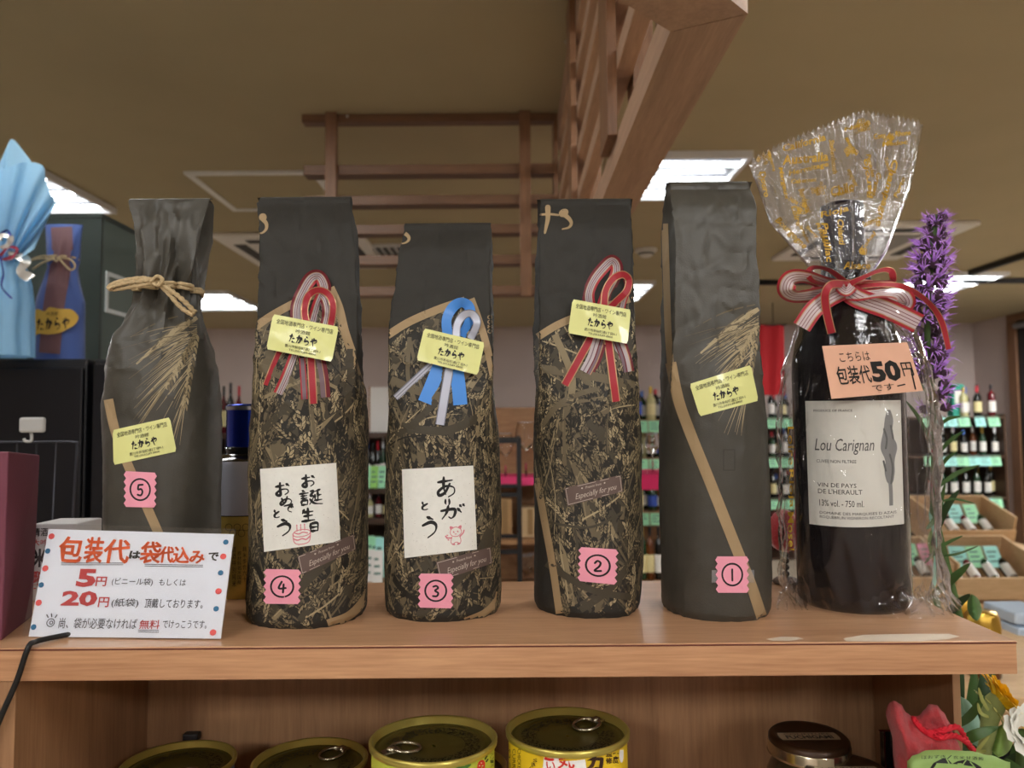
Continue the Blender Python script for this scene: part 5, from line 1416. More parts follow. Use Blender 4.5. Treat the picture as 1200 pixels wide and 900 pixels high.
# ---------------------------------------------------------------- jars
M_jlid = mat('brown_jar_lid', S(62, 42, 26), .38, .3)
M_jring = mat('silver_jar_rim', S(196, 186, 160), .2, .95)
def jar(cx_px, wpx, ytop, label):
    R = .0275; tl_, tr_ = math.atan((cx_px - wpx / 2 - 600) / F), math.atan((cx_px + wpx / 2 - 600) / F)
    th, al = (tl_ + tr_) / 2, (tr_ - tl_) / 2; D = R / math.sin(al); Y = D * math.cos(th); X = D * math.sin(th)
    zt = P(cx_px, ytop, Y + R).z; h = zt - ZS(Y); c = (X, Y, ZS(Y))
    t = thing('glass_jar', c, label, 'jar', 'lidded jars under the shelf')
    mb = MB(); mb.lathe(c, [(.001, .001), (R - .001, .0005), (R + .001, .004), (R + .001, h - .026), (R - .002, h - .019), (R - .0035, h - .016), (R - .0035, h - .006)], 48); mb.build('glass_body', mat('jar_glass', S(60, 50, 34), .06, coat=.4), t)
    mb = MB(); mb.lathe(c, [(R - .0012, h - .0125), (R + .0006, h - .0120), (R, h - .0105), (R, h - .005), (R - .0006, h - .0042)], 64); mb.build('lid_rim', M_jring, t)
    mb = MB(); mb.lathe(c, [(R - .0004, h - .0048), (R - .0006, h - .0016), (R - .0022, h), (R - .005, h - .0002), (R - .007, h - .001), (.001, h - .001)], 64); lb = mb.bvh(); lid = mb.build('lid', M_jlid, t)
    mb = MB(); z = c[2] + h - .0008
    hw = .007
    def strip(x0, x1, y0, y1, mi, dz=0): mb.add([(X + a, Y + b, z + dz) for a, b in ((x0, y0), (x1, y0), (x1, y1), (x0, y1))], [(0, 1, 2, 3)], mi)
    strip(-R + .006, R - .006, -.006, .006, 0)
    stp = mb.build('seal_label', mat('buff_label', S(166, 150, 122), .6), t)
    mb = MB(); pm = PlaneMap((X - R + .007, Y + .005, z), (X + R - .007, Y + .005, z), (X + R - .007, Y - .005, z), (X - R + .007, Y - .005, z))
    text(mb, 'CONFITURE', pm, (.1, .05, .9, .3), .0002); text(mb, 'FUCHIGAMI', pm, (.1, .4, .9, .95), .0002, bold=.03)
    mb.build('lettering', M_ink, stp)
    mb = MB(); mb.lathe(c, [(R + .0004, h - .0045), (R + .0004, h - .0125), (R - .0015, h - .017), (R + .0014, h - .024), (R + .0014, h - .032)], 10, a0=-1.75, a1=-1.35); mb.build('seal_strip', mat('buff_label', (1, 1, 1)), t)
jar(937.5, 96, 843, 'brown lidded glass jar with buff seal, beneath bag 1')
jar(982, 104, 880, 'second brown lidded jar, closer, between the first jar and red pouch')

# ---------------------------------------------------------------- red felt pouch, green packet, clip
def pillow(mb, top, bot, lft, rgt, Y, T, nu=40, nv=30, nzv=.0, pw=4, seed=0):
    """padded shape: top(u), bot(u) give rows; lft(v), rgt(v) columns in view pixels"""
    for side in (-1, 1):
        rows = []
        for j in range(nv + 1):
            v = j / nv; r = []
            for i in range(nu + 1):
                u = i / nu
                x = lerp(lft(v), rgt(v), u); y = lerp(top(u), bot(u), v)
                k = (1 - abs(2 * u - 1) ** pw) * (1 - abs(2 * v - 1) ** pw); k = max(0, k) ** .5
                vy = (y - top(.5)) / 60
                n_ = noise.noise(Vector((u * 3, vy * 2.2, seed))) * nzv + noise.noise(Vector((u * 9, vy * 8, seed + 3))) * nzv * .3
                r.append(P(x, y, Y + side * (T * k) + (n_ * k if side < 0 else 0)))
            rows.append(r)
        mb.grid(rows, 0, True, flip=(side > 0))
M_felt = mat('red_felt', S(172, 54, 58), .95, bump=.9, bscale=1400, sheen=.2, var=.14, vscale=400)
mb = MB()
tpc = [(0,834),(.04,824),(.12,821),(.22,825),(.30,835),(.38,839),(.48,839),(.56,832),(.64,825),(.74,826),(.84,834),(.93,846),(1,860)]
def itp(tb):
    def f(u):
        for i in range(len(tb) - 1):
            if u <= tb[i + 1][0]:
                t = (u - tb[i][0]) / (tb[i + 1][0] - tb[i][0]); t = t * t * (3 - 2 * t); return lerp(tb[i][1], tb[i + 1][1], t)
        return tb[-1][1]
    return f
pY = .475
ybot = proj(Vector((.26, pY, ZL)))[1]
pillow(mb, itp(tpc), lambda u: ybot, itp([(0,1038),(.2,1046),(.5,1050),(1,1040)]), itp([(0,1118),(.2,1130),(.35,1139),(.6,1132),(1,1126)]), pY, .019, nzv=.012, seed=2, pw=5)
pb = mb.bvh(); pr_ = thing('felt_pouch', P(1085, ybot, pY), 'red felt drawstring pouch standing under the right end of shelf', 'pouch')
mb.build('pouch_body', M_felt, pr_)
M_cord = mat('red_cord', S(206, 24, 44), .8, bump=.9, bscale=1200)
mb = MB(); pp = PxMap(pb)
def cord(pts, r=.0017):
    q = cr(pts, 8); V = []
    for x, y, o in q:
        h = pb.ray_cast(CAM, ray(x, y).normalized())[0]
        if h is None: h = V[-1] if V else P(x, y, pY); h = P(x, y, h.y + o)
        V.append(h - ray(x, y).normalized() * o)
    for ph in (0, 2.1, 4.2): mb.tube([p + Vector((.0008 * math.cos(i * .8 + ph), .0005 * math.sin(i * .8 + ph), .0008 * math.sin(i * .8 + ph))) for i, p in enumerate(V)], r * .62, 6)
cord([(1071,842,.002),(1080,854,.002),(1098,864,.002),(1118,862,.003),(1133,870,.003),(1141,879,.004)])
cord([(1072,845,.003),(1086,858,.003),(1104,856,.003),(1122,852,.003),(1132,866,.004),(1137,876,.004)])
mb.build('drawstring', M_cord, pr_, 'bright red twisted cord')
M_gp = mat('green_packet', S(140, 170, 96), .6, var=.04, vscale=60)
mb = MB(); gY = .452; yb2 = proj(Vector((.27, gY, ZL)))[1]
gtop = itp([(0,892),(.06,885),(.2,879),(.35,878.5),(.6,880),(.8,885),(1,893)])
pillow(mb, gtop, lambda u: yb2, lambda v: 1063, lambda v: 1184, gY, .008, nzv=.002, pw=6)
gb = mb.bvh(); gr = thing('green_packet', P(1122, yb2, gY), 'green paper packet with black mountain drawing in front of pouch', 'packet'); g_o = mb.build('packet_body', M_gp, gr)
mb = MB(); gm = PxMap(gb); e = .0004
for q in ([(1090,900),(1094,894),(1104,889),(1109,888),(1116,895),(1122,892),(1132,890),(1142,894),(1150,899),(1150,906),(1090,906)],): pxpoly(mb, q, gm, e, 0)
for q in ([(1109,889),(1113,897),(1111,904)], [(1132,891),(1128,898),(1134,905)], [(1137,893),(1143,900)]): stroke(mb, q, .7, gm, e + .0002, 1, n=3)
for i, ch in enumerate('ほおずき/玄米甘酒飴'): text(mb, ch, gm, (1080 + i * 7.4, 884.6 + abs(i - 2.5) * .35, 1086 + i * 7.4, 888.6 + abs(i - 2.5) * .35), e, 0)
mb.build('label_art', [M_ink, M_gp], g_o)
cl = thing('price_rail_clip', P(1036, 900, .5), 'small black and silver clip between jars and red pouch', 'clip')
mb = MB(); a = P(1032, 856, .515); b = P(1043, 856, .515); zb = ZL
mb.box(a.x, b.x, .512, .517, zb, a.z, 0, .0006); mb.build('plate', mat('black_gloss', S(14, 14, 16), .15), cl)
mb = MB(); mb.box(a.x - .0002, a.x + .0009, .5105, .5118, zb, a.z + .001); mb.box(b.x - .0009, b.x + .0002, .5105, .5118, zb, a.z + .001); mb.box(a.x - .003, b.x + .0002, .5105, .5118, a.z + .0011, a.z + .002)
mb.build('chrome_edge', mat('chrome', S(190, 190, 195), .15, 1), cl)
mb = MB(); p = P(225, 862, YK - .004); mb.box(p.x - .006, p.x + .006, YK - .008, YK - .0004, p.z - .0035, p.z + .0025, 0, .001); o = mb.build('shelf_pin', M_black); tag(o, 'small black shelf pin on the back panel behind the left can', 'shelf pin')
# ---------------------------------------------------------------- shop background
M_dk = mat('dark_stained_wood', S(74, 52, 38), .5, var=.1, vscale=8)
M_md = wood('mid_wood', S(140, 100, 66), S(176, 134, 92), (.4, 4, 4))
M_pine = wood('pine_crate', S(196, 160, 118), S(222, 190, 148), (.5, 5, 5))
GL = [mat('glass_black', S(16, 18, 16), .08, coat=.3), mat('glass_green', S(26, 58, 34), .08, coat=.3), mat('glass_amber', S(92, 48, 16), .08, coat=.3), mat('glass_pale', S(196, 190, 140), .1, coat=.3), mat('glass_red', S(92, 20, 28), .08, coat=.3)]
GN = ['black', 'green', 'amber', 'pale', 'dark red']
LB = [mat('lab_white', S(232, 230, 226), .6), mat('lab_cream', S(226, 214, 160), .6), mat('lab_teal', S(40, 150, 130), .6), mat('lab_blue', S(60, 90, 190), .6), mat('lab_red', S(190, 40, 50), .6)]
LN = ['white', 'cream', 'teal', 'blue', 'red']
CP = [mat('cap_black', S(20, 20, 22), .3), mat('cap_white', S(225, 225, 230), .3), mat('cap_gold', S(190, 156, 70), .3, .7), mat('cap_red', S(190, 30, 46), .3), mat('cap_blue', S(70, 110, 190), .3)]
CN = ['black', 'white', 'gold', 'red', 'blue']
M_tagg = mat('mint_price_card', S(166, 232, 190), .6, spec=.3); M_tagc = mat('aqua_price_card', S(168, 232, 226), .6, spec=.3); M_tagp = mat('pink_price_card', S(240, 160, 190), .6); M_taglime = mat('lime_price_card', S(150, 214, 110), .6)
M_scrib = mat('card_writing', S(90, 130, 120), .7)
def bottle(x, y, z, h, r, g, l, c, where, group, tilt=None, shape=0):
    t = thing('bottle', (x, y, z), '%s bottle, %s label, %s cap, %s' % (GN[g], LN[l], CN[c], where), 'bottle', group)
    n = 14
    pr = [(.001, .0), (r * .95, 0), (r, .004), (r, h * .55), (r * .9, h * .62), (r * .42, h * .74), (r * .36, h * .80)] if shape == 0 else [(.001, .0), (r * .95, 0), (r, .004), (r, h * .66), (r * .8, h * .74), (r * .4, h * .78), (r * .36, h * .84)]
    zc_ = pr[-1][1]
    mb = MB(); mb.lathe((x, y, z), pr, n); mb.build('glass_body', GL[g], t)
    mb = MB(); mb.lathe((x, y, z), [(r * .38, zc_ - .002), (r * .38, h * .98), (r * .34, h), (.0005, h)], n); mb.build('cap', CP[c], t)
    mb = MB(); mb.lathe((x, y, z), [(r * 1.02, h * .14), (r * 1.02, h * .48)], n, a0=-2.9, a1=-.25); mb.build('label', LB[l], t)
    if tilt: t.rotation_euler = tilt
    return t
def pcard(x, y, z, w, h, m, where, group, tilt=-.25, rz=0.0):
    t = thing('price_card', (x, y, z), where, 'price card', group)
    mb = MB(); mb.box(x - w / 2, x + w / 2, y - .001, y + .001, z, z + h); mb.build('card', m, t)
    mb = MB(); rnd = random.Random(int(x * 1000 + z * 77))
    for k in range(3):
        yy = z + h * (.25 + .22 * k); mb.box(x - w * .36, x + w * rnd.uniform(.0, .36), y - .0014, y - .00105, yy, yy + h * .07)
    mb.build('writing', M_scrib, t)
    t.rotation_euler = (tilt, 0, rz)
    return t
ORD = ['first', 'second', 'third', 'fourth', 'fifth', 'sixth', 'seventh', 'eighth', 'ninth', 'tenth', 'eleventh', 'twelfth', 'thirteenth', 'fourteenth']
def unit(name, x0, x1, Y, dep, tiers, top, label, m=M_dk, back=True, feet=0.0, dividers=()):
    t = thing(name, ((x0 + x1) / 2, Y, 0), label, 'shelves')
    for z in tiers:
        mb = MB(); mb.box(x0 + .021, x1 - .021, Y - .01, Y + dep - .011, z - .022, z); mb.build('shelf_board', m, t)
    for xs in (x0, x1 - .02):
        mb = MB(); mb.box(xs, xs + .02, Y, Y + dep, feet, top); mb.build('side_panel', m, t)
    for xs in dividers:
        zs = sorted(tiers)
        for a, b in zip(zs[:-1], zs[1:]):
            mb = MB(); mb.box(xs, xs + .02, Y + .02, Y + dep - .011, a + .0005, b - .0225); mb.build('divider', m, t)
    if back:
        mb = MB(); mb.box(x0 + .021, x1 - .021, Y + dep - .01, Y + dep, feet, top - .02); mb.build('back_panel', m, t)
    return t
rnd = random.Random(21)
# --- unit against the back right (three bottle tiers in view)
Y7 = 7.0
Zt = [P(1130, y, Y7).z for y in (488, 534, 583)]
xa, xb = 2.35, P(1179, 500, Y7).x
unit('bottle_shelves', xa, xb, Y7, .42, Zt + [.30, .02], Zt[0] + .02, 'tall dark wooden bottle shelves at back right, full of wine bottles', dividers=(3.1,), feet=.0)
TN = ['top', 'middle', 'third']
def row(xs, Y, z, tier, where, grp, kinds=None, hs=(.27, .31), dy=.12, rr=.031):
    for i, px_ in enumerate(xs):
        dyy = dy + (.075 if i % 2 and rr > .02 else 0); x = P(px_, 500, Y + dy).x
        g, l, c = kinds[i % len(kinds)] if kinds else (rnd.choice([0, 0, 1, 4]), rnd.choice([0, 0, 0, 1]), rnd.choice([0, 1, 1, 2]))
        bottle(x, Y + dyy, z + .0005, rnd.uniform(*hs), rr, g, l, c, '%s in %s' % (ORD[i], where), grp, shape=rnd.choice([0, 0, 1]))
t = thing('teal_gift_box', (P(1120, 480, 7.15).x, 7.15, Zt[0]), 'teal upright bottle box with white panel on the highest right tier', 'box')
x = t.location.x
mb = MB(); mb.box(x - .055, x + .055, 7.1, 7.2, Zt[0] + .0005, Zt[0] + .31, 0, .002); mb.build('carton', LB[2], t)
mb = MB(); mb.box(x - .035, x + .04, 7.097, 7.0995, Zt[0] + .12, Zt[0] + .25); mb.build('label', LB[0], t)
row([1130.5, 1138, 1146, 1152.5, 1163], Y7, Zt[0], 0, 'highest tier, far right', 'bottles on the highest right tier', [(3, 0, 2), (0, 0, 4), (0, 1, 3), (0, 1, 0), (4, 0, 0)], dy=.08, rr=.036)
row([1091, 1097, 1103, 1109.5, 1116, 1122.5, 1128.5, 1145, 1150.5, 1156, 1165], Y7, Zt[1], 1, 'second tier, far right', 'bottles on the second right tier', [(0, 0, 4), (0, 0, 0), (0, 0, 1), (1, 0, 1), (1, 1, 1), (0, 0, 4), (0, 0, 4), (2, 0, 1), (1, 0, 2), (0, 0, 2), (0, 0, 1)], hs=(.24, .28), dy=.1)
row([1090, 1096, 1102, 1108.5, 1115, 1121.5, 1129, 1136, 1142, 1149, 1154.5, 1164.5], Y7, Zt[2], 2, 'third tier, far right', 'bottles on the third right tier', [(0, 0, 0), (1, 0, 4), (1, 0, 1), (1, 0, 1), (1, 0, 1), (1, 0, 1), (0, 0, 0), (0, 0, 2), (1, 0, 0), (0, 0, 2), (0, 0, 0), (0, 1, 2)], hs=(.27, .3), dy=.1)
for ti, z in enumerate(Zt):
    xs = [1089, 1103, 1117, 1131, 1150, 1166] if ti == 0 else [1089, 1102, 1115, 1128, 1141, 1154, 1166.5]
    for i, px_ in enumerate(xs):
        pcard(P(px_, 500, Y7 - .03).x, Y7 - .03, z - .095, .095 + .012 * (i % 2), .10, M_tagg if i % 3 == 0 or i == len(xs) - 1 else M_tagc,
              'mint price card, %s along the %s tier of the far right shelves' % (ORD[i], ('highest', 'second', 'third')[ti]), 'price cards on the far right shelves')
# gap between bag 1 and the wine bottle
kg = [(0, 0, 1), (1, 0, 3), (0, 1, 0), (0, 0, 4)]
for ti, z in enumerate(Zt):
    nm = ('highest', 'second', 'third')[ti]
    row([904, 911, 918, 925, 932], Y7, z, ti, '%s tier, between bag 1 and wine' % nm, 'bottles seen between bag 1 and the wine', kg[ti:] + kg[:ti], hs=(.22, .28))
    for i, px_ in enumerate((906, 920, 934)):
        pcard(P(px_, 500, Y7 - .03).x, Y7 - .03, z - .095, .10, .10, M_tagg, 'mint price card, %s on %s tier between bag 1 and the wine' % (ORD[i], nm), 'price cards between bag 1 and the wine')
# red banner
mb = MB(); a = P(893, 381, 6.9); b = P(921, 463, 6.9)
rows = [[Vector((lerp(a.x - .12, b.x, u / 10), 6.9 + .012 * math.sin(u * 1.3 + v * .2), lerp(a.z, b.z, v / 8))) for u in range(11)] for v in range(9)]
mb.grid(rows, 0, True); mb.grid([[p + Vector((0, .004, 0)) for p in r] for r in rows], 0, True, flip=True)
bt = thing('red_banner', ((a.x + b.x) / 2, 6.9, a.z), 'plain red cloth banner hanging in front of the back wall', 'banner')
mb.build('cloth', mat('banner_cloth', S(176, 24, 34), .8), bt)
mb = MB(); mb.tube([(a.x - .14, 6.9, a.z), (b.x + .02, 6.9, a.z)], .008, 8); mb.tube([((a.x + b.x) / 2, 6.9, a.z), ((a.x + b.x) / 2, 6.9, ZC - .001)], .003, 6); mb.build('rod', M_black, bt)

# --- unit behind the gap between bags 2 and 1
Y5 = 5.2
Z5 = [P(760, y, Y5).z for y in (492, 537, 600)]
unit('bottle_shelves', .62, 1.62, Y5, .4, Z5 + [.42, .02], Z5[0] + .02, 'brown bottle shelves seen between the bags numbered 2 and 1', m=M_md)
for ti, z in enumerate(Z5):
    nm = ('highest', 'second', 'third')[ti]
    row([747, 755, 763, 771, 779], Y5, z, ti, '%s tier between bags 2 and 1' % nm, 'bottles seen between bags 2 and 1', [(0, 3, 4), (1, 0, 4), (3, 1, 2), (0, 0, 3), (1, 3, 1)][ti:] + [(2, 0, 2)], hs=(.2, .26) if ti == 0 else (.19, .22), dy=.1, rr=.034)
    for i, px_ in enumerate((752, 768)):
        pcard(P(px_, 500, Y5 - .03).x, Y5 - .03, z - .088, .088, .09, M_tagg, 'mint price card, %s on the %s tier between bags 2 and 1' % (ORD[i], nm), 'price cards between bags 2 and 1')
# wine glasses on a pink cloth in that gap and by the rack
M_wg = mat('clear_wine_glass', (1, 1, 1), .02, trans=1.0, ior=1.35)
def wineglass(x, y, z, h, label, grp, down=False):
    t = thing('wine_glass', (x, y, z), label, 'wine glass', grp)
    r = h * .2
    pr = [(r * .95, 0), (r * .9, .001), (.004, .006), (.003, h * .45), (.008, h * .5), (r * .75, h * .62), (r, h * .75), (r * .72, h)]
    if down: pr = [(a, h - b) for a, b in pr]
    mb = MB(); mb.lathe((x, y, z), pr, 20); mb.build('glass', M_wg, t)
    mb = MB(); mb.lathe((x, y, z), [(pr[-1][0] - .001, pr[-1][1] - .0015), (pr[-1][0] + .001, pr[-1][1]), (pr[-1][0] - .001, pr[-1][1] + .0015)], 20); mb.build('rim', mat('glass_rim', S(220, 225, 230), .05, spec=1, alpha=.6), t)
zt4 = P(760, 556, 3.6).z
dt = thing('display_table', (.70, 3.75, 0), 'wooden display table with pink cloth seen between bags 2 and 1', 'table')
mb = MB(); mb.box(.45, 1.02, 3.58, 3.95, zt4 - .03, zt4); mb.build('table_top', M_md, dt)
for xx in (.46, .99):
    for yy in (3.60, 3.91):
        mb = MB(); mb.box(xx, xx + .02, yy, yy + .02, 0, zt4 - .0305); mb.build('leg', M_md, dt)
mb = MB(); mb.box(.44, 1.03, 3.568, 3.578, zt4 - .07, zt4 + .001); mb.box(.44, 1.03, 3.5781, 3.96, zt4 + .0003, zt4 + .0022); o = mb.build('pink_cloth', mat('pink_cloth', S(206, 40, 96), .8)); tag(o, 'deep pink cloth edge over the table between bags 2 and 1', 'cloth')
wineglass(P(764, 500, 3.68).x, 3.68, zt4 + .0024, .19, 'clear stemmed wine glass on the pink cloth', 'wine glasses')
zb = P(760, 682, 3.0).z
unit('bottle_shelves', .40, .78, 2.95, .3, [zb, .3], zb + .02, 'low wooden stand with amber bottles between bags 2 and 1', m=M_md)
for i, (px_, g, l, c) in enumerate(((752, 1, 1, 2), (761, 2, 1, 0), (771, 0, 0, 0))):
    bottle(P(px_, 600, 3.05).x, 3.05, zb + .0005, .21, .0165, g, l, c, '%s on low stand beside bag 2' % ORD[i], 'bottles on the low stand', shape=1)

# --- unit behind the gap between bags 4 and 3 (also seen left of the sake bottle)
Y3 = 3.2
Z3 = [P(440, y, Y3).z for y in (507, 572, 608)]
unit('bottle_shelves', -1.80, -.50, Y3, .32, Z3 + [.35, .02], Z3[0] + .02, 'dark shelves behind the bags numbered 4 and 3', dividers=(-1.2,))
t = thing('white_board', (P(443, 505, 3.3).x, 3.3, Z3[0]), 'white wood-framed board standing between the bags numbered 4 and 3', 'board')
x = t.location.x
mb = MB(); mb.box(x - .035, x + .05, 3.3, 3.306, Z3[0] + .001, Z3[0] + .20); mb.build('panel', LB[0], t)
for a_ in (x - .040, x + .0502):
    mb = MB(); mb.box(a_, a_ + .005, 3.295, 3.31, Z3[0] + .0005, Z3[0] + .205); mb.build('frame_strip', M_md, t)
row([431, 437, 443, 449, 455], Y3, Z3[1], 1, 'middle tier between bags 4 and 3', 'bottles between bags 4 and 3', [(0, 0, 4), (0, 0, 0), (0, 0, 3), (1, 0, 1)], hs=(.19, .22), dy=.06, rr=.013)
for i, px_ in enumerate((429, 438, 447)):
    pcard(P(px_, 560, Y3 - .04).x, Y3 - .04, P(440, 572, Y3 - .04).z, .031, .095, M_tagg if i != 1 else M_taglime, 'green price card, %s of the upright row between bags 4 and 3' % ORD[i], 'price cards between bags 4 and 3')
row([434, 444, 453], Y3, Z3[2], 2, 'lowest tier between bags 4 and 3', 'bottles between bags 4 and 3', [(3, 0, 1), (4, 0, 0), (0, 1, 0)], hs=(.10, .12), dy=.06, rr=.014)
zs = P(440, 682, 2.6).z
unit('slant_stand', -.75, -.36, 2.6, .3, [zs, .3], zs + .03, 'low stand with leaning green cards between bags 4 and 3', m=M_md)
for i, (px_, py_, rz) in enumerate(((432, 655, .1), (440, 640, -.1), (448, 632, .15), (436, 676, 0), (447, 672, .05))):
    q = P(px_, py_, 2.66 + .05 * (i < 3)); z_ = zs + .0006
    pcard(q.x, q.y - .02 * i, z_, .035, .11 + .03 * (i < 3), (M_tagg, M_tagg, M_tagc, LB[0], LB[0])[i], '%s leaning card, %s on the low stand between bags 4 and 3' % (('green', 'green', 'aqua', 'white', 'white')[i], ORD[i]), 'cards on the low stand', tilt=-.2, rz=rz)
for i, (px_, g, l, c) in enumerate(((262, 4, 1, 0), (270, 0, 0, 0), (280, 4, 0, 3))):
    bottle(P(px_, 480, 3.3).x, 3.3, Z3[0] + .0006, .21 + .015 * (i == 1), .016, g, l, c, '%s of three above blue cap' % ORD[i], 'bottles above the blue cap')

# --- black rack with hanging glasses between bags 3 and 2
YR = 2.2
rk = thing('black_rack', (P(600, 600, YR).x, YR, 0), 'black metal rack seen between the bags numbered 3 and 2', 'rack')
def zz(y, Y=YR): return P(600, y, Y).z
xr0, xr1 = P(540, 600, YR).x, P(609, 600, YR).x
for xx in (xr0, xr1):
    for yy in (YR, YR + .3):
        mb = MB(); mb.box(xx - .0065, xx + .0065, yy, yy + .013, 0, zz(513)); mb.build('post', M_black, rk)
for yv in (517, 580, 647):
    for yy in (YR, YR + .3):
        mb = MB(); mb.box(xr0 + .0067, xr1 - .0067, yy, yy + .012, zz(yv) - .006, zz(yv) + .006); mb.build('rail', M_black, rk)
    for xx in (xr0, xr1):
        mb = MB(); mb.box(xx - .006, xx + .006, YR + .0132, YR + .2998, zz(yv) - .006, zz(yv) + .006); mb.build('rail', M_black, rk)
# wood cabinet behind with boxes and cloth
cb = unit('side_cabinet', -.25, .35, 3.3, .4, [P(600, y, 3.3).z for y in (562, 632, 700)] + [.05], P(600, 470, 3.3).z, 'tan open cabinet behind the black rack', m=M_md)
mb = MB(); z_ = P(600, 562, 3.28).z; mb.box(-.20, .32, 3.274, 3.284, z_ - .024, z_ + .012); mb.box(-.20, .32, 3.2845, 3.62, z_ + .0005, z_ + .0025); o = mb.build('pink_runner', mat('pink_runner', S(224, 62, 120), .7)); tag(o, 'bright pink cloth runner behind the black rack', 'cloth')
for i, (px_, w_, h_, m_, nm) in enumerate(((592, .06, .17, mat('kraft_box', S(176, 140, 96), .7), 'kraft'), (621, .075, .13, mat('kraft_box2', S(196, 168, 128), .7), 'pale kraft'))):
    z_ = P(600, 632, 3.3).z; x = P(px_, 600, 3.4).x
    t = thing('cardboard_box', (x, 3.42, z_), '%s cardboard box on the cabinet tier between bags 3 and 2' % nm, 'box')
    mb = MB(); mb.box(x - w_ / 2, x + w_ / 2, 3.36, 3.48, z_ + .0005, z_ + h_, 0, .001); mb.build('carton', m_, t)
    mb = MB(); mb.box(x - .012, x + .012, 3.3592, 3.3598, z_ + .01, z_ + h_ - .005); mb.build('tape_strip', mat('tape_tan', S(150, 118, 76), .4), t)
z_ = P(600, 632, 3.3).z
for i, (px_, yb_, Yv, h_, nm) in enumerate(((592, 562, 3.36, .20, 'on the pink runner left of the black post'), (616, 562, 3.36, .25, 'tallest, on the pink runner right of the black post'), (627, 562, 3.56, .23, 'on the pink runner beside bag 2'))):
    wineglass(P(px_, 500, Yv).x, Yv, P(600, 562, 3.3).z + .0027, h_, 'clear stemmed wine glass %s' % nm, 'wine glasses')
for i, (px_, Yv, nm) in enumerate(((617, 3.36, 'nearer the post'), (625, 3.40, 'nearer bag 2'))):
    wineglass(P(px_, 690, Yv).x, Yv, P(600, 700, 3.3).z + .0006, .17, 'clear wine glass on the lowest cabinet tier, %s' % nm, 'wine glasses')

# --- crates at the right
def crate(cx, Y, z, w, d, h, rx, label):
    t = thing('wooden_crate', (cx, Y, z), label, 'crate', 'wooden bottle crates at the right')
    th = .012; x0, x1 = cx - w / 2, cx + w / 2
    for nm, b_ in (('bottom_board', (x0, x1, Y, Y + d, z, z + th)), ('front_board', (x0, x1, Y, Y + th, z + th + .0003, z + h * .62)), ('back_board', (x0, x1, Y + d - th, Y + d, z + th + .0003, z + h)),
                   ('side_board', (x0, x0 + th, Y + th + .0003, Y + d - th - .0003, z + th + .0003, z + h)), ('side_board', (x1 - th, x1, Y + th + .0003, Y + d - th - .0003, z + th + .0003, z + h))):
        mb = MB(); mb.box(*b_); mb.build(nm, M_pine, t)
    t.rotation_euler = (rx, 0, 0); return t
Yk = 4.3
for (pc, pyb, Yv, w, h, nm, k, nb) in ((1141, 645, 4.35, .46, .20, 'the upper tilted crate', 0, 4), (1168, 703, 3.9, .44, .20, 'the lower right crate', 1, 4), (1076, 700, 3.9, .34, .18, 'lower left crate', 2, 3)):
    q = P(pc, pyb, Yv)
    rx = .30
    crate(q.x, Yv, q.z, w, .34, h, rx, 'open pine crate of bottles, ' + nm)
    xs_ = [(-.5 + (i + .5) / nb) * (w - .05) for i in range(nb)]
    for i, fx in enumerate(xs_):
        g, l, c = [(0, 0, 0), (0, 0, 4), (4, 0, 3), (1, 0, 0), (0, 0, 3)][(i + k) % 5]
        zz0 = q.z + .055 + .02; yy0 = Yv + .04
        t = bottle(q.x + fx - .012, yy0, zz0, .25, .028, g, l, c, '%s from left, %s' % (ORD[i], nm), 'bottles lying in the crates')
        t.rotation_euler = (-.95, 0, 0)
    for i, fx in enumerate(xs_[:3]):
        m_ = ((M_tagp, M_tagc, M_tagg), (M_tagc, M_tagg, M_tagc), (M_tagc, M_tagg, M_tagp))[k][i]; cn = {M_tagp.name: 'pink', M_tagc.name: 'aqua', M_tagg.name: 'mint'}[m_.name]
        pcard(q.x + fx + .049, Yv + .13, q.z + .14, .085, .12, m_, '%s price card, %s from left, standing in %s' % (cn, ORD[i], nm), 'price cards in the crates', tilt=-.5, rz=.12 * (i - 1))
# stepped stand carrying the crates
st_ = thing('stepped_stand', (P(1150, 700, 4.1).x, 4.1, 0), 'pale wooden stepped stand under the crates at right', 'stand')
xs0, xs1 = P(1070, 700, 4.0).x, P(1300, 700, 4.0).x
zA = P(1141, 648, 4.35).z - .003; zB = P(1168, 706, 3.9).z - .003
mb = MB(); mb.box(xs0, xs1, 4.345, 4.75, zA - .03, zA); mb.build('upper_board', M_pine, st_)
mb = MB(); mb.box(xs0, xs1, 3.88, 4.34, zB - .03, zB); mb.build('lower_board', M_pine, st_)
mb = MB(); mb.box(xs0, xs1, 4.345, 4.36, zB - .03, zA - .031); mb.build('riser', M_pine, st_)
for xx in (xs0, (xs0 + xs1) / 2, xs1 - .03):
    mb = MB(); mb.box(xx, xx + .03, 3.90, 3.93, 0, zB - .031); mb.build('leg', M_md, st_)
    mb = MB(); mb.box(xx, xx + .03, 4.70, 4.73, 0, zA - .031); mb.build('leg', M_md, st_)
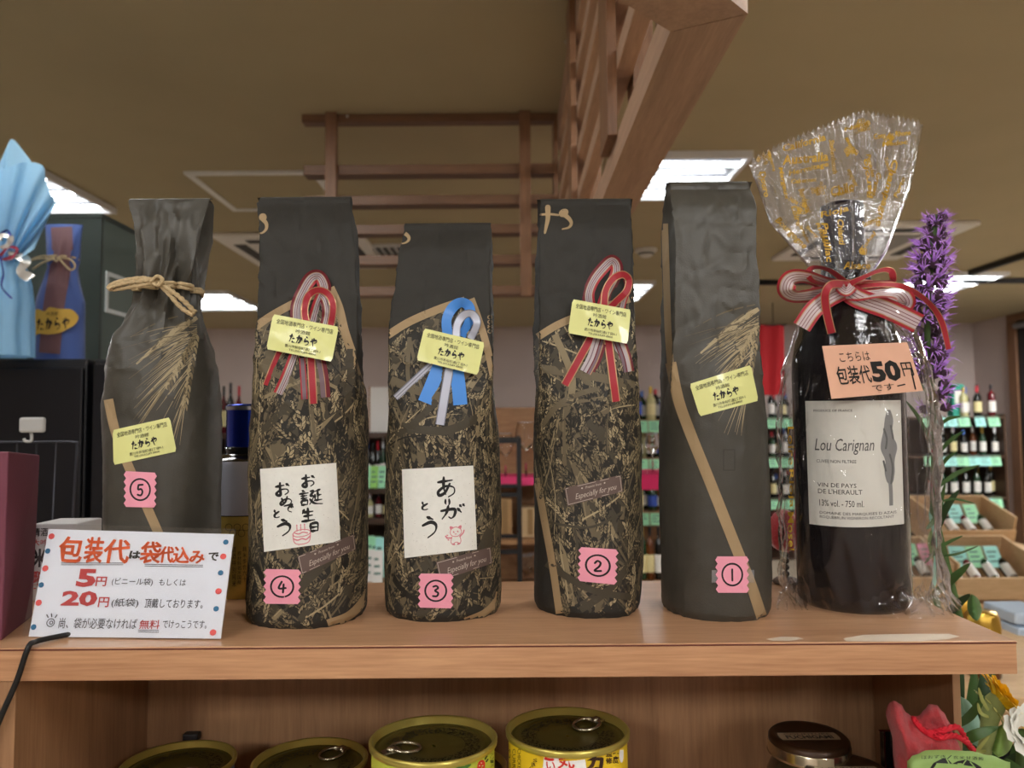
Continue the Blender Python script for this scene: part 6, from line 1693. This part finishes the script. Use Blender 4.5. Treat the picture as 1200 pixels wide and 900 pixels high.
# nearer table with gold topped bottles and cards
nt_ = thing('side_table', (1.05, 1.75, 0), 'pale wooden table at far right behind the shelf corner', 'table')
zT = P(1190, 770, 1.75).z
mb = MB(); mb.box(.86, 1.75, 1.5, 2.1, zT - .03, zT, 0, .002); mb.build('table_top', M_pine, nt_)
for xx in (.88, 1.68):
    for yy in (1.53, 2.03):
        mb = MB(); mb.box(xx, xx + .04, yy, yy + .04, 0, zT - .0305); mb.build('leg', M_pine, nt_)
mb = MB(); mb.box(.92, 1.70, 2.045, 2.06, .35, zT - .031); mb.box(.92, 1.70, 1.535, 1.55, zT - .16, zT - .031); mb.build('apron', M_pine, nt_)
M_gf = mat('gold_foil', S(206, 168, 74), .28, .9, bump=.6, bscale=260)
for i, (px_, py_, r) in enumerate(((1151, 716, .032), (1128, 700, .026))):
    Yv = 1.62 + .12 * i; q = P(px_, py_, Yv); hh = q.z - zT
    t = thing('gold_topped_jar', (q.x, Yv, zT), ('gold foil topped jar behind the shelf corner, nearest', 'gold foil topped jar farther left, beside the leaf')[i], 'jar', 'gold foil topped jars')
    mb = MB(); mb.lathe((q.x, Yv, zT), [(.001, .001), (r * .9, .0006), (r, .005), (r, hh - .05), (r * .92, hh - .042)], 32); mb.build('glass_body', GL[2], t)
    mb = MB(); mb.lathe((q.x, Yv, zT), [(r * 1.03, hh - .048), (r * 1.08, hh - .03), (r * 1.02, hh - .01), (r * .85, hh), (.001, hh + .001)], 40, nz=.12); mb.build('foil_top', M_gf, t)
t = thing('card_stack', (P(1180, 720, 2.0).x, 2.0, zT), 'stack of pale blue white packages at right edge above the shelf corner', 'packages')
q = P(1182, 716, 2.0)
for k in range(2):
    mb = MB(); hx = .075; z1 = q.z + .012 - k * .035; mb.box(q.x - .03, q.x + hx, 1.93 - .01 * k, 2.06, z1 - .03, z1, 0, .004); mb.build('package', mat('pale_package', S(186, 204, 224), .35), t)
mb = MB(); mb.box(q.x - .025, q.x + .07, 1.935, 2.055, zT + .0005, q.z - .0535); mb.build('base_carton', M_md, t)

# ---------------------------------------------------------------- flowers behind the shelf end
M_stem = mat('stem_green', S(74, 100, 52), .6); M_leaf = mat('leaf_green', S(64, 94, 46), .45, var=.15, vscale=40); M_leaf2 = mat('leaf_dark', S(42, 66, 34), .45, var=.15, vscale=40); M_leafp = mat('leaf_pale', S(142, 186, 168), .5, var=.06, vscale=30)
M_pur = mat('liatris_purple', S(204, 146, 242), .6, sheen=.2); M_pur2 = mat('liatris_bud', S(74, 50, 66), .7)
VY = .74
zV = .80
vt_ = thing('flower_stand', (.47, VY, 0), 'small dark stand behind the shelf end carrying the flower vase', 'stand')
mb = MB(); mb.box(.34, .66, VY - .13, VY + .16, zV - .03, zV); mb.build('top_board', M_dk, vt_)
for xx in (.35, .62):
    for yy in (VY - .12, VY + .12):
        mb = MB(); mb.box(xx, xx + .03, yy, yy + .03, 0, zV - .0305); mb.build('leg', M_dk, vt_)
vs = thing('flower_vase', (.47, VY, zV), 'dark glass vase holding the flowers, just below the shelf end', 'vase')
mb = MB(); mb.lathe((.47, VY, zV), [(.001, .002), (.055, .0006), (.06, .006), (.062, .16), (.057, .16), (.055, .01), (.001, .008)], 32); mb.build('vase_body', GL[0], vs)
mb = MB(); mb.lathe((.47, VY, zV), [(.0622, .155), (.0645, .16), (.0622, .165), (.0568, .1655)], 32); mb.build('rim', GL[0], vs)
base = Vector((.47, VY, zV + .012))
def leafblade(pts, w, n=7, fold=.25, ypts=None):
    mb = MB(); q = cr(pts, n); m = len(q); rows = []
    for i, p in enumerate(q):
        p = Vector(p); t = (Vector(q[min(i + 1, m - 1)]) - Vector(q[max(i - 1, 0)])).normalized()
        sd = t.cross((p - CAM).normalized())
        if sd.length < .1: sd = Vector((1, 0, 0))
        sd.normalize(); nn = sd.cross(t).normalized(); s = i / (m - 1); k = w * (math.sin(min(1, s * .94 + .06) * math.pi) ** .8) * .72 / 2 + .0002
        rows.append([p - sd * k + nn * k * fold, p, p + sd * k + nn * k * fold])
    mb.grid(rows, 0, True); mb.grid([[v + Vector((0, .0004, 0)) for v in r] for r in rows], 0, True, flip=True)
    return mb
def pt3(x, y, Y): return tuple(P(x, y, Y))
for si, (axis, tz0, lab) in enumerate((([(1098,252,.70),(1092,300,.70),(1088,345,.70),(1087,400,.71),(1092,450,.72),(1095,520,.73)], 0, 'tall purple liatris flower spike beside the wrapped wine'),)):
    sp = thing('liatris', base, lab, 'flower')
    A = cr(axis, 12); V = [P(x, y, Y) for x, y, Y in A]
    mb = MB(); mb.tube([base + Vector((.0, 0, 0)), Vector((.46, VY, 1.0)), P(1094, 600, .735)] + V[::-1], [.0035] * 3 + [.0028] * len(V), 8); mb.build('stem', M_stem, sp)
    rr = random.Random(3)
    # tufts: a small set of shapes shared by all copies
    shapes = []
    for k in range(5):
        m_ = MB(); r2 = random.Random(k)
        for j in range(15):
            a = r2.uniform(0, 6.28); el = r2.uniform(.2, 1.4); L = r2.uniform(.008, .018)
            d = Vector((math.cos(a) * math.cos(el), math.sin(a) * math.cos(el), math.sin(el)))
            sd = d.cross(Vector((0, 0, 1))).normalized(); w = .00042
            p0 = d * .002; p1 = d * L * .6 + Vector((0, 0, .001)); p2 = d * L + Vector((0, 0, -.001))
            m_.add([p0 - sd * w, p0 + sd * w, p1 + sd * w * 1.3, p1 - sd * w * 1.3, p2], [(0, 1, 2, 3), (3, 2, 4)], 0)
        m_.lathe((0, 0, -.003), [(.0005, -.002), (.0038, .001), (.0042, .004), (.002, .008)], 8, mi=1)
        me = bpy.data.meshes.new('blossom'); me.from_pydata([tuple(v) for v in m_.v], [], m_.f); me.materials.append(M_pur); me.materials.append(M_pur2); me.polygons.foreach_set('material_index', m_.m); me.update(); shapes.append(me)
    off = wloc(sp); nT = 96
    for k in range(nT):
        t_ = k / (nT - 1); i = t_ * (len(V) - 1) * .88; v = V[int(i)].lerp(V[min(int(i) + 1, len(V) - 1)], i - int(i))
        a = k * 2.4; r_ = lerp(.005, .0105, min(1, t_ * 3)) 
        if t_ > .62 and rr.random() < .3: continue
        o = bpy.data.objects.new('blossom', shapes[k % 5]); SC.collection.objects.link(o); o.parent = sp
        o.location = v + Vector((math.cos(a) * r_, math.sin(a) * r_, rr.uniform(-.002, .002))) - off
        o.rotation_euler = Vector((math.cos(a), math.sin(a), .45)).to_track_quat('Z', 'Y').to_euler(); s_ = lerp(.75, 1.15, min(1, t_ * 4)) * rr.uniform(.85, 1.1); o.scale = (s_,) * 3
    for j, (x0, y0, x1, y1, w) in enumerate(((1088,470,1120,452,.003),(1086,460,1066,445,.003),(1094,505,1126,488,.004),(1092,520,1062,470,.004),(1094,540,1130,505,.004),(1095,560,1120,530,.004),(1092,430,1112,415,.0025),(1094,575,1148,545,.005),(1094,590,1142,590,.0025))):
        leafblade([pt3(x0, y0, .72), pt3((x0 + x1) / 2, (y0 + y1) / 2 - 5, .71), pt3(x1, y1, .70)], w).build('leaf', M_leaf, sp)
# long leaf stalks
lv = thing('foliage_stems', base + Vector((.02, 0, 0)), 'bunch of long narrow green leaves right of the wrapped wine bottle', 'foliage')
for j, (pp_, w, m_) in enumerate((
    ([(1092,640,.74),(1106,600,.72),(1124,574,.71)], .009, M_leaf2), ([(1090,700,.74),(1112,682,.71),(1137,660,.69)], .010, M_leaf), ([(1096,735,.76),(1118,712,.72),(1137,696,.70)], .010, M_leaf2), ([(1084,660,.73),(1104,640,.72),(1128,628,.71)], .004, M_leaf),
    ([(1090,560,.74),(1100,530,.73),(1122,512,.72)], .004, M_leaf), ([(1086,620,.72),(1098,604,.72),(1108,566,.71)], .006, M_leaf), ([(1088,650,.72),(1118,650,.70),(1146,640,.70)], .0025, M_leaf), ([(1094,690,.72),(1099,640,.73),(1089,600,.73)], .008, M_leafp),
    ([(1118,980,.70),(1122,860,.66),(1128,780,.66)], .012, M_leaf2), ([(1130,980,.72),(1137,860,.68),(1142,780,.68)], .014, M_leaf), ([(1142,980,.70),(1150,850,.68),(1158,760,.69)], .016, M_leaf2), ([(1160,960,.72),(1163,850,.70),(1162,770,.70)], .012, M_leaf), ([(1120,852,.62),(1138,838,.60),(1154,816,.59)], .008, M_leaf),
    ([(1118,876,.60),(1142,862,.58),(1170,852,.58)], .010, M_leaf), ([(1155,940,.66),(1128,880,.60),(1110,850,.60)], .010, M_leaf2), ([(1170,930,.66),(1150,890,.62),(1134,870,.62)], .011, M_leaf2), ([(1180,950,.66),(1190,890,.64),(1204,850,.63)], .012, M_leaf), ([(1150,930,.70),(1176,900,.64),(1202,880,.62)], .012, M_leaf2), ([(1178,890,.60),(1195,906,.59),(1210,915,.59)], .012, M_leaf))):
    leafblade([pt3(*p) for p in pp_], w).build('leaf', m_, lv)
def broad(cx, cy, rx, ry, ang, Y, m_, name, root, cup=.012):
    mb = MB(); rows = []
    for j in range(15):
        v = j / 14 * 2 - 1; r = []
        for i in range(11):
            u = i / 10 * 2 - 1; ww = max(0, 1 - abs(v) ** 2.2) ** .75
            x, y = u * rx * ww, v * ry
            r.append(P(cx + x * math.cos(ang) - y * math.sin(ang), cy + x * math.sin(ang) + y * math.cos(ang), Y + cup * (u * u * ww - .5 * v * v) + .0015 * math.sin(v * 14) * abs(u)))
        rows.append(r)
    mb.grid(rows, 0, True); mb.grid([[p + Vector((0, .0005, 0)) for p in r] for r in rows], 0, True, flip=True)
    return mb.build(name, m_, root)
broad(1136, 846, 12, 32, -.35, .64, M_leafp, 'broad_leaf', lv); broad(1174, 868, 13, 20, .2, .60, mat('leaf_lime', S(140, 176, 92), .5, var=.1, vscale=40), 'broad_leaf', lv); broad(1142, 712, 8, 16, -.2, .76, mat('leaf_mid', S(84, 120, 66), .5), 'broad_leaf', lv); broad(1098, 600, 9, 22, .1, .76, M_leafp, 'broad_leaf', lv); broad(1096, 640, 8, 20, -.2, .77, mat('leaf_lime', S(1,1,1)), 'broad_leaf', lv)
mb = MB(); mb.tube([base + Vector((.02, 0, 0)), P(1130, 960, .72), P(1120, 780, .74), P(1096, 700, .75)], .003, 8); mb.tube([base + Vector((.03, .01, 0)), P(1160, 960, .70), P(1150, 860, .69)], .004, 8); mb.build('stem', M_stem, lv)
# yellow flower
yf = thing('yellow_flower', base + Vector((.035, -.01, 0)), 'orange yellow fringed flower turned away at the right edge below the shelf', 'flower')
def head(cx, cy, Y, ax, root, n, L, w, m_, name, cone, rings=3, seed=0, tipw=.4):
    c = P(cx, cy, Y); ax = Vector(ax).normalized(); u = ax.cross(Vector((0, 0, 1))).normalized(); v = ax.cross(u); r3 = random.Random(seed)
    for k in range(n):
        a = 2 * math.pi * k / n * rings + r3.uniform(-.1, .1); ring = k * rings // n
        d = (u * math.cos(a) + v * math.sin(a)); cn = cone + .22 * ring + r3.uniform(-.1, .1)
        dr = (d * math.cos(cn) + ax * math.sin(cn)).normalized(); LL = L * r3.uniform(.85, 1.1) * (1 - .12 * ring)
        sd = dr.cross(ax).normalized(); rows = []
        for j in range(6):
            t = j / 5; p = c + d * .004 + dr * LL * t + ax * (.15 * LL * math.sin(t * 2.6)); k_ = w * (.35 + math.sin(t * math.pi * .62) * .9) * (1 if t < .95 else tipw) / 2
            rows.append([p - sd * k_, p + ax * w * .12, p + sd * k_])
        m_b = MB(); m_b.grid(rows, 0, True); m_b.build(name, m_, root)
fa = (.45, -.2, .87)
M_yp = mat('petal_orange_yellow', S(255, 208, 36), .5, var=.06, vscale=100)
head(1168, 822, .60, (.62, -.15, .45), yf, 80, .021, .0050, M_yp, 'petal', .15, rings=4, seed=1)
head(1162, 832, .60, (.62, -.15, .45), yf, 14, .014, .0032, mat('sepal_pale_green', S(182, 190, 112), .6), 'sepal', -.1, rings=1, seed=2)
mb = MB(); c = P(1164, 826, .60); mb.tube([c + Vector((.004, 0, .006)), c, P(1160, 842, .602), P(1157, 862, .605), P(1153, 885, .615), P(1160, 940, .66), base + Vector((.035, -.01, 0))], [.006, .0085, .0065, .0055, .005, .0045, .004], 14); mb.build('stem', mat('stem_pale', S(150, 164, 104), .6), yf)
for pp_ in ([(1164,840,.60),(1152,822,.59),(1147,806,.585)], [(1164,842,.60),(1150,836,.59),(1146,824,.585)], [(1156,880,.605),(1146,880,.59),(1160,862,.58)]): leafblade([pt3(*p) for p in pp_], .003).build('bract', mat('sepal_pale_green', (1, 1, 1)), yf)
wf = thing('white_flower', base + Vector((.045, 0, 0)), 'white layered flower cut by the right edge below the yellow one', 'flower')
M_wp = mat('petal_white', S(236, 236, 226), .55)
head(1198, 858, .58, (.1, -.85, .45), wf, 26, .017, .010, M_wp, 'petal', .35, rings=3, seed=5, tipw=.7)
mb = MB(); mb.tube([P(1198, 858, .584), P(1196, 900, .60), P(1190, 960, .66), base + Vector((.045, 0, 0))], .0035, 10); mb.build('stem', M_stem, wf)

# ---------------------------------------------------------------- red fuzzy ornament behind the wine bottle
q = PZ(930, 704, Z0); ry_ = YB - .016
po = thing('pompom_ornament', (P(918, 690, ry_).x, ry_, Z0), 'red fuzzy pompom on a dark beaded stem between bag 1 and the wine', 'ornament')
c = P(919, 622, ry_); M_fz = mat('red_fuzz', S(196, 52, 62), .95, sheen=.8)
mb = MB(); r4 = random.Random(9)
mb.lathe(c, [(.0006, -.017)] + [(.0125 * math.sin(a / 10 * math.pi), -.017 * math.cos(a / 10 * math.pi)) for a in range(1, 10)] + [(.0006, .017)], 24, nz=.25)
po_b = mb.build('pompom', M_fz, po)
mb = MB()
for k in range(500):
    d = Vector((r4.gauss(0, 1), r4.gauss(0, 1), r4.gauss(0, 1))).normalized(); p0 = c + Vector((d.x * .012, d.y * .012, d.z * .0165)); sd = d.orthogonal().normalized() * .0002
    mb.add([p0 - sd, p0 + sd, p0 + d * r4.uniform(.002, .0045)], [(0, 1, 2)])
mb.build('fuzz', M_fz, po_b)['kind'] = 'stuff'
x_ = po.location.x
for k in range(8):
    mb = MB(); zb_ = Z0 + .008 + k * .0052; mb.lathe((x_ + .0025, ry_, zb_), [(.0005, -.0028), (.0024, -.0014), (.0028, 0), (.0024, .0014), (.0005, .0028)], 12); mb.build('bead', M_black, po)
mb = MB(); mb.lathe((x_ + .0025, ry_, Z0), [(.001, .0004), (.010, .0004), (.011, .002), (.008, .0046), (.002, .0052)], 24); mb.build('foot', M_dk, po)
mb = MB(); mb.tube([(x_ + .0025, ry_, Z0 + .048), tuple(c + Vector((0, 0, -.012)))], .0012, 8); mb.build('stem', M_black, po)

# ---------------------------------------------------------------- black coolers and blue wrapped bottles at the left
YC = 1.6
zc1 = P(50, 420, YC).z
M_cool = mat('black_appliance', S(14, 15, 20), .3); M_cool2 = mat('black_appliance_side', S(20, 21, 26), .4)
co = thing('black_cooler', (-1.3, YC, 0), 'black upright cooler behind the maroon box, carrying blue wrapped bottles', 'cooler')
xc1 = P(97, 500, YC).x
mb = MB(); mb.box(-1.75, xc1, YC + .012, YC + .38, .001, zc1, 0, .004); mb.build('body', M_cool2, co)
mb = MB(); mb.box(-1.745, xc1 - .003, YC, YC + .0115, .06, zc1 - .02, 0, .003); mb.build('door', M_cool, co)
co2 = thing('black_cabinet', (-.83, YC + .1, 0), 'narrow black cabinet between the cooler and the twine-tied bag', 'cabinet')
xa2, xb2 = P(106, 500, YC).x, P(150, 500, YC).x
mb = MB(); mb.box(xa2, xb2, YC + .012, YC + .4, .001, zc1 - .002, 0, .003); mb.build('body', M_cool2, co2)
mb = MB(); mb.box(xa2 + .003, xb2 - .003, YC, YC + .0115, .05, zc1 - .012, 0, .003); mb.build('door', M_cool, co2)
tcab = thing('green_cabinet', (-1.2, 2.0, 0), 'tall dark green cabinet with white frame on its side, behind blue bottle', 'cabinet')
xg = P(118, 300, 2.0).x; zg = P(118, 250, 2.0).z; yg2 = -xg * F / (600 - 151)
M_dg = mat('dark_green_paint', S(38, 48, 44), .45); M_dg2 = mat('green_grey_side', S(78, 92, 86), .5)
mb = MB(); mb.box(xg - .55, xg - .0125, 2.0105, 2.28, 0.001, zg - .0125, 0, .002); mb.build('body', M_dg, tcab)
mb = MB(); mb.box(xg - .55, xg, 2.0, 2.01, .03, zg - .0125); mb.build('door', M_dg, tcab)
mb = MB(); mb.box(xg - .012, xg, 2.0105, 2.28, 0.001, zg - .0125); mb.build('side_panel', M_dg2, tcab)
mb = MB(); mb.box(xg - .55, xg + .002, 1.998, 2.282, zg - .012, zg); mb.build('top_board', M_dg, tcab)
mb = MB(); ya, yb_ = 2.025, 2.20; za_, zb_ = P(123, 318, 2.03).z, P(123, 366, 2.03).z
for b_ in ((ya, yb_, za_ - .012, za_), (ya, yb_, zb_, zb_ + .012), (ya, ya + .012, zb_ + .012, za_ - .012), (yb_ - .012, yb_, zb_ + .012, za_ - .012)): mb.box(xg + .0003, xg + .004, *b_)
mb.build('white_frame', mat('frame_white', S(200, 206, 206), .5), tcab)
mb = MB(); mb.box(xg + .0003, xg + .0015, ya + .0125, yb_ - .0125, zb_ + .0125, za_ - .0125); mb.build('photo_panel', mat('panel_greygreen', S(96, 108, 102), .5), tcab)
nb = P(154, 300, 2.6)
mb = MB(); mb.box(nb.x - .012, nb.x + .05, 2.6, 2.62, .001, P(154, 283, 2.6).z); o = mb.build('navy_panel', mat('navy_cloth', S(30, 34, 72), .7)); tag(o, 'narrow navy upright panel between green cabinet and twine-tied bag', 'panel')
# blue bag with mauve stripe
YB2 = 1.70
M_bb = mat('blue_cloth', S(62, 88, 152), .6, sheen=.2, bump=.3, bscale=120); M_mv = mat('mauve_cloth', S(110, 76, 78), .7, bump=.3, bscale=120)
br_ = thing('blue_wrapped_bottle', (P(68, 418, YB2).x, YB2, zc1), 'blue cloth wrapped bottle with mauve stripe tied with twine, on the cooler', 'wrapped bottle')
prof_ = [(264,53,97),(285,56,94),(300,58,91),(312,59,88),(330,52,92),(350,44,98),(400,43,98),(416,42,98)]
def prow(y):
    for i in range(len(prof_) - 1):
        if y <= prof_[i + 1][0]:
            t = (y - prof_[i][0]) / (prof_[i + 1][0] - prof_[i][0]); return lerp(prof_[i][1], prof_[i + 1][1], t), lerp(prof_[i][2], prof_[i + 1][2], t)
    return prof_[-1][1:]
rows = []; nr_ = 40
for j in range(nr_ + 1):
    y = lerp(264, 416, j / nr_); l, r = prow(y); a, b = P(l, y, YB2), P(r, y, YB2); ww = (b.x - a.x) / 2; cxx = (a.x + b.x) / 2
    zz_ = lerp(P(68, 264, YB2).z, zc1 + .001, j / nr_); dp = .012 if y < 270 else min(.036, ww * .9)
    dp = lerp(.010, min(.038, ww * .9), min(1, (y - 264) / 40))
    gth = .0035 * math.exp(-((y - 306) / 22) ** 2)
    rows.append([Vector((cxx + (ww + gth * math.sin(k * 1.2)) * math.sin(2 * math.pi * k / 48), YB2 - (dp + gth * math.sin(k * 1.2)) * math.cos(2 * math.pi * k / 48), zz_)) for k in range(48)])
mb = MB(); mb.grid(rows, 0, True, closed=True, flip=True); mb.add(rows[0], [list(range(48))[::-1]]); mb.add(rows[-1], [list(range(48))]); bbv = mb.bvh(); mb.build('cloth_wrap', M_bb, br_)
mb = MB(); bp_ = PxMap(bbv)
wide(mb, [(72,266),(73,290),(72,306),(68,330),(63,360),(58,414)], 12.5, bp_, .002, n=8, cols=10, prof=lambda t: 1 if t < .25 else (.8 if t < .45 else 1)); mb.build('stripe', M_mv, br_)
mb = MB(); 
sq = cr([(35,367),(44,362),(52,365),(58,360),(70,362),(82,362),(88,366),(92,372),(88,380),(80,385),(70,390),(56,392),(46,391),(38,394),(34,384),(36,376),(35,367)], 3)
pc_ = [P(x, y, YB2 - .042) for x, y in sq]; ce = sum(pc_, Vector()) / len(pc_)
mb.add(pc_ + [ce], [(i, (i + 1) % len(pc_), len(pc_)) for i in range(len(pc_))]); mb.add([p + Vector((0, .0008, 0)) for p in pc_ + [ce]], [(i, len(pc_), (i + 1) % len(pc_)) for i in range(len(pc_))])
ql = mb.build('shop_label', mat('ochre_label', S(196, 156, 62), .6), br_, 'ochre cloud-shaped shop label')
mb = MB(); pm = PlaneMap(P(42, 366, YB2 - .0425), P(84, 364, YB2 - .0425), P(84, 388, YB2 - .0425), P(42, 390, YB2 - .0425)); x = .02
for ch in 'たからや': glyph(mb, ch, pm, (x, .30, x + .22, .9), .020, .0004, asp=1.8); x += .235
text(mb, '吟酒館', pm, (.3, .02, .62, .2), .0004); mb.build('lettering', M_ink, ql)
mb = MB(); zt_ = P(70, 303, YB2).z
cxx = P(73, 303, YB2).x; mb.tube([(cxx + .0335 * math.sin(k * math.pi / 16), YB2 - .030 * math.cos(k * math.pi / 16), zt_) for k in range(33)], .0022, 6)
Yt = YB2 - .036
for pts in ([(64,301),(50,300),(36,305),(48,303),(64,303)], [(64,303),(50,308),(38,316)], [(66,302),(82,304),(88,312),(82,316),(70,304)], [(60,300),(66,306),(70,300)]): mb.tube(cr([tuple(P(x, y, Yt)) for x, y in pts], 8), .0021, 6)
mb.build('twine', M_twine, br_)
# pale blue tissue wrapped bottle
YT = 1.56
M_tis = bpy.data.materials.new('blue_tissue'); M_tis.use_nodes = True
_n = M_tis.node_tree; _b = _n.nodes['Principled BSDF']; _b.inputs['Base Color'].default_value = (*S(160, 206, 236), 1); _b.inputs['Roughness'].default_value = .7
_t = _n.nodes.new('ShaderNodeBsdfTranslucent'); _t.inputs[0].default_value = (*S(165, 214, 245), 1); _m = _n.nodes.new('ShaderNodeMixShader'); _m.inputs[0].default_value = .5
_n.links.new(_b.outputs[0], _m.inputs[1]); _n.links.new(_t.outputs[0], _m.inputs[2]); _n.links.new(_m.outputs[0], _n.nodes['Material Output'].inputs[0])
tr_ = thing('tissue_wrapped_bottle', (P(10, 418, YT).x, YT, zc1), 'pale blue tissue wrapped bottle with flared top at far left edge', 'wrapped bottle')
def tpx(y): 
    T_ = [(300,-8,20),(316,-14,28),(335,-20,32),(360,-24,34),(418,-26,34)]
    for i in range(len(T_) - 1):
        if y <= T_[i + 1][0]:
            t = (y - T_[i][0]) / (T_[i + 1][0] - T_[i][0]); return lerp(T_[i][1], T_[i + 1][1], t), lerp(T_[i][2], T_[i + 1][2], t)
    return T_[-1][1:]
rows = []
for j in range(36):
    y = lerp(300, 418, j / 35); l, r = tpx(y); a, b = P(l, y, YT), P(r, y, YT); ww = (b.x - a.x) / 2; cxx = (a.x + b.x) / 2; zz_ = lerp(P(5, 300, YT).z, zc1 + .001, j / 35)
    rows.append([Vector((cxx + (ww * (1 + .10 * math.sin(k * .9 + .3 * math.sin(j * .3)))) * math.sin(2 * math.pi * k / 64), YT - ww * .9 * (1 + .10 * math.sin(k * .9)) * math.cos(2 * math.pi * k / 64), zz_)) for k in range(64)])
mb = MB(); mb.grid(rows, 0, True, closed=True, flip=True); mb.add(rows[-1], [list(range(64))]); mb.build('tissue_body', M_tis, tr_)
def petal(outline, Y, bow, name='tissue_flare'):
    # sheet from a base point fanning to an outline
    mb = MB(); bx_, by_ = 8, 306; rows = []
    q = cr(outline, 4)
    for j in range(14):
        t = j / 13; rows.append([P(lerp(bx_ + (i / len(q) - .5) * 22, p[0], t), lerp(by_, p[1], t), Y - bow * math.sin(t * 2.2) * (1 + .5 * math.sin(i * .9)) + .01 * math.sin(i * .8 + t * 2)) for i, p in enumerate(q)])
    mb.grid(rows, 0, True); mb.build(name, M_tis, tr_)
petal([(-60,230),(-30,200),(-5,196),(6,176),(14,163),(28,178),(44,200),(56,222),(60,238),(48,262),(38,285),(30,302)], YT + .02, .02)
petal([(-40,240),(-20,210),(10,196),(30,190),(50,194),(54,214),(62,232),(65,240),(58,252),(40,292)], YT - .02, .03)
mb = MB(); zt_ = P(5, 305, YT - .04)
MRT = [mat('silver_bow', S(196, 192, 186), .3, .5), mat('crimson_bow', S(120, 24, 50), .5), mat('navy_bow', S(36, 50, 130), .5)]
for pts, w, mi in (([(2,292),(10,286),(12,278),(2,276),(-6,284)], .012, 0), ([(10,300),(22,300),(30,306),(24,318),(36,326)], .020, 0), ([(0,300),(10,290),(20,292),(14,302),(4,304)], .006, 1), ([(2,304),(14,300),(22,296)], .004, 1), ([(0,300),(4,320),(2,336),(14,350)], .004, 2), ([(2,282),(0,276),(8,270),(12,276)], .006, 2)):
    ribbon_strip(mb, [tuple(P(x, y, YT - .045 - .003 * i)) for i, (x, y) in enumerate(pts)], w, [(1, mi)], twist=lambda t: .8 * math.sin(t * 7))
mb.build('ribbon_bow', MRT, tr_, 'small silver and crimson ribbon bow')
# wire rack and clip card holder, small printed cartons
wr = thing('wire_rack', (P(60, 640, .95).x, .95, 0), 'thin grey wire rack standing behind the maroon box', 'rack')
M_wire = mat('grey_wire', S(70, 72, 80), .35, .7)
pw_ = lambda x, y: tuple(P(x, y, .95))
mb = MB(); mb.tube(cr([pw_(-10,518), pw_(40,518), pw_(86,518), pw_(90,524), pw_(88,560), pw_(84,640), pw_(82,760)], 6), .0013, 6); mb.build('outer_wire', M_wire, wr)
for x0, x1 in ((66, 60), (43, 40), (20, 18)):
    mb = MB(); mb.tube([pw_(x0, 518), pw_(x1, 640), pw_(x1 - 2, 760)], .0008, 6); mb.build('wire', M_wire, wr)
zf = P(60, 760, .95).z
mb = MB(); a = P(84, 760, .95); mb.tube([(a.x, .95, zf), (a.x, .95, .35), (a.x - .13, .95, .35), (a.x - .13, .95, zf)], .002, 6); mb.tube([(a.x - .06, .85, .001), (a.x - .06, .95, .35), (a.x - .06, 1.05, .001)], .003, 6); mb.build('stand_frame', M_wire, wr)
ch_ = thing('card_clip', P(37, 500, .93), 'small clear white clip card holder hooked on the wire rack', 'card holder')
mb = MB(); a, b = P(24, 507, .93), P(54, 489, .93); mb.box(a.x, b.x, .925, .932, a.z, b.z, 0, .003); mb.build('card_case', mat('milky_plastic', S(178, 178, 176), .3), ch_)
mb = MB(); mb.tube(cr([tuple(P(x, y, .935)) for x, y in ((36,506),(37,512),(36,517),(30,517),(28,514))], 6), .0018, 8); mb.build('hook', mat('milky_plastic', (1, 1, 1)), ch_)
bx = thing('printed_carton', P(52, 700, .60), 'white carton with black and red print behind the price sign', 'carton')
a, b = P(38, 614, .565), P(90, 614, .565); 
mb = MB(); mb.box(a.x, b.x, .565, .60, Z0 + .0005, a.z, 0, .001); mb.build('carton', mat('carton_white', S(198, 196, 196), .5), bx)
mb = MB(); pm = PlaneMap((a.x, .565, a.z), (b.x, .565, b.z), (b.x, .565, Z0), (a.x, .565, Z0))
text(mb, '清酒', pm, (.02, .05, .36, .16), .0004, 0, bold=.01); text(mb, '大吟', pm, (.02, .2, .36, .28), .0004, 1, bold=.01); text(mb, '米', pm, (.02, .32, .36, .56), .0004, 0, bold=.04); text(mb, '醸', pm, (.02, .6, .36, .85), .0004, 1, bold=.04)
mb.build('lettering', [M_ink, M_rd], bx)
